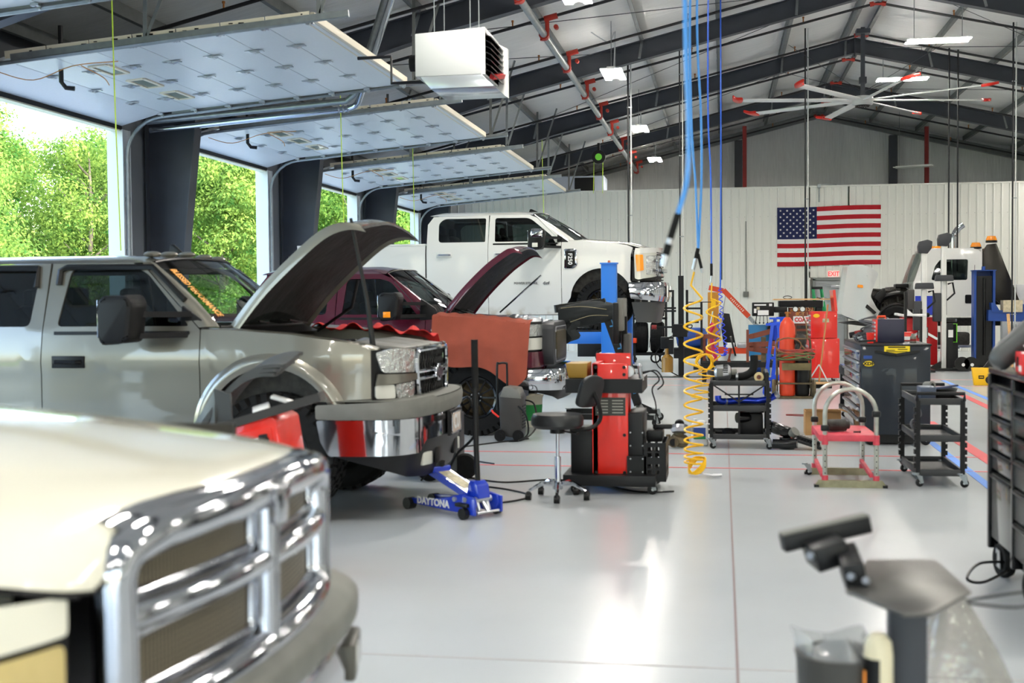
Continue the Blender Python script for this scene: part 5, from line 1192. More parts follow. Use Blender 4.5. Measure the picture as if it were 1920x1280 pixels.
for k in range(8): b = B(); b.cyl((.17+.10*(k%2),-.27,.18+.12*(k//2)*.9),(.17+.10*(k%2),-.255,.18+.12*(k//2)*.9),.006,n=8); b.obj('screw', 'alu', t)
# side basket with square holes
b = B(); outer = [(.28,.10),(.46,.10),(.46,.42),(.28,.42)]
sq = [rc([(x,z),(x+.035,z),(x+.035,z+.035),(x,z+.035)], .004, 2) for x in (.31,.37) for z in (.16,.21,.30,.35)]
for yy in (-.26, .24): b.panel(outer, lambda x, z, yy=yy: (x, yy, z), sq, step=.2, thick=.006)
b.panel([(-.26,.10),(.24,.10),(.24,.42),(-.26,.42)], lambda y, z: (.46, y, z), [rc([(y,z),(y+.05,z),(y+.05,z+.05),(y,z+.05)], .004, 2) for y in (-.2,-.1,0,.1) for z in (.16,.3)], step=.2, thick=.006); b.box((.37,0,.11), (.18,.5,.01)); b.obj('basket', 'blackm', t, smooth=0)
b = B(); b.box((.0,0,.115), (.76,.72,.09), bev=.004); b.obj('base', 'blackm', t)
for x, y in ((-.3,-.3),(.33,-.3),(-.3,.3),(.33,.3)): caster(t, x, y, .042, yaw=.3)
b = B(); b.cyl((.15,-.16,1.0),(.15,-.06,1.0),.045); b.cyl((.26,-.18,.93),(.24,-.2,1.05),.02,.014); b.sphere((.245,-.2,1.05),.02,6); b.obj('valve', 'alu', t)
b = B(); b.tube(cr([(.22,-.1,.98),(.34,-.1,1.0),(.40,-.1,.93),(.34,-.08,.85),(.37,-.05,.7),(.36,-.05,.45)], 5), .006, n=5); b.tube(cr([(.25,0,.97),(.37,0,1.0),(.43,0,.9),(.38,0,.84)], 5), .006, n=5); b.obj('cable', 'trimk', t)
b = B(); b.box((.36,.0,.46), (.14,.22,.10), bev=.02); b.box((.42,0,.53), (.16,.05,.04), bev=.01); b.obj('clamp', 'trimk', t)

# stool
t = T('shop_stool', 'black round stool with a small back rest and chrome five-star base', 'stool', (-1.31, 9.9, 0))
b = B(); b.lathe([(0,.575),(.19,.575),(.21,.60),(.212,.65),(.195,.685),(0,.69)], n=40); b.obj('seat', mat('black_vinyl', (30,32,34), .38), t)
bk = [(-.085,-.11),(.085,-.11),(.10,.0),(.085,.10),(0,.135),(-.085,.10),(-.10,.0)]
b = B(); b.prism([(x,z) for x,z,_ in cr([(p[0]*1.35,p[1]*1.05,0) for p in bk], 4, True)], -.022, .022, 'x', bev=.014)
b.obj('back_rest', 'black_vinyl' in MATS and MATS['black_vinyl'], t, loc=(.265,.02,.86), rot=(0,.30,-.62))
b = B(); b.tube(cr([(.1,.0,.56),(.26,.02,.57),(.34,.04,.64),(.33,.04,.76),(.29,.03,.86)], 6), .018, n=8); b.obj('back_arm', 'trimk', t)
b = B(); b.cyl((0,0,.12),(0,0,.34),.026); b.cyl((0,0,.34),(0,0,.57),.014); b.cyl((0,0,.08),(0,0,.14),.04); b.obj('gas_lift', 'chrome', t)
b = B(); b.tube([(0,0,.555),(.1,-.06,.545),(.16,-.1,.54)], .007); b.sphere((.17,-.1,.54), .014, 6); b.cyl((0,0,.53),(0,0,.575),.06); b.obj('lever', 'trimk', t)
for k in range(5):
    a = -PI/2+2*PI*k/5+.1; b = B(); b.tube([(.02*math.cos(a),.02*math.sin(a),.12),(.13*math.cos(a),.13*math.sin(a),.13),(.24*math.cos(a),.24*math.sin(a),.075)], [.024,.02,.013], n=8); b.obj('base_leg', 'chrome', t)
    b = B(); x, y = .245*math.cos(a), .245*math.sin(a); b.cyl((x-.022,y,.032),(x+.022,y,.032),.030,n=16); b.sphere((x,y,.048),.026,6); b.obj('caster', 'trimk', t)

# blue floor jack
M['jackblue'] = mat('jack_blue', (22,54,176), .3, coat=.5)
t = T('floor_jack', 'low blue trolley jack with a tall black handle', 'floor jack', (-1.82, 9.05, 0), (0,0,-.62))
for s_ in (-1, 1):
    b = B(); b.prism([(-.62,.05),(-.60,.085),(-.25,.115),(-.02,.17),(.12,.16),(.14,.10),(.10,.03),(-.2,.035)], s_*.115-.008, s_*.115+.008, 'y', bev=.003); b.obj('side_plate', 'jackblue', t)
    b = B(); b.cyl((-.60,s_*.09,.045),(-.60,s_*.16,.045),.045,n=18); b.obj('front_wheel', 'trimk', t)
    b = B(); b.cyl((.06,s_*.15,.042),(.06,s_*.19,.042),.042,n=18); b.box((.03,s_*.15,.10), (.13,.05,.03), bev=.008); b.obj('rear_caster', 'trimk', t)
    b = B(); b.prism([(.0,.03),(.15,.03),(.15,.15),(.02,.17)], s_*.135-.01, s_*.135+.01, 'y', bev=.004); b.obj('rear_bracket', 'jackblue', t)
text('DAYTONA', .075, 'white', t, (-.33,-.126,.078), rot=(PI/2,0,0), name='brand_lettering', sx=1.0, bold=.002)
b = B(); b.bar((.0,0,.155),(-.42,0,.30),.16,.05,up=(0,0,1)); b.prism([(-.50,.27),(-.36,.29),(-.36,.34),(-.50,.33)], -.09, .09, 'y', bev=.01); arm = b.obj('lift_arm', 'jackblue', t, smooth=0)
b = B(); b.bar((-.06,0,.203),(-.34,0,.30),.11,.004,up=(0,0,1)); b.obj('warning_label', mat('label_tan', (180,170,140), .5, var=.25, vscale=30), arm, smooth=0)
b = B(); b.cyl((-.43,0,.33),(-.43,0,.37),.07,n=20); b.obj('saddle', 'trimk', t)
b = B(); b.prism([(-.05,.14),(.11,.14),(.09,.24),(.05,.27),(-.0,.27),(-.02,.2)], -.06, .06, 'y', bev=.01); b.obj('handle_socket', 'jackblue', t)
b = B(); b.tube([(.035,0,.24),(.02,0,.5),(.01,0,1.31)], .021, n=12); b.obj('handle', 'trimk', t)
b = B(); b.tube([(.015,0,.95),(.01,0,1.31)], .026, n=12); b.obj('handle_sleeve', 'rubber', t)
b = B()
for s_ in (-.05,.05): b.cyl((.10,s_,.05),(.06,s_,.15),.016)
b.cyl((.07,-.09,.13),(.07,.09,.13),.024); b.bar((.07,0,.13),(.14,0,.045),.02); b.cyl((.14,-.11,.045),(.14,.11,.045),.01)
for s_ in (-1,1): b.cyl((-.08,s_*.12,.13),(-.08,s_*.14,.13),.018); b.cyl((.05,s_*.12,.14),(.05,s_*.15,.14),.018)
b.obj('pump_and_bolts', 'alu', t)

# wheeled starter unit behind the grey truck bumper
t = T('battery_charger', 'black wheeled charger behind the blue jack, half hidden by the grey truck', 'battery charger', (-2.55, 10.95, 0))
b = B(); b.box((-.05,.1,.32), (.5,.35,.52), bev=.01); b.obj('cabinet', 'black', t)
b = B(); b.box((.12,-.10,.38), (.17,.03,.6), bev=.004); b.obj('front_plate', mat('slate_grey', (74,78,80), .4), t)
for x, y in ((-.02,-.22),(.27,-.02)):
    b = B(); b.lathe([(.055,-.03),(.10,-.03),(.115,0),(.10,.03),(.055,.03)], (x,y,.115), (0,1,0)); b.cyl((x,y-.02,.115),(x,y+.02,.115),.06); b.obj('wheel', 'rubber', t)
b = B(); b.tube(cr([(.15,-.1,.6),(.35,-.25,.75),(.42,-.3,.45),(.25,-.3,.25),(.15,-.35,.05)], 8), .012, n=7); b.tube(cr([(.1,-.1,.5),(.0,-.3,.45),(.05,-.35,.2),(-.05,-.4,.03)], 8), .009, n=6); b.obj('cable', 'trimk', t)
# small charger with a hoop handle
t = T('jump_starter', 'black upright jump starter on small wheels with a hoop handle', 'jump starter', (-2.38, 14.05, 0))
b = B(); b.prism([(-.11,.06),(.13,.03),(.14,.50),(.09,.58),(-.07,.60),(-.13,.54)], -.17, .17, 'y', bev=.02); b.obj('body', 'graphite' in MATS and MATS['graphite'], t)
b = B(); b.prism([(-.12,.50),(.14,.48),(.09,.60),(-.07,.62)], -.175, .175, 'y', bev=.015); b.obj('control_cover', 'bumpgrey', t)
b = B(); b.tube(cr([(-.15,-.12,.35),(-.15,-.12,.84),(-.13,-.10,.88),(-.07,-.02,.88),(-.06,.02,.84),(-.06,.02,.5)], 5), .013, n=8); b.obj('hoop_handle', 'trimk', t)
for x in (-.11, .1): b = B(); b.cyl((x,-.2,.065),(x,-.16,.065),.065,n=20); b.cyl((x,-.205,.065),(x,-.2,.065),.025); b.obj('wheel', 'trimk', t)
for k in range(8): b = B(); b.box((.142,-.02,.15+k*.035), (.006,.22,.014)); b.obj('vent', 'black', t, smooth=0)
b = B(); b.tube(cr([(.13,.1,.45),(.25,.05,.4),(.28,-.05,.15),(.15,-.15,.02),(.0,-.25,.01)], 8), .01, n=6); b.tube(cr([(.1,-.17,.4),(.2,-.25,.3),(.22,-.25,.1),(.12,-.3,.02)], 6), .01, n=6); b.obj('cable', 'trimk', t)
b = B(); b.tube([(-.12,-.2,.28),(-.18,-.22,.33),(-.2,-.22,.36)], .012); b.obj('red_clamp', 'red', t)
t = T('bucket', 'white bucket with a green label behind the jump starter', 'bucket', (-2.40, 15.6, 0))
b = B(); b.lathe([(0,0),(.125,0),(.15,.38),(.16,.38),(.16,.40),(.14,.40),(.125,.02),(0,.02)], n=32); b.obj('shell', mat('ivory_plastic', (206,200,182), .5), t)
b = B(); b.lathe([(.134,.08),(.147,.28)], n=32); b.obj('label', mat('label_green', (40,140,70), .5), t)
# power cords lying on the floor
for pts, lab in (([(-2.2,14.1,.01),(-2.7,13.4,.008),(-2.9,12.9,.008),(-2.6,12.3,.008),(-2.2,11.9,.008)], 'black cord on the floor from the jump starter to the grey truck'),
                 ([(-2.3,11.0,.008),(-1.9,10.7,.008),(-1.5,10.9,.008),(-1.1,10.75,.008),(-.7,10.3,.008),(-.4,10.35,.008)], 'thin black cord on the floor running under the red console'),
                 ([(-2.3,10.6,.008),(-1.8,10.3,.008),(-1.55,9.95,.008),(-1.75,9.6,.008),(-2.1,9.7,.008)], 'looped black cord on the floor beside the blue jack')):
    b = B(); b.tube(cr(pts, 10), .008, n=6); tag(b.obj('power_cord', 'trimk'), lab, 'cord')

# red tool cabinet with folded mats between the two near trucks
t = T('wheeled_cart', 'tilted red wheeled cart with black mats on top, beside the grey truck wheel', 'cart', (-2.62, 7.0, 0), (0,.0,0))
t.rotation_euler = (.0, -.16, 0)
b = B(); b.prism([(-.28,.1),(.24,.1),(.24,.90),(.20,.93),(-.02,.93),(-.05,.88),(-.28,.84)], -.2, .2, 'y', bev=.015); b.obj('body', 'red', t)
b = B(); b.sphere((-.16,-.17,.68), .17, 10, (1,.35,1)); b.box((.11,-.21,.55), (.20,.02,.62), bev=.008); b.obj('front_door', mat('red_plastic', (214,44,30), .4), t)
b = B(); b.box((.08,-.225,.78), (.09,.006,.07)); b.box((.12,-.225,.60), (.09,.006,.16)); b.obj('label', 'white', t, smooth=0)
b = B(); b.box((.17,-.225,.6), (.035,.03,.42), bev=.008); b.box((.16,-.235,.80), (.05,.03,.06), bev=.008); b.obj('latch', 'black', t)
b = B(); b.box((0,0,.05), (.5,.4,.1), bev=.02); b.obj('plinth', 'black', t)
q = T('floor_mats', 'black rubber floor mats piled folded on the red cart', 'floor mats', (-2.62, 7.0, 0))
b = B(); b.bar((-.30,-.16,.86),(.36,-.16,1.06),.10,.05); b.obj('flat_mat', 'bumpgrey' if False else 'graphite' in MATS and MATS['graphite'], q, smooth=0)
def fm(k): return lambda u, v: V(-.42+.50*u+.05*k, -.18+.36*v, .97+.05*k+.22*u+.10*math.sin(u*PI*.9)-.03*math.cos(v*3)-.09*(1-u)**2*(3-k)*.5)
for k in range(3):
    b = B(); b.grid(fm(k*.5), 14, 6); o = b.obj('folded_mat', mat('mat_rubber', (70,72,72), .42), q); md = o.modifiers.new('t','SOLIDIFY'); md.thickness = .02
b = B(); b.grid(lambda u, v: V(-.62+.34*u, -.2+.1*v*math.sin(u*3), .60+.50*u**.8*(1-.0*v)+.0-(1-v)*.35), 10, 6); b.grid(lambda u, v: V(-.28+.10*u, -.2+.05*v, 1.10-.36*v-.03*u), 4, 6); o = b.obj('hanging_mat', 'mat_rubber' in MATS and MATS['mat_rubber'], q); md = o.modifiers.new('t','SOLIDIFY'); md.thickness = .015
b = B(); b.box((-.02,-.13,.98), (.10,.09,.03), rot=(.3,-.3,.3), bev=.006); b.box((.08,-.05,1.03), (.13,.1,.02), rot=(0,.3,.2), bev=.005); b.obj('white_paper', 'white', q)

# ---------------------------------------------------------------- air hoses
M['hoseblue'] = mat('blue_hose', (72,148,226), .35, coat=.3); M['hosedk'] = mat('blue_hose_deep', (36,92,206), .35)
def airhose(pts, r, m, lab, tip=True, tipn=None):
    t = T('air_hose', lab, 'air hose', pts[-1], group=None); o_ = pts[-1]
    P_ = [(p[0]-o_[0], p[1]-o_[1], p[2]-o_[2]) for p in pts]; b = B(); b.tube(cr(P_, 8), r, n=10); b.obj('hose', m, t); return t
t = airhose([(-.10,4.6,7.2),(-.135,4.6,3.6),(-.13,4.6,2.6),(-.12,4.6,2.25),(-.125,4.6,2.04),(-.160,4.6,1.91)], .0095, 'hoseblue', 'thick blue air hose hanging nearest the camera, ending in a blurred coupler')
b = B(); b.tube([(0,0,0),(-.028,0,-.09)], .013, n=10); b.tube([(-.033,0,-.11),(-.045,0,-.15)], .015, n=10); b.obj('grip', 'rubber', t)
b = B(); b.tube([(-.028,0,-.09),(-.033,0,-.11)], .010, n=10); b.obj('ferrule', 'alu', t); b = B(); b.tube([(-.045,0,-.15),(-.053,0,-.19)], .012, n=10); b.obj('coupler', 'alu', t)
t = airhose([(-.19,11.3,7.15),(-.275,11.3,4.4),(-.27,11.3,3.2),(-.235,11.3,2.6),(-.215,11.3,2.05)], .011, 'hoseblue', 'left strand of the pair of blue hoses joined above the yellow coil')
b = B(); b.tube([(0,0,0),(-.02,0,-.09)], .018, n=10); b.tube([(0,0,-.05),(.03,0,-.18)], .014, n=10); b.obj('grip', 'rubber', t)
b = B(); b.tube([(-.02,0,-.09),(-.045,0,-.19)], .016, n=10); b.obj('coupler', 'alu', t); b = B(); b.tube([(.03,0,-.18),(.038,0,-.22)], .013, n=10); b.obj('coupler', 'alu', t)
airhose([(-.10,11.3,7.2),(-.215,11.3,4.4),(-.185,11.3,3.2),(-.185,11.3,2.6),(-.212,11.3,2.05)], .011, 'hoseblue', 'right strand of the pair of blue hoses joined above the yellow coil')
t = airhose([(-.13,14.5,7.2),(-.16,14.5,4.0),(-.13,14.5,3.0),(-.125,14.5,2.0)], .010, 'hosedk', 'darker blue air hose just right of the joined pair')
b = B(); b.tube([(0,0,0),(0,0,-.14)], .015, n=8); b.obj('grip', 'rubber', t); b = B(); b.tube([(0,0,-.14),(-.01,0,-.22)], .012, n=8); b.obj('coupler', 'alu', t)
airhose([(-.02,20,7.2),(-.02,20,4.0),(-.03,20,2.05),(-.04,20,1.75)], .012, 'hosedk', 'thin blue hose hanging in front of the orange crane')
def coil(x, y, z0, z1, turns, r, n=14, rx=None):
    return [(x+r*math.cos(2*PI*k/n)*(1-.25*(k/(turns*n))), y+r*math.sin(2*PI*k/n)*.9, z0+(z1-z0)*(k/(turns*n))) for k in range(int(turns*n)+1)]
t = T('coil_hose', 'long yellow spiral air hose stretched down to the floor', 'coiled hose', (-.25, 11.3, 0))
pts = [(.0,0,1.84),(-.03,0,1.72)]
for k in range(13*16+1):
    f = k/(13*16); a = 2*PI*k/16; pts.append((.082*math.cos(a)-.01, .08*math.sin(a), 1.60-1.48*(1-(1-f)**1.5)))
for k in range(60): a = 2*PI*k/14; pts.append((.075*math.cos(a)+.02, .06*math.sin(a), .10+.07*math.sin(a+k*.02)))
b = B(); b.tube(pts, .0095, n=7); b.obj('spiral', 'yellow', t)
b = B(); b.tube([(.04,-.02,.03),(.16,-.05,.02)], .008, n=7); b.tube([(.16,-.05,.02),(.24,-.06,.025)], .014, n=8); b.obj('coupler', 'alu', t)
t = T('coil_hose', 'shorter yellow spiral hose bunched in a knot at half height', 'coiled hose', (-.10, 14.5, 0))
pts = [(-.02,0,1.78),(-.03,0,1.6)]
for k in range(3*14): a = 2*PI*k/14; f = k/(3*14); pts.append((.085*math.cos(a), .08*math.sin(a), 1.55-.62*f))
for k in range(6*12): a = 2*PI*k/12; pts.append((-.0-.10+.09*math.cos(a)+.02*math.sin(k), .05*math.sin(a*1.3), .87+.09*math.sin(a)))
for k in range(4*14): a = 2*PI*k/14; f = k/(4*14); pts.append((-.05-.12*f+.11*math.cos(a), .1*math.sin(a), .78-.34*f))
b = B(); b.tube(pts, .009, n=6); b.obj('spiral', 'yellow', t)
t = T('coil_hose', 'small tight dark blue spiral hose looped beside the orange crane', 'coiled hose', (-.04, 20, 0))
base = cr([(0,0,1.75),(.03,0,1.3),(.09,0,.78),(.02,0,.70),(-.06,0,.80),(.0,0,1.35)], 40); pts = [(p[0]+.028*math.cos(i*.9), p[1]+.028*math.sin(i*.9), p[2]) for i, p in enumerate(base)]
b = B(); b.tube(pts, .008, n=5); b.obj('spiral', mat('deep_blue_hose', (40,70,220), .35), t)
# pipes dropping from the roof
drop(-1.92, 26.0, 0, roofz(-1.92), 'thin black and white drop pipe in front of the white truck hood', True)
drop(-.86, 25.95, 2.05, roofz(-.86)+.1, 'black drop pipe rising above the black pump stand', True, r=.014)
drop(1.85, 29, 0, roofz(1.85)+.1, 'tall dark drop pipe passing in front of the flag', True, r=.018)
drop(5.3, 31, 2.6, roofz(5.3)+.1, 'thin black pipe dropping to the right of the fan', False)
drop(5.5, 31, 2.2, roofz(5.5)+.1, 'second thin black pipe dropping to the right of the fan', False)
drop(6.0, 27.6, 0, roofz(6)+.1, 'dark drop pipe with white conduit at the right edge', True, r=.018)
drop(-.02, 34, 2.1, roofz(0)+.1, 'dark pipe behind the hanging blue hoses', False, r=.016)
# green rope cords and reel
for x, y, z0, z1, lab in ((-6.62,12.9,2.18,5.7,'yellow-green pull rope hanging in front of the nearest open door'),(-5.99,19.2,1.9,5.85,'yellow-green rope hanging in front of the second overhead door'),(-6.37,25.4,1.7,5.9,'yellow-green rope hanging in front of the third overhead door'),(-4.56,31.8,2.9,6.15,'yellow-green rope hanging above the white truck cab, the farthest one')):
    b = B(); b.tube(cr([(0,0,z1),(.02,0,(z0+z1)/2),(.06,0,z0)], 6), .008, n=5); tag(b.obj('pull_rope', mat('lime_rope', (196,226,70), .5), loc=(x,y,0)), lab, 'rope')
t = T('hose_reel', 'small black reel with a green centre hanging under the rafters', 'reel', (-3.05, 31.3, 5.16))
b = B(); b.cyl((0,-.06,0),(0,.06,0),.17,n=24); b.box((0,0,.2), (.06,.1,.3)); b.obj('housing', 'trimk', t)
b = B(); b.cyl((0,-.07,0),(0,-.06,0),.085,n=20); b.obj('green_centre', mat('lime', (120,214,60), .4, emit=.1), t)
b = B(); b.tube([(-.12,0,-.1),(-.14,0,-.9)], .006, n=4); b.tube([(.1,0,-.1),(.09,0,-.9)], .006, n=4); b.obj('cord', 'lime_rope' in MATS and MATS['lime_rope'], t, smooth=0)
# ================================================================ shop equipment, right half and back
def tier_cart(name, label, loc, x0, x1, y0, y1, zs, rotz=0, post=.035, rough='black'):
    t = T(name, label, 'utility cart', loc, (0,0,rotz))
    for x in (x0, x1):
        for y in (y0, y1):
            b = B(); b.bar((x,y,.10),(x,y,zs[-1]),post,post)
            sx = 1 if x == x1 else -1
            for k in range(9):
                z = .16+k*(zs[-1]-.2)/9; b.box((x+sx*.024,y,z+.02), (.018,.05,.04))
            b.obj('post', rough, t, smooth=0); caster(t, x, y, .035, yaw=.4 if x == x0 else -.3)
    for z in zs:
        b = B(); b.box(((x0+x1)/2,(y0+y1)/2,z-.03), (x1-x0,y1-y0,.012))
        for yy in (y0, y1): b.box(((x0+x1)/2,yy,z-.01), (x1-x0+.03,.022,.055), bev=.004)
        for xx in (x0, x1): b.box((xx,(y0+y1)/2,z-.01), (.022,y1-y0+.03,.055), bev=.004)
        b.obj('shelf', mat('cart_plastic', (44,45,46), .45), t, smooth=25)
    return t
c1 = tier_cart('utility_cart', 'black three-shelf cart with engine parts and a blue pipe on its shelves, left of centre', (.17, 13.72, 0), -.29, .30, -.30, .32, [.14,.44,.71])
b = B(); b.bar((-.27,-.3,.68),(.0,-.3,.5),.015); b.bar((.27,-.3,.68),(.0,-.3,.5),.015); b.bar((0,-.3,.14),(0,-.3,.7),.02); b.bar((-.15,-.3,.58),(.15,-.3,.58),.015); b.obj('front_brace', 'black', c1, smooth=0)
b = B(); b.tube([(.29,-.31,.70),(.29,-.31,.80),(.29,.0,.82),(.29,.3,.80),(.29,.3,.70)], .02); b.obj('push_handle', 'black', c1)
q = T('alternator', 'silver alternator lying at the left end of the middle cart top shelf', 'alternator', (.0, 13.55, .72))
b = B(); b.lathe([(.02,-.09),(.06,-.085),(.085,-.06),(.085,.06),(.06,.085),(.02,.09)], (0,0,.085), (1,0,.1), n=28); b.obj('body', 'alu', q)
b = B()
for k in range(14): a = PI*k/14+.1; b.box((.03,-.086*math.cos(a),.085+.086*math.sin(a)), (.05,.012,.012))
b.obj('cooling_slots', 'trimk', q, smooth=0)
b = B(); b.cyl((.09,0,.085),(.15,0,.09),.035); b.box((-.03,-.07,.09), (.07,.04,.09), bev=.008); b.obj('pulley', 'bumpgrey', q)
q = T('intake_elbow', 'bent black rubber intake elbow standing on the middle cart', 'intake elbow', (.25, 13.55, .72))
b = B(); b.tube(cr([(-.12,0,.04),(-.02,0,.05),(.06,0,.10),(.08,0,.18),(.08,0,.27)], 6), .042, n=16, caps=False); b.tube([(-.2,.0,.05),(-.12,0,.04)], .025, n=12); b.obj('elbow', 'rubber', q)
b = B(); b.lathe([(.045,-.012),(.045,.012)], (-.10,0,.042), (1,0,0), n=20); b.obj('hose_clamp', 'alu', q)
q = T('tape_roll', 'cream roll of tape lying on its side on the middle cart', 'tape roll', (.38, 13.50, .762))
b = B(); b.lathe([(.02,-.02),(.05,-.02),(.05,.02),(.02,.02),(.02,-.02)], (0,0,0), (0,1,0), n=28); b.obj('roll', mat('cream_tape', (214,196,146), .6), q)
b = B(); b.lathe([(.012,-.024),(.024,-.024),(.024,.024),(.012,.024),(.012,-.024)], (0,0,0), (0,1,0), n=20); b.obj('core', 'brown', q)
q = T('intercooler_pipe', 'metallic blue bent pipe lying on the middle shelf of the centre cart', 'pipe', (.17, 13.55, .46))
b = B(); b.tube(cr([(-.22,-.05,.10),(-.21,-.05,.05),(-.13,-.02,.035),(.05,0,.05),(.2,0,.045),(.32,-.02,.07),(.40,-.04,.115)], 6), .035, n=16); b.obj('pipe', mat('anodised_blue', (30,60,190), .2, .6, coat=.5), q)
b = B(); b.tube([(.385,-.035,.107),(.41,-.042,.12)], .038, n=16); b.obj('pipe_clamp', 'alu', q); b = B(); b.tube([(-.15,-.03,.035),(-.135,-.02,.034)], .039, n=16); b.obj('pipe_clamp', 'alu', q)
q = T('air_filter_box', 'black plastic air filter box on the bottom shelf of the centre cart', 'air filter box', (.30, 13.7, .12))
b = B(); b.box((.0,0,.13), (.26,.30,.24), bev=.02, taper=.95); b.obj('box', 'black', q)
b = B(); b.cyl((-.15,-.16,.20),(-.02,-.1,.20),.055,n=20); b.box((0,0,.27), (.27,.31,.03), bev=.008); b.obj('inlet', 'blackg', q)
q = T('throttle_duct', 'small round black duct lying at the lower left of the centre cart', 'duct', (.06, 13.6, .13))
b = B(); b.lathe([(.07,0),(.075,.05),(.05,.07),(.045,.0)], n=20); b.tube([(-.04,0,.03),(-.14,0,.04)], .03); b.obj('duct', 'black', q)
q = T('black_bracket', 'flat black engine bracket lying at the left end of the cart top', 'engine bracket', (-.05, 13.85, .72))
b = B(); b.box((0,0,.05), (.22,.12,.05), rot=(0,.2,.3), bev=.01); b.box((.2,.02,.03), (.3,.1,.04), bev=.01); b.cyl((.12,0,.04),(.12,0,.10),.03); b.obj('bracket', 'engine', q)
# turbo, coolant bottle, headlamp-like housing on the floor
q = T('turbocharger', 'dirty cast turbocharger sitting on the floor beside the yellow coil', 'turbocharger', (-.46, 13.5, 0))
b = B(); b.lathe([(.03,-.05),(.085,-.04),(.105,.0),(.085,.04),(.03,.05)], (0,0,.20), (0,0.3,1), n=28); b.tube(cr([(.08,.02,.20),(.12,-.04,.20),(.11,-.1,.2)], 5), .035, n=12); b.obj('compressor_housing', 'alu', q)
b = B(); b.lathe([(.04,-.06),(.09,-.05),(.11,0),(.08,.05),(.03,.06)], (0,0,.08), (.2,-.2,1), n=28); b.tube([(-.05,-.08,.07),(-.06,-.15,.07)], [.05,.055], n=16); b.cyl((0,0,.1),(0,0,.2),.045); b.box((-.12,0,.08), (.05,.05,.12), bev=.01); b.obj('turbine_housing', 'rust', q)
b = B(); b.cyl((-.06,-.152,.07),(-.06,-.148,.07),.04); b.obj('port', 'black', q); b = B(); b.cyl((0,-.02,.25),(0,0,.262),.05); b.obj('port', 'black', q)
q = T('coolant_jug', 'white plastic jug with a blue and green label behind the yellow coil', 'jug', (-.25, 13.75, 0))
b = B(); b.box((0,0,.12), (.18,.12,.24), bev=.02); b.box((.02,0,.25), (.12,.10,.04), bev=.02, taper=.7); b.cyl((-.05,0,.25),(-.05,0,.285),.022); b.obj('jug', 'white', q)
b = B(); b.box((0,-.062,.145), (.13,.004,.10)); b.obj('blue_label', 'dblue', q, smooth=0); b = B(); b.box((0,-.063,.085), (.13,.004,.03)); b.obj('green_label', 'label_green' in MATS and MATS['label_green'], q, smooth=0)
q = T('air_cleaner_lid', 'black ribbed plastic air cleaner parts lying on the floor right of the centre cart', 'air cleaner', (.72, 13.5, 0))
b = B(); b.box((-.12,.02,.20), (.26,.22,.12), rot=(0,.35,.2), bev=.045); b.tube(cr([(-.2,-.08,.06),(-.05,-.1,.06),(.05,-.12,.07)], 5), .05, n=14); b.cyl((-.05,-.02,.0),(-.05,-.02,.12),.08); b.obj('housing', 'blackg', q)
b = B(); b.box((.17,-.05,.08), (.26,.24,.03), rot=(.2,.32,.1), bev=.01)
for k in range(7): b.box((.08+.03*k,-.06,.12-.01*k), (.008,.2,.03), rot=(.2,.32,.1))
for k in range(4): b.box((.17,-.12+.05*k,.10), (.24,.008,.03), rot=(.2,.32,.1))
b.obj('ribbed_lid', 'black', q, smooth=0)
b = B(); b.cyl((.0,-.05,.16),(.03,-.08,.19),.05); b.cyl((.03,-.08,.19),(.035,-.085,.195),.052); b.obj('cap', 'bumpgrey', q)
b = B(); b.tube(cr([(-.05,0,.006),(.25,-.1,.006),(.3,.02,.006),(.1,.1,.006),(-.05,.08,.006)], 8), .006, n=5); tag(b.obj('loop_wire', 'redpipe', loc=(.9,17.3,0)), 'thin dark red wire loop lying on the floor behind the centre cart', 'wire')

# black pump stand with oil reservoir
t = T('wheel_service_stand', 'tall black post stand with an amber oil bottle and hydraulic pump', 'service stand', (-.84, 25.8, 0))
b = B(); b.bar((0,0,0),(0,0,2.07),.11,.11); b.obj('post', 'blackm', t, smooth=0)
b = B(); b.bar((-.17,.1,.9),(-.17,.1,1.78),.10,.05); b.bar((.12,.1,.9),(.12,.1,1.78),.10,.05); b.box((-.02,-.02,.95), (.30,.2,.26), bev=.01); b.obj('carriage', 'blackm', t, smooth=0)
for z, x0, x1 in ((1.41,-.48,-.1),(1.35,-.42,-.1),(1.40,.1,.42),(1.12,.1,.36),(1.02,-.55,-.1)):
    b = B(); b.bar((x0,-.02,z),(x1,-.02,z),.04); b.obj('arm', 'blackm', t, smooth=0)
b = B(); b.cyl((-.60,-.02,1.02),(-.50,-.02,1.02),.045); b.cyl((-.36,-.02,1.44),(-.36,-.02,1.46),.03); b.obj('knob', 'redpipe', t)
b = B(); b.tube(cr([(-.55,-.05,1.0),(-.62,-.05,.85),(-.65,-.05,.6)], 6), .006, n=5); b.tube(cr([(.1,0,1.05),(.22,0,1.06),(.2,0,1.0),(.1,0,1.0)], 6), .01, n=5); b.obj('cable', 'rubber', t)
b = B(); b.box((-.28,-.05,.70), (.26,.2,.24), bev=.01); b.box((-.2,-.18,.62), (.1,.05,.3)); b.obj('pump', 'blackm', t)
b = B(); b.box((-.2,-.16,.74), (.07,.02,.08)); b.box((-.2,-.16,.62), (.07,.02,.08)); b.obj('gauge_label', 'white', t, smooth=0)
b = B(); b.cyl((-.28,-.1,.02+.08),(-.28,-.1,.40),.12,n=24); b.cyl((-.28,-.1,.40),(-.28,-.1,.46),.12,.06,n=24); b.cyl((-.28,-.1,.46),(-.28,-.1,.60),.05); b.obj('oil_reservoir', mat('amber_oil', (150,110,40), .25, coat=.6), t)
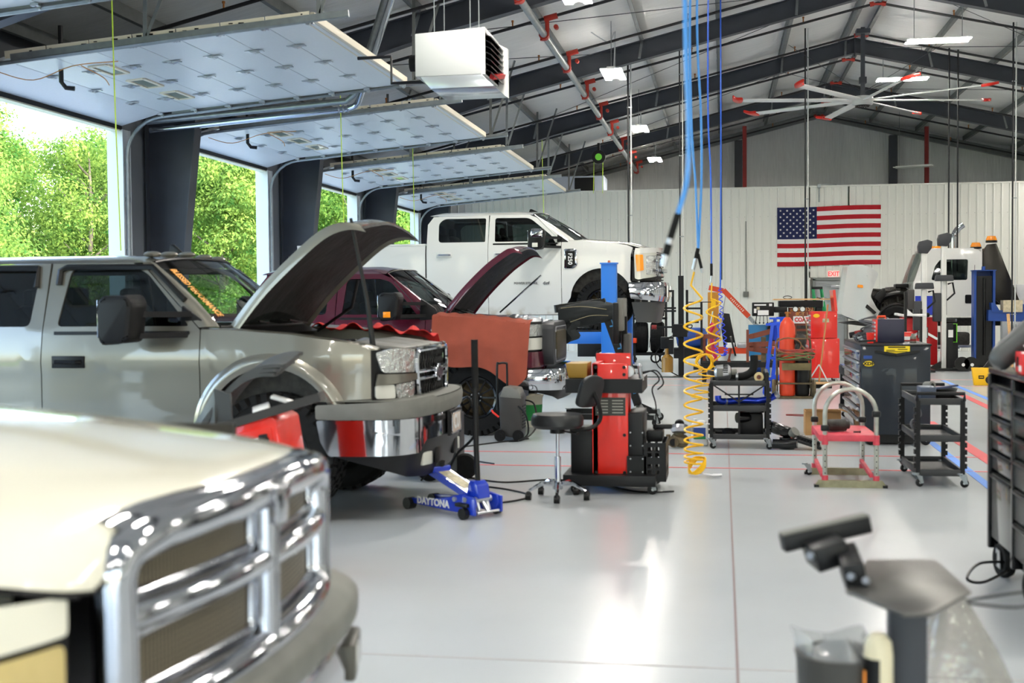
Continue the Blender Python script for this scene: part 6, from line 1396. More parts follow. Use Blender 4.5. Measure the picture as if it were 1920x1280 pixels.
b = B(); b.tube(cr([(-.4,-.1,.65),(-.52,-.1,.45),(-.45,-.1,.2),(-.2,-.12,.1),(.0,-.1,.0),(.15,-.15,-.0+.02)], 7), .012, n=6); b.tube(cr([(-.35,-.14,.75),(-.1,-.16,.85),(.0,-.14,.6),(-.2,-.16,.55)], 6), .01, n=6); b.obj('hose', 'rubber', t)
b = B(); b.box((0,0,.01), (.34,.3,.02)); b.obj('base_plate', 'blackm', t, smooth=0)
b = B(); b.box((-1.0,25.6,.008), (1.9,.14,.015)); b.bar((-1.9,25.6,.005),(-.1,25.6,.005),.02); tag(b.obj('floor_rail', 'blackm', smooth=0, loc=(-.0,0,0)), 'flat black steel floor rail left of the black post stand', 'floor rail')

# rust-brown press frame, pink jack, wall panel, orange shop crane
t = T('shop_crane', 'orange folding shop crane with a long raised boom', 'shop crane', (-.1, 30.3, 0))
b = B(); b.box((-.12,0,1.0), (.26,.14,1.5), bev=.01); b.obj('mast', mat('mustard_paint', (190,126,30), .45, var=.15), t)
b = B(); b.bar((-.22,0,1.86),(.12,0,1.78),.15,.12); b.bar((.12,0,1.80),(.72,0,1.16),.12,.12); b.obj('boom', mat('crane_orange', (206,68,30), .4), t, smooth=0)
for k in range(9): b = B(); b.box((.30+.035*k,-.064,1.60-.037*k), (.024,.004,.035+.012*(k%3)), rot=(0,.82,0)); b.obj('worn_marking', mat('worn_white', (226,196,180), .6), t, smooth=0)
b = B(); b.bar((.66,0,1.22),(.98,0,.86),.09,.09); b.cyl((.98,-.05,.88),(.98,.05,.88),.05); b.obj('boom_extension', 'galv', t, smooth=0)
for k in range(3): b = B(); b.cyl((.74+.09*k,-.06,1.13-.10*k),(.74+.09*k,-.04,1.13-.10*k),.012,n=8); b.obj('pin_hole', 'black', t)
b = B()
for k in range(6): b.lathe([(.012,-.01),(.02,0),(.012,.01)], (.98,0,.80-k*.05), (0,1,0) if k % 2 else (1,0,0), n=8)
b.tube(cr([(.98,0,.50),(1.0,0,.44),(.96,0,.42),(.94,0,.46)], 4), .012, n=6); b.obj('chain_hook', 'trimk', t)
b = B(); b.cyl((.0,-.02,.6),(.10,-.02,1.3),.035); b.cyl((.10,-.02,1.3),(.16,-.02,1.68),.02); b.obj('ram', 'alu', t)
b = B(); b.box((-.12,-.075,1.48), (.12,.006,.22)); b.box((-.14,-.08,1.15), (.05,.02,.3)); b.obj('yellow_label', 'yellow', t, smooth=0)
for sy in (-.4, .35):
    b = B(); b.bar((-.4,sy,.36),(1.35,sy,.36),.10,.13); b.obj('base_leg', 'crane_orange' in MATS and MATS['crane_orange'], t, smooth=0)
    for x in (-.3, 1.2): caster(t, x, sy, .11, z=.0)
t = T('bottle_jack_stand', 'pink-red long jack leaning on the brown press frame', 'jack', (-.28, 29.2, 0))
b = B(); b.tube(cr([(0,0,1.02),(.06,0,.95),(-.0,0,.8),(.06,0,.5),(.14,0,.08)], 6), [.05]*25, n=8); b.obj('body', mat('pink_red', (204,40,78), .4), t); b = B(); b.tube([(0,0,1.0),(.06,0,1.3)], .015); b.cyl((.1,0,.08),(.18,0,.05),.03); b.obj('handle', 'alu', t)
t = T('press_frame', 'rusty brown steel press frame behind the yellow coils', 'press frame', (-.35, 28.6, 0))
b = B(); b.bar((-.08,0,.1),(-.08,0,.72),.10); b.obj('leg', 'brown', t, smooth=0); b = B(); b.bar((-.25,0,.74),(.3,0,.74),.14,.10); b.obj('beam', 'brown', t, smooth=0); b = B(); b.box((.1,0,.05), (.8,.5,.12)); b.obj('base', 'blackm', t)
b = B(); b.bar((-.12,-.1,.1),(-.12,-.1,1.52),.05); b.bar((-.45,-.1,1.52),(.1,-.1,1.52),.02); b.obj('tool_post', 'blackm', t, smooth=0)
t = T('air_tank', 'dark navy compressor tank half hidden behind the black post stand', 'air tank', (-.75, 31.4, 0))
b = B(); b.lathe([(0,-.4),(.2,-.36),(.26,-.25),(.26,.25),(.2,.36),(0,.4)], (0,0,.62), (1,0,0), n=28); b.obj('tank', 'dblue', t); b = B(); b.box((0,0,.25), (.9,.45,.26)); b.obj('base', 'blackm', t); 
for x in (-.5, -.28): b = B(); b.lathe([(.09,-.03),(.13,-.03),(.13,.03),(.09,.03)], (x-.4,-.2,.13), (0,1,0)); b.obj('wheel', 'trimk', t)
t = T('wall_panel', 'black board leaning against the white wall behind the orange crane', 'board', (.25, 37.2, 0)); b = B(); b.prism([(-.2,.02),(.18,0),(-.05,1.15),(-.35,1.18)], -.03, .03, 'y', bev=.01); b.obj('board', 'trimk', t)
t = T('roller_stand', 'rusty steel support stand with a tilted round plate on top', 'stand', (.12, 24.6, 0))
b = B(); b.bar((0,0,.0),(0,0,.42),.06); b.bar((0,0,.42),(.04,0,.62),.04); b.obj('post', 'brown', t, smooth=0); b = B(); b.cyl((-.03,0,.70),(.0,0,.72),.2,n=24); b.obj('plate', 'blackm', t, rot=(0,.35,0), loc=(-.15,0,.0)); b = B(); b.box((.0,0,.02), (.5,.3,.04)); b.obj('base', 'blackm', t)
for k, (x, lab) in enumerate(((-.12,'small white box on the orange crane leg'),(.10,'grey metal box on the orange crane leg'))):
    b = B(); b.box((0,0,.06), (.2-.0*k,.16,.12-.0*k), bev=.01); tag(b.obj('parts_box', 'white' if k == 0 else 'alu', loc=(.32+x*1.2,29.9,.43)), lab, 'box')
t = T('workbench_frame', 'long low black steel frame on the floor behind the centre cart', 'steel frame', (.75, 24.2, 0)); b = B(); b.bar((-1.15,0,.33),(.75,0,.33),.07,.10); b.obj('rail', 'blackm', t, smooth=0); b = B(); b.bar((-1.15,.5,.33),(.75,.5,.33),.07,.10); b.obj('rail', 'blackm', t, smooth=0)
for x in (-1.1, .70): b = B(); b.bar((x,0,0),(x,0,.3),.08); b.bar((x,.5,0),(x,.5,.3),.08); b.bar((x,0,.33),(x,.5,.33),.06); b.obj('leg', 'blackm', t, smooth=0)
b = B(); b.bar((-.28,0,.3),(-.28,0,1.0),.05); b.obj('upright', 'brown', t, smooth=0)
# brake lathe / wheel balancer
t = T('wheel_balancer', 'black box-shaped wheel balancer with white stickers and hanging levers', 'wheel balancer', (.82, 26.2, 0))
b = B(); b.box((0,0,1.37), (.44,.3,.28), bev=.015); b.obj('head', 'black', t)
for x, z, w_, h_, m in ((.0,1.30,.22,.10,'white'),(-.16,1.34,.05,.09,'white'),(-.06,1.46,.24,.03,'white'),(.15,1.46,.06,.05,'white'),(-.10,1.39,.06,.06,'label_tan')):
    b = B(); b.box((x,-.153,z), (w_,.006,h_), bev=0); b.obj('sticker', M[m] if m in M else MATS[m], t, smooth=0)
for k in range(4): b = B(); b.bar((-.13+.07*k,-.1,1.23),(-.15+.08*k,-.12,1.10),.012); b.sphere((-.15+.08*k,-.12,1.09),.018,5); b.obj('lever', 'trimk', t)
b = B(); b.box((-.05,.2,.72), (.48,.3,.65), bev=.01); b.box((-.05,.2,.2), (.4,.26,.4)); b.obj('cabinet', mat('teal_blue', (40,118,168), .45), t)
b = B(); b.box((.35,.05,1.36), (.28,.2,.12), bev=.01); b.cyl((.2,-.05,1.0),(.2,-.2,.95),.12); b.box((.22,-.05,.8), (.2,.3,.25), bev=.03); b.obj('spindle', 'blackm', t)
t = T('bench_vise', 'rusty brown steel arms of a vise stand left of the blue stands', 'vise', (.78, 24.6, 0))
for z, r_ in ((.86,.12),(.70,.02),(.62,-.06)):
    b = B(); b.bar((-.22,0,z),(.22,-.05,z+r_),.08,.10); b.cyl((-.24,-.06,z),(-.24,.06,z),.05); b.obj('arm', 'brown', t, smooth=0)
b = B(); b.bar((0,0,0),(0,0,.85),.09); b.box((0,0,.02), (.4,.3,.04)); b.obj('post', 'rust', t, smooth=0)
b = B(); b.box((0,0,.28), (.2,.16,.10), bev=.005); tag(b.obj('cardboard_box', 'card', loc=(.72,25.2,.14)), 'tiny cardboard box under the brown vise arms', 'box')
b = B(); b.box((0,0,.09), (.22,.2,.18), bev=.01); tag(b.obj('parts_crate', 'dblue', loc=(.68,25.2,.14-.0)), 'small dark blue crate under the brown vise arms', 'crate')
b = B(); b.box((.7,25.2,.07),(.4,.3,.14)); tag(b.obj('step_block', 'blackm'), 'black block under the small crate', 'block')
# blue tall stands
for k, (x, y) in enumerate(((.86, 21.2),(1.0, 21.9))):
    t = T('tripod_jack_stand', ['front','rear'][k]+' bright blue tall tripod stand left of the red gas cylinder', 'jack stand', (x, y, 0), group=None)
    for q_ in range(4):
        a = PI/4+q_*PI/2; b = B(); b.bar((.19*math.cos(a)*1.3,.19*math.sin(a)*1.3,.0),(.06*math.cos(a),.06*math.sin(a),1.15),.05); b.obj('leg', mat('stand_blue', (36,84,214), .35), t, smooth=0)
    for z in (.25,.6): 
        s_ = .19*1.3*(1-z/1.35)+.02; b = B(); b.tube([(s_*c,s_*d,z) for c, d in ((.7,.7),(-.7,.7),(-.7,-.7),(.7,-.7))], .018, n=6, closed=True); b.obj('brace', 'stand_blue' in MATS and MATS['stand_blue'], t)
    b = B(); b.box((0,0,1.16), (.30,.10,.04)); b.cyl((0,0,.9),(0,0,1.25),.03); b.box((0,0,1.26), (.18,.08,.03)); b.cyl((.1,-.03,1.18),(-.1,-.03,1.18),.012); b.obj('head', 'stand_blue' in MATS and MATS['stand_blue'], t)
# gas cylinders on hand truck
t = T('cylinder_trolley', 'worn steel trolley carrying the tall red and short black gas cylinders', 'trolley', (1.12, 20.4, 0))
b = B(); b.tube(cr([(-.26,0,.2),(-.26,0,.85),(-.22,0,.95),(-.1,0,1.0),(.12,0,1.0),(.22,0,.95),(.26,0,.85),(.26,0,.2)], 5), .018, n=8); b.obj('hoop', 'rust', t)
b = B(); b.box((0,-.05,.02), (.56,.34,.03)); b.bar((-.26,-.16,.24),(.26,-.16,.24),.025); b.bar((-.26,-.18,.62),(.26,-.18,.62),.03); b.bar((-.26,0,.02),(-.26,-.16,.24),.02); b.bar((.26,0,.02),(.26,-.16,.24),.02); b.obj('frame', 'rust', t, smooth=0)
b = B(); b.box((.03,-.2,.51), (.44,.1,.11), bev=.004); b.obj('tool_tray', mat('tray_olive', (112,100,66), .6, var=.2), t)
for x in (-.31,.31): b = B(); b.lathe([(.05,-.025),(.14,-.03),(.15,0),(.14,.03),(.05,.025)], (x,.0,.15), (1,0,.0), n=24); b.cyl((x-.01,0,.15),(x+.01,0,.15),.09); b.obj('wheel', 'rust', t)
for x, r, h, m, lab, z0 in ((-.10,.125,1.20,'cyl_red','tall orange-red oxygen cylinder on the worn trolley',.04),(.13,.115,.60,'trimk','short black acetylene cylinder beside the tall red one',.04)):
    q = T('gas_cylinder', lab, 'gas cylinder', (1.12+x, 20.38, z0)); mm = mat('cyl_red', (226,74,44), .35) if m == 'cyl_red' else M[m]
    b = B(); b.lathe([(0,0),(r*.9,0),(r,.03),(r,h-.12),(r*.85,h-.04),(r*.5,h+.02),(.04,h+.05)], n=28); b.obj('body', mm, q)
    b = B(); b.cyl((0,0,h+.04),(0,0,h+.14),.025); b.cyl((-.04,0,h+.12),(.06,0,h+.12),.016); b.obj('valve', 'brass' in MATS and MATS['brass'], q)
q = T('gas_regulator', 'twin-gauge regulator on top of the red gas cylinder', 'regulator', (1.12, 20.3, 1.40))
for x in (.02,.13): b = B(); b.cyl((x,-.05,.02),(x,-.02,.02),.045,n=20); b.obj('gauge', 'trimk', q); b = B(); b.cyl((x,-.055,.02),(x,-.05,.02),.036,n=20); b.obj('gauge_face', 'alu', q)
b = B(); b.cyl((-.05,0,0),(.14,0,0),.02); b.cyl((.05,0,-.05),(.05,-.06,-.05),.025); b.obj('body', 'brass' in MATS and MATS['brass'], q)
for k, m in enumerate(('welding_green','welding_red')):
    q = T('welding_hose', ['dull green','dull red'][k]+' gas hose looped round the worn trolley', 'hose', (1.12, 20.25, 0)); mm = mat(m, ((92,104,60),(150,62,54))[k], .6)
    pts = []
    for j in range(60): a = 2*PI*j/15; pts.append((.02+(.28+.02*math.sin(j*.7+k))*math.cos(a), -.02+.25*math.sin(a)*.8, .68+.05*k+.05*math.sin(a+j*.08+k)))
    for j in range(20): a = 2*PI*j/16; pts.append((-.1+.2*math.cos(a), -.2, .85+.12*math.sin(a)))
    pts += [(.2,-.1,.95),(.18,-.08,1.2),(.1,-.05,1.38)]
    b = B(); b.tube(pts, .012, n=6); b.obj('hose', mm, q)
q = T('work_gloves', 'dark oily gloves hung over the trolley hoop', 'gloves', (1.22, 20.32, .92))
b = B(); b.sphere((0,0,0), .10, 8, (1,.6,1.1))
for k in range(5): b.tube([(-.06+.03*k,-.03,-.05),(-.07+.034*k,-.04,-.18+.02*abs(k-2))], .018, n=6)
b.obj('glove', 'engine', q)
# brown machine with board on top and chalk marks
t = T('tyre_changer', 'old brown machine cabinet chalk-marked 333-152 with a white sign', 'machine cabinet', (1.63, 27.2, 0))
b = B(); b.box((.0,0,1.47), (.90,.6,.14), bev=.01); b.box((-.36,0,1.3), (.16,.5,.25)); b.box((.38,0,1.3), (.12,.5,.25)); b.obj('dark_head', 'black', t)
b = B(); b.box((.02,0,.70), (.52,.5,1.38), bev=.01); b.obj('column', 'brown', t)
b = B(); b.box((.05,-.262,1.135), (.42,.02,.15)); b.obj('name_sign', 'white', t, smooth=0)
text('COATS', .12, mat('sign_red', (200,30,36), .4), t, (.035,-.275,1.135), bold=.005, sx=.85, name='sign_lettering')
text('333-152', .12, mat('chalk', (214,170,110), .8), t, (.06,-.255,1.36), name='chalk_lettering'); text('LOT 1', .10, 'chalk' in MATS and MATS['chalk'], t, (.02,-.255,1.255), name='chalk_lettering')
for z in (.98,.86): b = B(); b.box((.06,-.256,z), (.3,.006,.07), bev=0); b.obj('grease_smear', 'engine', t, smooth=0)
b = B(); b.box((0,0,.012), (1.16,.7,.03), bev=.003); tag(b.obj('plywood_board', 'wood', loc=(1.65,27.2,1.555)), 'plywood board lying on top of the brown machine cabinet', 'board')
b = B(); b.tube([(-.09+.09*math.cos(a)*1.0,.04*math.sin(a),.03+.03*math.sin(a)) for a in [2*PI*k/18 for k in range(18)]], .008, n=5, closed=True); tag(b.obj('cable_ring', 'trimk', loc=(1.45,27.1,1.58)), 'black cable loop on the plywood board', 'cable')
b = B(); b.grid(lambda u, v: V(.30*u, -.02*math.sin(v*9), -.12*v*u+.02*math.sin(u*14+v*7)), 10, 6); tag(b.obj('plastic_wrap', 'bag', loc=(1.95,26.86,1.60)), 'clear plastic wrap hanging at the right end of the plywood board', 'plastic wrap')
# tall red tool chest
t = T('tool_chest', 'tall bright red two-part tool chest with its lid raised', 'tool chest', (1.86, 24.4, 0))
b = B(); b.box((.02,0,1.09), (.48,.7,.50), bev=.008); b.obj('top_chest', 'red', t)
b = B(); b.box((.02,0,.46), (.56,.74,.74), bev=.008); b.box((-.13,-.37,.42), (.012,.02,.6)); b.obj('bottom_cabinet', 'red', t)
b = B(); b.bar((.24,0,1.34),(.20,0,1.74),.72,.05,up=(1,0,0)); b.obj('lid', 'red', t, smooth=0)
for k in range(5): b = B(); b.box((-.235,0,.90+k*.09), (.03,.6,.03), bev=.004); b.obj('drawer_pull', 'alu', t)
for k in range(5): b = B(); b.box((-.275,0,.2+k*.12), (.03,.6,.035), bev=.004); b.obj('drawer_pull', 'alu', t)
b = B(); b.sphere((-.12,-.352,1.26), .055, 8, (1.1,.1,.7)); b.obj('oval_badge', 'yellow', t)
b = B(); b.box((.05,-.353,1.17), (.12,.006,.07)); b.obj('label', 'label_tan' in MATS and MATS['label_tan'], t, smooth=0)
for x in (-.2,.22):
    for y in (-.3,.3): caster(t, x, y, .035)
t = T('push_broom', 'wooden-handled push broom leaning on the red tool chest', 'broom', (1.70, 22.6, 0))
b = B(); b.tube([(-.02,0,.12),(.19,.75,1.47)], .016, n=8); b.obj('handle', mat('broom_wood', (176,112,62), .55), t)
b = B(); b.bar((-.02,0,.42),(-.22,.0,.10),.02); b.bar((-.02,0,.42),(.14,.0,.10),.02); b.obj('brace', 'alu', t, smooth=0)
b = B(); b.box((-.04,0,.09), (.5,.07,.04), bev=.006); b.obj('head', 'wood', t); b = B(); b.box((-.04,0,.035), (.48,.05,.07)); b.obj('bristles', 'rubber', t, smooth=0)
t = T('step_ladder', 'green fibreglass step ladder with a black top behind the brown machine', 'ladder', (2.12, 29.0, 0))
for x0, x1 in ((-.10,-.0),(.08,.22)): b = B(); b.bar((x0,0,1.80),(x1+.12,-.45,0),.035,.07); b.obj('rail', mat('ladder_green', (30,140,84), .4), t, smooth=0); b = B(); b.bar((x0,.05,1.80),(x1+.05,.45,0),.03,.05); b.obj('rear_rail', 'ladder_green' in MATS and MATS['ladder_green'], t, smooth=0)
b = B(); b.box((-.01,.02,1.82), (.24,.16,.06), bev=.01); b.obj('top_cap', 'trimk', t)
for k in range(5): b = B(); z = .3+k*.3; xx = (1.8-z)/1.8*.14; b.box((.0+xx,-.45*(1.8-z)/1.8,z), (.2,.08,.02)); b.obj('step', 'alu', t, smooth=0)
b = B(); b.box((.1,-.1,1.5), (.08,.01,.2)); b.obj('label', 'white', t, smooth=0)
b = B(); b.bar((1.9,29.3,0),(1.9,29.3,2.35),.11,.08); tag(b.obj('steel_column', 'blackm', smooth=0), 'slim black column standing behind the brown machine', 'column')

# dark tool cabinet with yellow badge
t = T('tool_cabinet', 'large dark blue-grey rolling tool cabinet with yellow XDP oval badge', 'tool cabinet', (1.83, 14.75, 0))
mc = mat('blue_black_paint', (26,33,42), .34, coat=.12, spec=.35)
b = B(); b.box((.0,0,.60), (.72,1.8,.96), bev=.008); b.obj('body', mc, t)
b = B(); b.box((0,0,1.085), (.74,1.82,.02), bev=.004); b.obj('worktop', 'blackm', t)
for k in range(7):
    z = .22+k*.125; b = B(); 
    b.box((-.366,-.0,z), (.012,1.70,.112), bev=.002); dr = b.obj('drawer', mat('drawer_face', (70,52,66), .15, .3, coat=.8), t)
    b = B(); b.box((-.385,0,z+.045), (.03,1.6,.024), bev=.004); b.obj('drawer_pull', 'alu', dr)
b = B(); b.bar((-.22,-.93,1.02),(.0,-.96,.985),.025); b.bar((.0,-.96,.985),(.24,-.93,1.02),.025); b.obj('push_handle', 'trimk', t, smooth=0)
b = B(); b.prism([(-.12,1.075),(.145,1.075),(.145,1.0),(.01,.97),(-.12,.995)], -.906, -.902, 'y'); yl = b.obj('warning_label', mat('label_yellow', (244,212,20), .45), t)
b = B(); b.box((.01,-.9075,1.062), (.18,.002,.012)); b.box((-.055,-.9075,1.03), (.09,.002,.008)); b.box((.07,-.9075,1.04), (.1,.002,.008)); b.box((.01,-.9075,1.015), (.22,.002,.006)); b.obj('printed_line', 'trimk', yl, smooth=0)
b = B(); b.sphere((-.28,-.903,.885), .055, 10, (1.05,.05,.55)); bd = b.obj('oval_badge', 'label_yellow' in MATS and MATS['label_yellow'], t)
text('XDP', .05, 'trimk', bd, (-.28,-.9075,.885), name='badge_lettering', bold=.002, sx=1.2)
b = B(); b.box((-.29,-.903,.955), (.09,.004,.035)); b.obj('small_label', 'dblue', t, smooth=0)
b = B(); b.box((.02,.0,.06), (.5,1.5,.09)); b.obj('underframe', 'blackm', t)
for x in (-.27,.3):
    for y in (-.8,.8): caster(t, x, y, .055, yaw=.3)
for nm, lab, loc in ():
    pass
q = T('small_tool_chest', 'small navy tool chest with red drawer front on the dark tool cabinet', 'tool chest', (1.84, 14.5, 1.096))
b = B(); b.box((.0,0,.13), (.29,.34,.26), bev=.004); b.obj('body', mat('navy_paint', (34,34,56), .4), q)
b = B(); b.box((-.15,0,.13), (.02,.34,.25), bev=.003); b.obj('front', 'redpipe' if False else 'red', q)
for k in range(5): b = B(); b.box((-.165,0,.04+k*.045), (.012,.28,.02)); b.obj('drawer_pull', 'alu', q, smooth=0)
b = B(); b.tube([(-.12,-.0,.26),(-.12,0,.285),(-.04,0,.285),(-.04,0,.26)], .014); b.obj('handle', 'orange', q)
q = T('red_cup', 'red plastic cup beside the small navy tool chest', 'cup', (1.60, 14.15, 1.096)); b = B(); b.lathe([(0,0),(.033,0),(.045,.115),(.041,.115),(.03,.006),(0,.006)], n=24); b.obj('cup', 'red', q)
q = T('metal_flask', 'grey metal flask standing on the right of the dark tool cabinet', 'flask', (2.06, 14.2, 1.096)); b = B(); b.lathe([(0,0),(.03,0),(.033,.01),(.033,.07),(.02,.082),(.02,.1),(0,.1)], n=20); b.obj('flask', mat('flask_grey', (122,122,112), .4, .3), q); b = B(); b.lathe([(.0335,.02),(.0335,.045)], n=20); b.obj('label', 'redpipe', q)
q = T('plastic_bag', 'crumpled clear plastic bag on the dark tool cabinet', 'plastic bag', (1.55, 14.6, 1.10)); b = B(); b.grid(lambda u, v: V(.09*math.cos(u*2*PI)*math.sin(v*PI)*(1+.15*math.sin(u*31)), .12*math.sin(u*2*PI)*math.sin(v*PI), .05-.05*math.cos(v*PI)+.012*math.sin(u*23+v*9)), 28, 12); b.obj('bag', 'bag', q)
q = T('cordless_tool', 'black and red cordless impact tool lying on the dark tool cabinet', 'power tool', (1.60, 15.2, 1.10)); b = B(); b.cyl((-.12,0,.05),(.1,0,.09),.035); b.box((.08,0,.05), (.06,.06,.12), rot=(0,.5,0), bev=.01); b.obj('body', 'trimk', q); b = B(); b.cyl((-.06,0,.065),(.02,0,.08),.037); b.obj('red_band', 'redpipe', q)
q = T('cable_bundle', 'coiled grey cable heaped behind the small navy tool chest', 'cable', (1.75, 15.1, 1.10)); b = B(); b.tube([((.16+.01*math.sin(k))*math.cos(k*.4), .12*math.sin(k*.4), .15+.07*math.sin(k*.23)+.012*k/10) for k in range(60)], .01, n=6); b.box((0,0,.08), (.24,.2,.16), bev=.04); b.obj('cable', mat('cable_grey', (92,92,96), .5), q)
q = T('box_of_gloves', 'small red and white box on the right end of the dark tool cabinet', 'box', (2.05, 14.9, 1.096)); b = B(); b.box((0,0,.05), (.2,.12,.1), bev=.004); b.obj('box', 'redpipe' if False else 'red', q); b = B(); b.box((0,-.062,.03), (.16,.004,.04)); b.obj('white_panel', 'white', q, smooth=0)
q = T('hand_file', 'black scraper lying across the left edge of the dark tool cabinet', 'hand tool', (1.50, 14.0, 1.10)); b = B(); b.bar((-.04,0,.02),(.14,0,.03),.02); b.obj('blade', 'trimk', q, smooth=0)
# pedestal stand with carburettor parts
t = T('pedestal_cart', 'narrow black plastic cart with cast parts on top, left of the dark tool cabinet', 'utility cart', (1.75, 16.9, 0))
for y in (-.3,.3):
    for x in (-.16,.12): b = B(); b.box((x,y,.38), (.07,.07,.56), bev=.006); b.obj('post', 'black', t); caster(t, x, y, .04)
b = B(); b.box((-.02,0,.64), (.38,.74,.12), bev=.02); b.obj('shelf', 'black', t); b = B(); b.box((-.02,0,.14), (.38,.74,.08), bev=.02); b.obj('shelf', 'black', t)
b = B(); b.box((-.02,0,.705), (.34,.7,.01)); b.obj('top_mat', 'dblue', t)
q = T('cast_fitting', 'silver cast valve body standing on the narrow black cart', 'casting', (1.66, 16.75, .712)); b = B(); b.cyl((0,0,0),(0,0,.02),.07,.05); b.cyl((0,0,.02),(0,0,.16),.014); b.cyl((-.0,0,.14),(0,0,.2),.02); b.obj('valve', 'alu', q)
q = T('carburettor', 'grimy carburettor on the narrow black cart', 'carburettor', (1.80, 16.8, .712)); b = B(); b.box((0,0,.06), (.14,.16,.12), bev=.02); b.cyl((0,0,.12),(0,0,.15),.05); b.cyl((-.09,0,.08),(.09,0,.08),.03); b.obj('body', 'rust', q)
t = T('cardboard_box', 'open cardboard box on the floor behind the red step bench', 'box', (1.15, 15.0, 0))
for x0, y0, x1, y1 in ((-.2,-.15,.2,-.15),(-.2,.15,.2,.15),(-.2,-.15,-.2,.15),(.2,-.15,.2,.15)): b = B(); b.bar((x0,y0,.14),(x1,y1,.14),.006,.28); b.obj('side', 'card', t, smooth=0)
b = B(); b.box((0,0,.005), (.4,.3,.01)); b.obj('bottom', 'card', t); b = B(); b.box((.0,-.21,.29), (.38,.13,.006), rot=(-.25,0,0)); b.box((.27,0,.27), (.14,.28,.006), rot=(0,.3,0)); b.obj('flap', 'card', t)

# red step bench with hooped rails
t = T('step_bench', 'red-topped aluminium work platform with two tall hooped handrails', 'work platform', (1.03, 11.15, 0))
for y, dx in ((-.36,.03),(.42,-.0)):
    b = B(); hx = .21; ar_ = arc(0,.62,hx,180,0,12)
    b.tube([(-hx+dx,y,.03),(-hx+dx,y,.40)]+[(x+dx,y,z) for x, z in ar_]+[(hx+dx,y,.4),(hx+dx,y,.03)], .020, n=10); b.obj('hoop_rail', mat('worn_aluminium', (176,176,166), .35, .75, var=.15, vscale=20), t)
    for sx in (-1, 1):
        for k in range(6): b = B(); b.cyl((sx*hx+dx,y-.022,.12+k*.05),(sx*hx+dx,y-.016,.12+k*.05),.006,n=6); b.obj('pin_hole', 'trimk', t, smooth=0)
    b = B(); b.prism([(-.30,0),(.30,0),(.26,.06),(-.26,.06)], y-.025, y+.025, 'y'); b.obj('foot_bar', mat('worn_olive_steel', (150,146,118), .5, .4, var=.25, vscale=12), t, loc=(dx,0,0), smooth=0)
    for sx in (-1, 1):
        b = B(); b.box((sx*.28+dx,y,.01), (.04,.06,.025)); b.obj('rubber_foot', 'trimk', t, smooth=0)
        zc = .50 if sx < 0 else (.62 if y < 0 else .50); b = B(); b.box((sx*hx+dx,y,zc), (.065,.06,.05), bev=.008); b.obj('black_clamp', 'trimk', t)
        for z0, z1 in ((.36,.44),(.06,.10)): b = B(); b.cyl((sx*hx+dx,y,z0),(sx*hx+dx,y,z1),.027); b.obj('red_collar', mat('faded_red', (206,70,84), .5, var=.15, vscale=10), t)
b = B(); b.prism([(-.23,-.38),(.25,-.38),(.23,.44),(-.23,.44)], .39, .445, 'z', bev=.006); b.obj('deck', 'faded_red' in MATS and MATS['faded_red'], t)
for sx in (-.2,.2): b = B(); b.bar((sx,-.36,.10),(sx,.42,.13),.03); b.obj('side_brace', 'faded_red' in MATS and MATS['faded_red'], t, smooth=0)
caster(t, -.28, .36, .03)
q = T('starter_motor', 'greasy black starter motor lying on the red platform deck', 'starter motor', (.97, 11.0, .446)); b = B(); b.cyl((-.08,0,.055),(.07,.05,.055),.052,n=20); b.cyl((-.1,-.02,.07),(-.02,0,.07),.035); b.cyl((.07,.05,.055),(.10,.06,.055),.035); b.obj('body', 'engine', q)
q = T('bolt', 'small dark bolt lying on the red platform deck', 'bolt', (1.13, 10.95, .452)); b = B(); b.cyl((-.03,0,0),(.02,0,0),.006,n=8); b.cyl((.02,0,0),(.03,0,0),.011,n=6); b.obj('bolt', 'trimk', q)

# second black cart
c2 = tier_cart('utility_cart', 'black three-shelf cart with an empty middle shelf, right of the red platform', (1.80, 11.35, 0), -.18, .18, -.46, .46, [.13,.42,.73])
b = B(); b.tube([(-.19,-.47,.73),(-.19,-.49,.79),(.19,-.49,.79),(.19,-.47,.73)], .016); b.tube([(-.19,.47,.73),(-.19,.49,.80),(.19,.49,.80),(.19,.47,.73)], .016); b.obj('end_handle', 'black', c2)
q = T('drain_pan', 'round black drain pan on the right-hand cart top shelf', 'pan', (1.85, 11.3, .715)); b = B(); b.lathe([(0,0),(.13,0),(.16,.09),(.15,.09),(.12,.01),(0,.01)], n=32); b.obj('pan', 'black', q)
q = T('plastic_tub', 'dull blue-grey square tub at the left of the right-hand cart top', 'tub', (1.72, 11.1, .715)); b = B(); b.box((0,0,.06), (.12,.2,.12), bev=.01, taper=1.1); b.obj('tub', mat('tub_grey', (70,80,98), .4), q)
q = T('trim_tool', 'dark blue pry bar resting across the drain pan', 'hand tool', (1.88, 11.1, .82)); b = B(); b.bar((-.14,-.02,-.01),(.1,.05,.02),.05,.015); b.obj('bar', mat('dk_blue_tool', (40,50,84), .5, var=.3, vscale=12), q, smooth=0)
q = T('bearing_sleeve', 'small dark metal sleeve on the far end of the right-hand cart', 'sleeve', (1.84, 11.72, .80)); b = B(); b.lathe([(.018,-.05),(.035,-.05),(.035,.05),(.018,.05),(.018,-.05)], (0,0,0), (.5,-1,.1), n=20); b.obj('sleeve', 'bumpgrey', q)
q = T('shop_rag', 'reddish rag lying on the right-hand cart top shelf', 'rag', (1.83, 10.98, .715)); b = B(); b.grid(lambda u, v: V(-.1+.2*u, -.04+.08*v, .01+.012*math.sin(u*17+v*5)), 14, 6); o = b.obj('rag', 'redpipe', q)
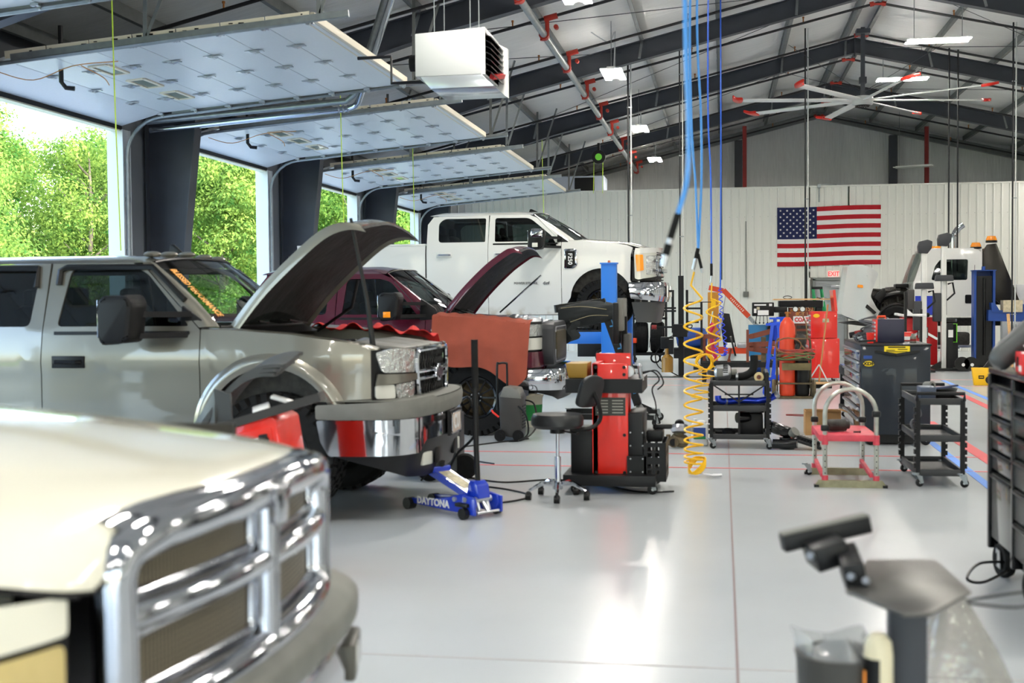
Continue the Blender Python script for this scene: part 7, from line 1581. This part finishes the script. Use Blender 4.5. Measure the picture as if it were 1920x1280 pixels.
q = T('hanging_cord', 'grey cord tangled down the left side of the right-hand cart', 'cord', (1.60, 10.95, 0)); b = B(); b.tube(cr([(0,0,.76),(.02,-.02,.7),(.05,0,.6),(-.02,0,.55),(-.02,0,.5),(.03,0,.45),(0,0,.42)], 6), .01, n=6); b.obj('cord', 'cable_grey' in MATS and MATS['cable_grey'], q)

# big black tool cabinet at the right edge
t = T('tool_cabinet', 'big glossy black tool cabinet cut off by the right edge of the picture', 'tool cabinet', (2.0, 6.7, 0))
mg = mat('drawer_graphite', (98,98,94), .25, .35, coat=.5); mg2 = mat('drawer_black', (40,42,46), .2, .2, coat=.6)
b = B(); b.box((.04,0,.66), (.92,1.84,1.0), bev=.012); b.obj('body', 'blackg', t)
b = B(); b.box((.02,0,1.17), (.98,1.88,.035), bev=.008); b.obj('worktop', 'blackg', t)
for y0, y1 in ((.35,.88),(-.88,.31)):
    for k, (z0, z1) in enumerate(((.92,1.10),(.82,.91),(.72,.81),(.60,.71),(.20,.58)) if y0 > 0 else ((.98,1.10),(.86,.97),(.74,.85),(.58,.73),(.40,.57),(.20,.39))):
        b = B(); b.box((-.440,(y0+y1)/2,(z0+z1)/2), (.04,y1-y0-.012,z1-z0-.008), bev=.003); dr = b.obj('drawer', mg if z1-z0 > .13 else mg2, t)
        b = B(); b.box((-.465,(y0+y1)/2,z1-.016), (.018,y1-y0-.04,.016), bev=.004); b.obj('drawer_pull', 'trimk', dr)
for y in (.93,.33,-.93): b = B(); b.box((-.44,y,.64), (.06,.045,1.02), bev=.006); b.obj('corner_post', 'blackg', t)
b = B(); b.box((-.1,0,.14), (.6,1.7,.06)); b.obj('underframe', 'blackm', t)
for y in (-.7,.0,.72):
    b = B(); b.lathe([(.04,-.03),(.09,-.032),(.10,-.01),(.10,.01),(.09,.032),(.04,.03)], (-.42,y,.10), (1,.2,0), n=26); b.cyl((-.455,y-.01,.10),(-.385,y+.01,.10),.045); b.obj('wheel', 'rubber', t)
    b = B(); b.prism([(-.07,.06),(.07,.06),(.05,.16),(-.05,.16)], -.46, -.455, 'x'); b.xf(Matrix.Translation((0,y,0))); b.obj('wheel_fork', 'alu', t)
b = B(); b.tube(cr([(-.42,.66,.10),(-.6,.5,.12),(-.72,.2,.10),(-.62,.3,.06),(-.42,.62,.06)], 6), .008, n=6); tag(b.obj('power_cord', 'trimk', loc=(2.0,6.7,0)), 'black cord looping out from under the big black cabinet', 'cord')
q = T('glove_box', 'bright red cardboard box with crumpled plastic on the black cabinet', 'box', (1.70, 6.95, 1.19)); q.rotation_euler = (0,0,-.12)
b = B(); b.box((0,0,.055), (.30,.34,.11), bev=.004); b.obj('carton', mat('carton_red', (216,40,44), .4), q)
b = B(); b.box((-.02,-.172,.075), (.05,.004,.05)); b.box((.06,-.172,.03), (.12,.004,.02)); b.box((-.152,.05,.06), (.004,.08,.05)); b.obj('print', 'trimk', q, smooth=0); b = B(); b.box((0,-.1,.112), (.29,.1,.006)); b.box((-.152,-.08,.03), (.004,.1,.03)); b.obj('white_print', 'white', q, smooth=0)
q = T('plastic_bag', 'crumpled plastic bag sticking out of the red carton', 'plastic bag', (1.72, 6.95, 1.30)); b = B(); b.grid(lambda u, v: V(.13*math.cos(u*2*PI)*math.sin(v*PI)*(1+.15*math.sin(u*31)), .12*math.sin(u*2*PI)*math.sin(v*PI), .03-.05*math.cos(v*PI)+.012*math.sin(u*23+v*9)), 28, 12); b.obj('bag', mat('milky_plastic', (214,216,218), .3), q)
q = T('rubber_boot', 'large soft black rubber boot leaning on the big black cabinet', 'rubber boot', (1.85, 7.25, 1.19)); b = B(); b.tube(cr([(-.36,-.02,.02),(-.3,0,.10),(-.18,.0,.2),(-.02,.0,.33),(.2,0,.42)], 5), [.03,.05,.06,.065,.07,.07,.07,.07,.075,.08,.08,.08,.085,.085,.085,.09,.09,.09,.09,.09,.09], n=14); b.obj('boot', 'mat_rubber' in MATS and MATS['mat_rubber'], q)

# ---------------------------------------------------------------- foreground stand, bin, bottles
t = T('vise_stand', 'black steel plate stand with a bolted clamp head, blurred in the foreground', 'stand', (.52, 3.55, 0))
b = B(); b.prism([(-.19,-.06),(-.085,.36),(.12,.39),(.145,-.03),(.0,-.28),(-.07,-.30)], .79, .80, 'z', bev=.002); b.obj('top_plate', mat('scuffed_steel', (92,90,87), .36, .5, var=.35, vscale=6), t)
b = B(); b.box((-.02,.0,.4), (.10,.08,.78), bev=.008); b.obj('post', mat('dark_slate_steel', (46,50,58), .45), t)
b = B(); b.box((-.02,.0,.02), (.14,.22,.03), bev=.004); b.obj('foot_plate', 'blackm', t)
b = B(); b.box((-.16,.08,.83), (.06,.20,.09), rot=(.1,-.2,0), bev=.006); b.box((-.225,.16,.86), (.10,.14,.07), rot=(0,-.30,.2), bev=.006); b.obj('clamp_block', 'blackm', t)
b = B(); b.box((-.22,.24,.90), (.27,.05,.05), rot=(.0,-.20,.25), bev=.004); b.obj('clamp_jaw', 'blackm', t)
b = B(); b.box((-.225,.24,.927), (.265,.045,.006), rot=(.0,-.20,.25)); b.obj('ground_face', 'bumpgrey', t)
for x, y, z in ((-.17,-.03,.83),(-.13,-.03,.82),(-.27,.09,.86),(-.2,.12,.885)): b = B(); b.cyl((x,y,z),(x-.005,y-.012,z+.004),.011,n=6); b.obj('bolt_head', 'alu', t, smooth=0)
b = B(); b.tube(cr([(.13,-.05,.78),(.25,.0,.79),(.36,.1,.78)], 5), .004, n=5); b.tube(cr([(.13,-.06,.775),(.26,-.05,.765),(.36,.08,.76)], 5), .004, n=5); b.obj('wire_loop', 'trimk', t, smooth=0)
q = T('plastic_bottle', 'cream plastic bottle with a black and orange label in the foreground', 'bottle', (.40, 3.35, .0))
b = B(); b.lathe([(0,0),(.036,0),(.038,.02),(.038,.66),(.034,.70),(.018,.72),(0,.722)], n=24); b.obj('bottle', mat('cream_bottle', (214,206,176), .35), q); b = B(); b.lathe([(.0385,.50),(.0385,.66)], n=24); b.bm.verts.ensure_lookup_table()
bmesh.ops.delete(b.bm, geom=[v for v in b.bm.verts if v.co.x > .005], context='VERTS'); b.obj('label', 'trimk', q); b = B(); b.box((-.036,-.012,.60), (.006,.012,.05)); b.obj('orange_mark', 'amber', q)
q = T('waste_bin', 'dark grey waste bin lined with a clear plastic bag in the foreground', 'bin', (.31, 3.45, 0)); b = B(); b.lathe([(0,0),(.09,0),(.115,.62),(.12,.64),(.105,.64),(.085,.01),(0,.01)], n=28); b.obj('bin', mat('bin_grey', (66,66,64), .5), q)
b = B(); b.grid(lambda u, v: V((.11+.03*v*math.sin(u*19)-.03*v)*math.cos(u*2*PI)-.03*v, (.11+.03*v*math.sin(u*23+1)-.03*v)*math.sin(u*2*PI), .60+.085*v+.02*math.sin(u*17)*v), 60, 8); b.obj('liner', 'crinkle', q)
q = T('plastic_sack', 'big clear plastic sack slumped behind the blurred post', 'plastic sack', (.70, 3.78, 0))
b = B(); b.grid(lambda u, v: V((.16*math.sin(v*PI)**.6*(1+.12*math.sin(u*25+v*4)))*math.cos(u*2*PI)-.05*v, (.16*math.sin(v*PI)**.6*(1+.1*math.sin(u*31)))*math.sin(u*2*PI), .74*v+.02*math.sin(u*19+v*7)), 60, 20); b.obj('sack', mat('grey_clear_plastic', (150,146,136), .15, alpha=.55, bump=1.0, bscale=9, spec=.9), q)
# ================================================================ things by the partition wall
# flag: 13 stripes and 50 stars
t = T('flag', 'large American flag pinned flat on the white partition wall', 'flag', (3.13, YW-.045, 3.44))
FW, FH = 3.01, 1.76
M['fred'] = mat('flag_red', (176,20,34), .8); M['fwhite'] = mat('flag_white', (232,230,228), .8); M['fblue'] = mat('flag_blue', (26,32,78), .8)
def wav(x, z): return V(x, .008*math.sin(x*9+z*4)+.006*math.sin(x*23)-.012*0, z+.012*math.sin(x*2.0)+.012*x/1.5)
for k in range(13):
    z0 = FH/2-FH*(k+1)/13; b = B(); b.grid(lambda u, v: wav(-FW/2+FW*u, z0+FH/13*v), 60, 2); o = b.obj('red_stripe' if k % 2 == 0 else 'white_stripe', M['fred' if k % 2 == 0 else 'fwhite'], t); md = o.modifiers.new('t','SOLIDIFY'); md.thickness = .004
cw, ch = FW*.385, FH*7/13
b = B(); b.grid(lambda u, v: wav(-FW/2+cw*u, FH/2-ch+ch*v)+V(0,-.008,0), 24, 8); o = b.obj('canton', M['fblue'], t); md = o.modifiers.new('t','SOLIDIFY'); md.thickness = .004
b = B()
for r in range(9):
    n_ = 6 if r % 2 == 0 else 5
    for c in range(n_):
        cx = -FW/2+cw*((c*2+(1 if r % 2 == 0 else 2))/12); cz = FH/2-ch*(r+1)/10; p = wav(cx, cz)
        pts = [(p.x+(.038 if j % 2 == 0 else .0155)*math.sin(PI*j/5), p.z+(.038 if j % 2 == 0 else .0155)*math.cos(PI*j/5)) for j in range(10)]; b.prism(pts, p.y-.018, p.y-.013, 'y')
o = b.obj('stars', M['fwhite'], t, smooth=0)
t = T('junction_conduit', 'grey conduit with a small camera running down the wall above the flag', 'conduit', (3.13+.0-.28, YW-.05, 4.9)); b = B(); b.tube([(0,0,.1),(0,0,-.45)], .02, n=8); b.tube([(0,-.02,.05),(.08,-.02,.08),(.5,-.02,.06)], .012, n=6); b.box((.0,-.02,.03), (.1,.08,.1)); b.obj('conduit', 'galv', t)
b = B(); b.box((0,0,0), (.16,.08,.16), bev=.01); b.tube([(0,0,0),(0,0,2.2)], .014, n=6); tag(b.obj('wall_outlet', 'bumpgrey', loc=(-.35+1.05,YW-.06,1.72)), 'small dark electrical box with conduit on the white wall', 'electrical box')
b = B(); b.box((0,0,0), (.13,.05,.09), bev=.01); b.cyl((0,-.03,0),(0,-.04,0),.02); tag(b.obj('emergency_light', 'white', loc=(2.52,YW-.05,2.42)), 'tiny white emergency light left of the exit sign', 'emergency light')

# white recovery truck with tilted hood
t = T('recovery_truck', 'white medium-duty recovery truck with its hood tilted forward', 'truck', (4.9, 31.2, 0))
def pc(x): return x-4.9
cab = rc([(pc(4.38),1.25),(pc(4.38),1.90),(pc(4.62),2.62),(pc(4.72),2.70),(pc(5.78),2.70),(pc(5.90),2.62),(pc(5.92),1.14),(pc(4.95),1.14),(pc(4.75),1.20)], [.03,.02,.05,.05,.08,.1,.05,.02,.02])
win = rc([(pc(4.78),1.98),(pc(5.58),1.98),(pc(5.60),2.46),(pc(4.98),2.46),(pc(4.86),2.30)], .05)
M['wt'] = mat('white_truck_gloss', (224,224,220), .3, coat=.6)
for s_ in (-1, 1):
    b = B(); b.panel(cab, lambda x, z, s_=s_: (x, s_*(1.0-.05*max(0, z-1.9)), z), [win], step=.2); o = b.obj('cab_side', 'wt', t); md = o.modifiers.new('t','SOLIDIFY'); md.thickness = .04; md.offset = 0
    b = B(); b.panel(win, lambda x, z, s_=s_: (x, s_*(.985-.05*max(0, z-1.9)), z), step=.3); b.obj('window', 'smoke', t)
    b = B(); b.box((pc(5.07),s_*1.005,2.22), (.05,.03,.5)); b.obj('window_divider', 'chrome', t)
    b = B(); b.prism([(pc(4.42),1.18),(pc(4.98),1.18),(pc(4.98),1.62),(pc(4.42),1.62)], s_*1.015-.006, s_*1.015+.006, 'y'); b.obj('blue_panel', mat('royal_blue', (36,62,190), .35), t)
    b = B(); b.prism(rc([(pc(5.53),1.44),(pc(5.67),1.44),(pc(5.67),1.64),(pc(5.53),1.64)], .03), s_*1.02-.02, s_*1.02+.02, 'y'); b.obj('door_handle', 'trimk', t)
    for x0, x1 in ((5.12,5.125),(5.74,5.745)): b = B(); b.box((pc(x0),s_*1.022,1.75), (.008,.006,1.15)); b.obj('panel_gap', 'trimk', t, smooth=0)
b = B(); b.box((pc(5.22),0,2.70), (1.05,1.86,.05), bev=.02); b.obj('roof', 'wt', t)
b = B(); b.box((pc(5.9),0,1.95), (.03,1.9,1.5)); b.box((pc(5.2),0,1.2), (1.4,1.9,.05)); b.box((pc(4.40),0,1.6), (.03,1.9,.7)); b.obj('cab_shell', 'wt', t)
b = B(); b.grid(lambda u, v: V(pc(4.38)-.10*math.sin(u*PI)+.26*v, -.92+1.84*u, 1.92+.70*v), 10, 4); b.obj('windshield', 'glass', t)
b = B(); b.sphere((pc(4.78),-.5,2.76), .13, 8, (1.2,.7,.35)); b.sphere((pc(5.05),-.3,2.76), .13, 8, (1.2,.7,.35)); b.obj('roof_marker', 'amber', t)
b = B(); b.prism([(pc(5.95),1.55),(pc(5.95),2.65),(pc(6.05),2.80),(pc(6.24),2.82),(pc(6.85),1.25),(pc(6.7),1.1),(pc(6.2),1.55)], -.9, -.78, 'y', bev=.01); b.prism([(pc(5.9),1.4),(pc(6.0),2.7),(pc(6.2),2.75),(pc(6.5),1.4)], -.3, .9, 'y'); b.obj('crane_body', mat('bronze_black', (50,47,42), .3, .5), t)
for x, y in ((5.92,-.2),(6.14,-.84)):
    q = bpy.data.objects.new('beacon', None); COL.objects.link(q); q.parent = t; q.location = (pc(x), y, 2.84 if x > 6 else 2.72)
    b = B(); b.lathe([(0,.16),(.09,.15),(.12,.08),(.12,.05),(0,.05)], n=20); b.obj('lens', 'amber', q); b = B(); b.cyl((0,0,-.0),(0,0,.05),.13); b.obj('beacon_base', 'trimk', q)
b = B(); b.tube(cr([(pc(5.55),.6,1.2),(pc(5.55),.6,2.9),(pc(5.57),.6,3.1),(pc(5.66),.6,3.25),(pc(5.78),.6,3.34)], 6), .075, n=14, caps=False); b.obj('exhaust_stack', 'chrome', t)
b = B(); b.box((pc(6.2),0,1.0), (3.6,.9,.18)); b.box((pc(6.9),0,1.1), (1.6,2.0,.1)); b.box((pc(5.2),-.8,.62), (.9,.4,.3), bev=.05); b.box((pc(4.9),-.95,1.05), (.8,.3,.06)); b.box((pc(4.95),-.95,.42), (.9,.3,.05)); b.box((pc(6.62),-.9,.78), (.1,.1,.6)); b.obj('chassis', 'engine', t)
b = B(); b.box((pc(6.62),-.9,.80), (.52,.3,.56), bev=.02); b.obj('side_box', 'white', t); b = B(); b.box((pc(6.95),-.6,1.62), (.5,.5,.5), bev=.02); b.obj('side_box', 'white', t); b = B(); b.bar((pc(6.62),-1.06,.66),(pc(6.62),-1.06,.96),.04); b.obj('box_latch', 'trimk', t, smooth=0)
b = B(); b.tube([(pc(4.85),-1.0,1.06),(pc(5.35),-1.0,1.05)], .04); b.box((pc(5.4),-1.0,.45), (1.0,.3,.06), bev=.01); b.obj('step_rail', 'alu', t)
# engine and front chassis
b = B(); b.prism([(pc(3.3),.95),(pc(3.5),1.60),(pc(3.95),1.85),(pc(4.38),1.80),(pc(4.38),.95)], -.4, .4, 'y', bev=.05)
R_ = random.Random(5)
for k in range(16): b.box((pc(3.4+R_.random()*.95), -.5+R_.random()*.4, 1.1+R_.random()*.65), (.1+R_.random()*.2,.12,.08+R_.random()*.16), bev=.02)
for k in range(7): b.tube(cr([(pc(3.3+R_.random()),-.55,1.2+R_.random()*.6) for _ in range(4)], 5), .03, n=7)
b.obj('engine', 'engine', t)
b = B(); b.tube(cr([(pc(3.6),-.55,1.15),(pc(3.7),-.6,1.55),(pc(4.1),-.6,1.68),(pc(4.36),-.58,1.6)], 6), .07, n=10); b.box((pc(4.2),-.3,1.86), (.3,.4,.1), bev=.02); b.obj('intake_hose', 'trimk', t)
b = B(); b.box((pc(3.48),-.57,1.36), (.12,.01,.08)); b.obj('yellow_tag', 'yellow', t, smooth=0)
for x in (4.02,):
    for s_ in (-1, 1): b = B(); b.lathe([(.26,-.13),(.38,-.13),(.42,0),(.38,.13),(.26,.13),(.26,-.13)], (pc(x),s_*.85,.98), (0,1,0), n=32); b.cyl((pc(x),s_*.85-.05,.98),(pc(x),s_*.85+.05,.98),.26); b.obj('wheel', 'rubber', t)
    b = B(); b.tube([(pc(x)+.45*math.cos(a),-.98,.98+.45*math.sin(a)) for a in [PI*k/12 for k in range(13)]], .03, n=6); b.obj('mudguard', 'trimk', t)
# tilted hood
HX = .15; ho = [(2.78,2.36),(3.05,2.37),(3.30,2.30),(3.48,2.16),(3.36,1.86),(3.28,1.62),(3.45,1.32),(3.62,1.18),(3.40,.98),(3.0,1.04),(2.62,1.20)]
for s_ in (-1, 1):
    def hm(x, z, s_=s_): k = max(0, 1-abs(x-3.2)/.5); return (pc(x)+HX, s_*(.72+.16*math.exp(-((x-3.25)/.22)**2)), z)
    b = B(); b.panel(rc(ho, .06, 3), hm, step=.1); o = b.obj('hood_side', mat('hood_grey_white', (206,208,206), .35, coat=.4), t); md = o.modifiers.new('t','SOLIDIFY'); md.thickness = .04
    b = B(); b.prism(rc([(pc(3.16)+HX,1.36),(pc(3.36)+HX,1.20),(pc(3.42)+HX,1.24),(pc(3.20)+HX,1.44)], .02), s_*.885-.02, s_*.885+.02, 'y'); b.obj('headlight_slot', 'trimk', t)
    b = B(); b.box((pc(3.06)+HX,s_*.80,1.86), (.14,.06,.07), rot=(0,.1,0), bev=.01); b.obj('side_marker', 'amber', t)
    b = B(); b.bar((pc(3.2)+HX,s_*.87,2.10),(pc(3.38)+HX,s_*.80,2.24),.012); b.obj('hood_crease', 'trimk', t, smooth=0)
b = B(); b.grid(lambda u, v: V(pc(2.80-.16*v)+HX, -.72+1.44*u, 2.36-1.16*v), 12, 8); b.grid(lambda u, v: V(pc(2.64+.4*v)+HX, -.72+1.44*u, 1.20-.16*v), 8, 3); b.obj('hood_top', 'hood_grey_white' in MATS and MATS['hood_grey_white'], t)
b = B(); b.prism([(pc(3.36)+HX,1.60),(pc(3.6)+HX,1.82),(pc(3.64)+HX,1.66),(pc(3.5)+HX,1.45)], -.9, -.5, 'y', bev=.02); b.obj('splash_guard', 'trimk', t)
b = B(); b.prism([(pc(2.66)+HX,.98),(pc(3.45)+HX,.88),(pc(3.6)+HX,1.0),(pc(3.0)+HX,1.02)], -.8, .8, 'y', bev=.02); b.obj('front_frame', 'trimk', t)

# two-post lifts (dark blue)
t = T('two_post_lift', 'dark blue two-post lift column with its arm under the white truck', 'vehicle lift', (5.70, 29.0, 0))
b = B()
for x in (-.2,.2): b.box((x,0,1.08), (.05,.30,2.16))
b.box((0,.14,1.08), (.4,.02,2.16)); b.obj('column', 'dblue', t, smooth=0)
b = B(); b.box((0,.0,1.05), (.32,.2,2.0)); b.cyl((.0,-.12,.3),(0,-.12,2.0),.03); b.obj('carriage', 'trimk', t); b = B(); b.box((0,0,2.17), (.48,.36,.02)); b.cyl((0,0,2.18),(0,0,2.26),.04); b.box((0,0,.012), (.62,.5,.024)); b.obj('cap_plate', 'dblue', t)
b = B(); b.bar((.05,-.2,1.18),(1.45,-.2,1.14),.2,.24); b.prism([(.12,1.25),(.3,1.25),(.18,1.46),(.10,1.46)], -.32, -.08, 'y'); b.prism([(.78,1.25),(1.0,1.25),(.86,1.42),(.76,1.42)], -.32, -.08, 'y'); b.obj('swing_arm', 'dblue', t, smooth=0)
b = B(); b.box((.55,-.2,1.38), (.40,.3,.26)); b.obj('wood_block', mat('cribbing', (196,184,156), .8, var=.2, vscale=14), t, smooth=0)
t = T('two_post_lift', 'second dark blue lift column with control box, cut off at the right edge', 'vehicle lift', (6.95, 29.3, 0))
b = B(); b.box((0,0,1.15), (.5,.30,2.3), bev=.01); b.prism([(-.22,2.3),(.3,2.3),(.3,2.75),(.05,2.75)], -.14, .14, 'y'); b.box((0,0,.012), (.7,.5,.024)); b.obj('column', 'dblue', t)
for x, z, h_ in ((-.17,1.55,.8),(.02,1.75,.5),(.02,1.35,.35)): b = B(); b.box((x,-.155,z), (.09,.006,h_)); b.obj('instruction_label', 'white', t, smooth=0)
b = B(); b.box((.03,-.24,1.60), (.2,.12,.2), bev=.01); b.box((.05,-.24,1.0), (.2,.12,.2), bev=.01); b.cyl((.05,-.31,1.0),(.05,-.30,1.0),.05); b.obj('control_box', 'white', t)
b = B(); b.tube([(.02,-.22,1.7),(.02,-.22,6.3)], .04, n=8); b.obj('conduit', 'pale_conduit' in MATS and MATS['pale_conduit'], t)
b = B(); b.prism([(-.14,1.22),(.08,1.26),(-.0,1.10),(-.06,.86)], -.2, -.17, 'y'); b.obj('red_funnel', 'red', t)
b = B(); b.tube([(-.28+.12*math.cos(a),-.2,.98+.14*math.sin(a)) for a in [2*PI*k/16 for k in range(13)]], .015, n=6); b.obj('yellow_hose', 'yellow', t)
b = B(); b.cyl((-.17,-.2,.8),(-.17,-.2,1.05),.03); b.bar((-.3,-.2,.8),(.05,-.2,.8),.03); b.obj('valve', 'alu', t)
t = T('broom_handle', 'pale wooden pole leaning near the right edge behind the black cabinet', 'pole', (5.45, 25.2, 0)); b = B(); b.tube([(.05,0,.02),(-.02,.1,1.26)], .03, n=8); b.obj('pole', 'wood', t)
t = T('mop_bucket', 'small yellow plastic bucket with a black top on the floor near the right edge', 'bucket', (4.62, 23.5, 0)); b = B(); b.prism([(-.16,.0),(.2,0),(.25,.32),(-.2,.32)], -.05, .05, 'y', bev=.01); b.obj('body', 'yellow', t); b = B(); b.prism([(-.0,.32),(.3,.32),(.22,.48),(.1,.46)], -.04, .04, 'y', bev=.01); b.obj('black_top', 'trimk', t); b = B(); b.box((-.04,-.052,.17), (.09,.004,.02)); b.box((-.04,-.052,.13), (.09,.004,.02)); b.box((-.08,-.052,.15), (.014,.004,.06)); b.box((.0,-.052,.15), (.014,.004,.06)); b.obj('printed_mark', 'trimk', t, smooth=0); b = B(); b.cyl((.1,-.07,.1),(.1,-.05,.1),.07); b.obj('wheel', 'trimk', t)

# wheel aligner towers
for k, (x, y, h, lab) in enumerate(((4.72, 28.2, 2.72, 'taller white aluminium camera mast with black head, right one of the pair'), (4.22, 27.6, 2.55, 'shorter white aluminium camera mast with black head, left one of the pair'))):
    t = T('camera_mast', lab, 'camera mast', (x, y, 0))
    b = B(); b.box((0,0,h/2), (.10,.14,h-.02), bev=.004)
    for xx in (-.02,.02): b.box((xx,-.072,h/2), (.012,.012,h-.04))
    b.obj('mast', mat('mast_white', (216,216,212), .35, .2), t)
    b = B(); b.prism([(-.12,h-.02),(.06,h-.04),(.15,h+.08),(.16,h+.22),(.06,h+.26),(-.10,h+.22),(-.13,h+.12)], -.10, .10, 'y', bev=.015); b.obj('camera_head', mat('charcoal_plastic', (50,52,56), .5), t)
    b = B(); b.box((-.0,-.06,h-.72), (.38,.22,.13), bev=.02, taper=.9); b.obj('tray', 'charcoal_plastic' in MATS and MATS['charcoal_plastic'], t)
    b = B(); b.box((-.14,-.04,h-1.35), (.17,.16,.62), bev=.02); b.obj('side_case', 'charcoal_plastic' in MATS and MATS['charcoal_plastic'], t)
    b = B(); b.tube([(.08,-.05,h-.85),(.18,-.05,h-.82),(.22,-.05,h-1.05),(.06,-.05,h-1.2)], .02, n=8); b.obj('handle', 'trimk', t)
    if k == 0:
        b = B(); b.box((.13,0,.52), (.12,.14,1.0)); b.box((.0,0,.03), (1.0,.6,.05)); b.prism([(-.3,.05),(-.06,.05),(-.06,.2)], -.05, .05, 'y'); b.obj('base', 'blackm', t)
        b = B(); b.box((.14,-.075,.80), (.10,.01,.16)); b.obj('label', 'white', t, smooth=0)
    else: b = B(); b.box((0,0,.03), (.4,.5,.05)); b.obj('base', 'blackm', t)
for k, x in enumerate((5.02, 5.20)): 
    q = T('turn_plate', ['left','right'][k]+' round black turn plate with a white hub standing on the mast base', 'turn plate', (x, 27.7, 0)); b = B(); b.cyl((0,-.03,.17),(0,.03,.17),.15,n=24); b.obj('disc', 'trimk', q); b = B(); b.cyl((.02,-.04,.15),(.02,-.03,.15),.035); b.obj('hub', 'white', q)
t = T('aligner_cabinet', 'red wheel-aligner cabinet with cloth cover behind the dark tool cabinet', 'cabinet', (4.30, 28.9, 0))
b = B(); b.box((0,0,.62), (.74,.5,1.05), bev=.01); b.obj('body', mat('deep_red', (190,26,30), .35, coat=.3), t)
b = B(); b.box((.36,-.15,.65), (.05,.1,1.15)); b.obj('white_post', 'white', t, smooth=0); b = B(); b.box((-.05,-.1,1.2), (.5,.5,.10), bev=.04); b.obj('equipment', 'trimk', t); b = B(); b.box((-.35,0,1.19), (.3,.4,.06), rot=(0,.2,0), bev=.02); b.obj('white_cover', 'white', t)
for x in (-.3,.3): caster(t, x, -.2, .05)
for k, (x, z, lab) in enumerate(((4.30, .82, 'wheel target with a dotted square plate in front of the red cabinet'),)):
    q = T('wheel_target', lab, 'wheel target', (x, 28.3, z))
    b = B()
    for a in (PI/2, PI/2+2.1, PI/2-2.1): b.bar((0,0,.04),(.36*math.cos(a),0,.04+.36*math.sin(a)),.05,.03,up=(0,1,0))
    b.cyl((0,-.02,.04),(0,.03,.04),.09); b.bar((-.2,.0,-.1),(-.2,0,-.79),.03); b.obj('clamp_arms', 'alu', q)
    b = B(); b.box((0,-.05,0), (.22,.02,.24)); b.obj('plate', 'trimk', q, smooth=0)
    b = B()
    for i in range(7):
        for j in range(7): 
            if not (i == 3 and 2 <= j <= 4): b.cyl((-.087+.029*i,-.064,-.095+.032*j),(-.087+.029*i,-.061,-.095+.032*j),.010,n=8)
    o = b.obj('dots', 'white', q, smooth=0)
q = T('equipment_case', 'green-edged black case behind the camera masts', 'case', (5.1, 29.6, .55)); b = B(); b.box((0,0,.22), (.24,.2,.44), bev=.01); b.obj('case', 'trimk', q); b = B(); b.tube([(-.12,-.1,.43),(.13,-.1,.43),(.13,-.1,.02),(-.12,-.1,.02)], .015, n=6); b.obj('green_edge', 'lime' in MATS and MATS['lime'], q)
b = B(); b.box((5.1,29.6,.275),(.3,.3,.55)); tag(b.obj('case_stand', 'blackm'), 'black stand under the green-edged case', 'stand')
q = T('equipment_rack', 'black upright rack with a white wing-shaped bracket behind the small navy chest', 'rack', (3.62, 26.0, 0)); b = B(); b.bar((0,0,0),(0,0,1.70),.05); b.bar((.3,0,0),(.3,0,1.35),.05); b.obj('upright', 'trimk', q, smooth=0); b = B(); b.prism([(.03,1.22),(.40,1.20),(.40,1.26),(.14,1.26),(.03,1.36)], -.04, .04, 'y', bev=.01); b.obj('bracket', 'white', q); b = B(); b.box((.1,0,1.55), (.14,.1,.4), bev=.02); b.obj('case', 'graphite' in MATS and MATS['graphite'], q)
b = B(); b.box((-5.4, 40.9, 4.85), (7.4, 4.6, .08)); tag(b.obj('trim_41', 'ribwall', smooth=0), kind='structure')
q = T('office_box', 'white box with a dark opening on top of the partition wall, far left', 'box', (-4.6, 39.6, 4.9)); b = B(); b.box((0,0,.28), (1.9,1.2,.56)); b.obj('box', mat('pale_grey_box', (180,190,206), .5), q); b = B(); b.box((.35,-.61,.28), (.62,.02,.46)); b.obj('opening', 'trimk', q)
bpy.context.view_layer.update()
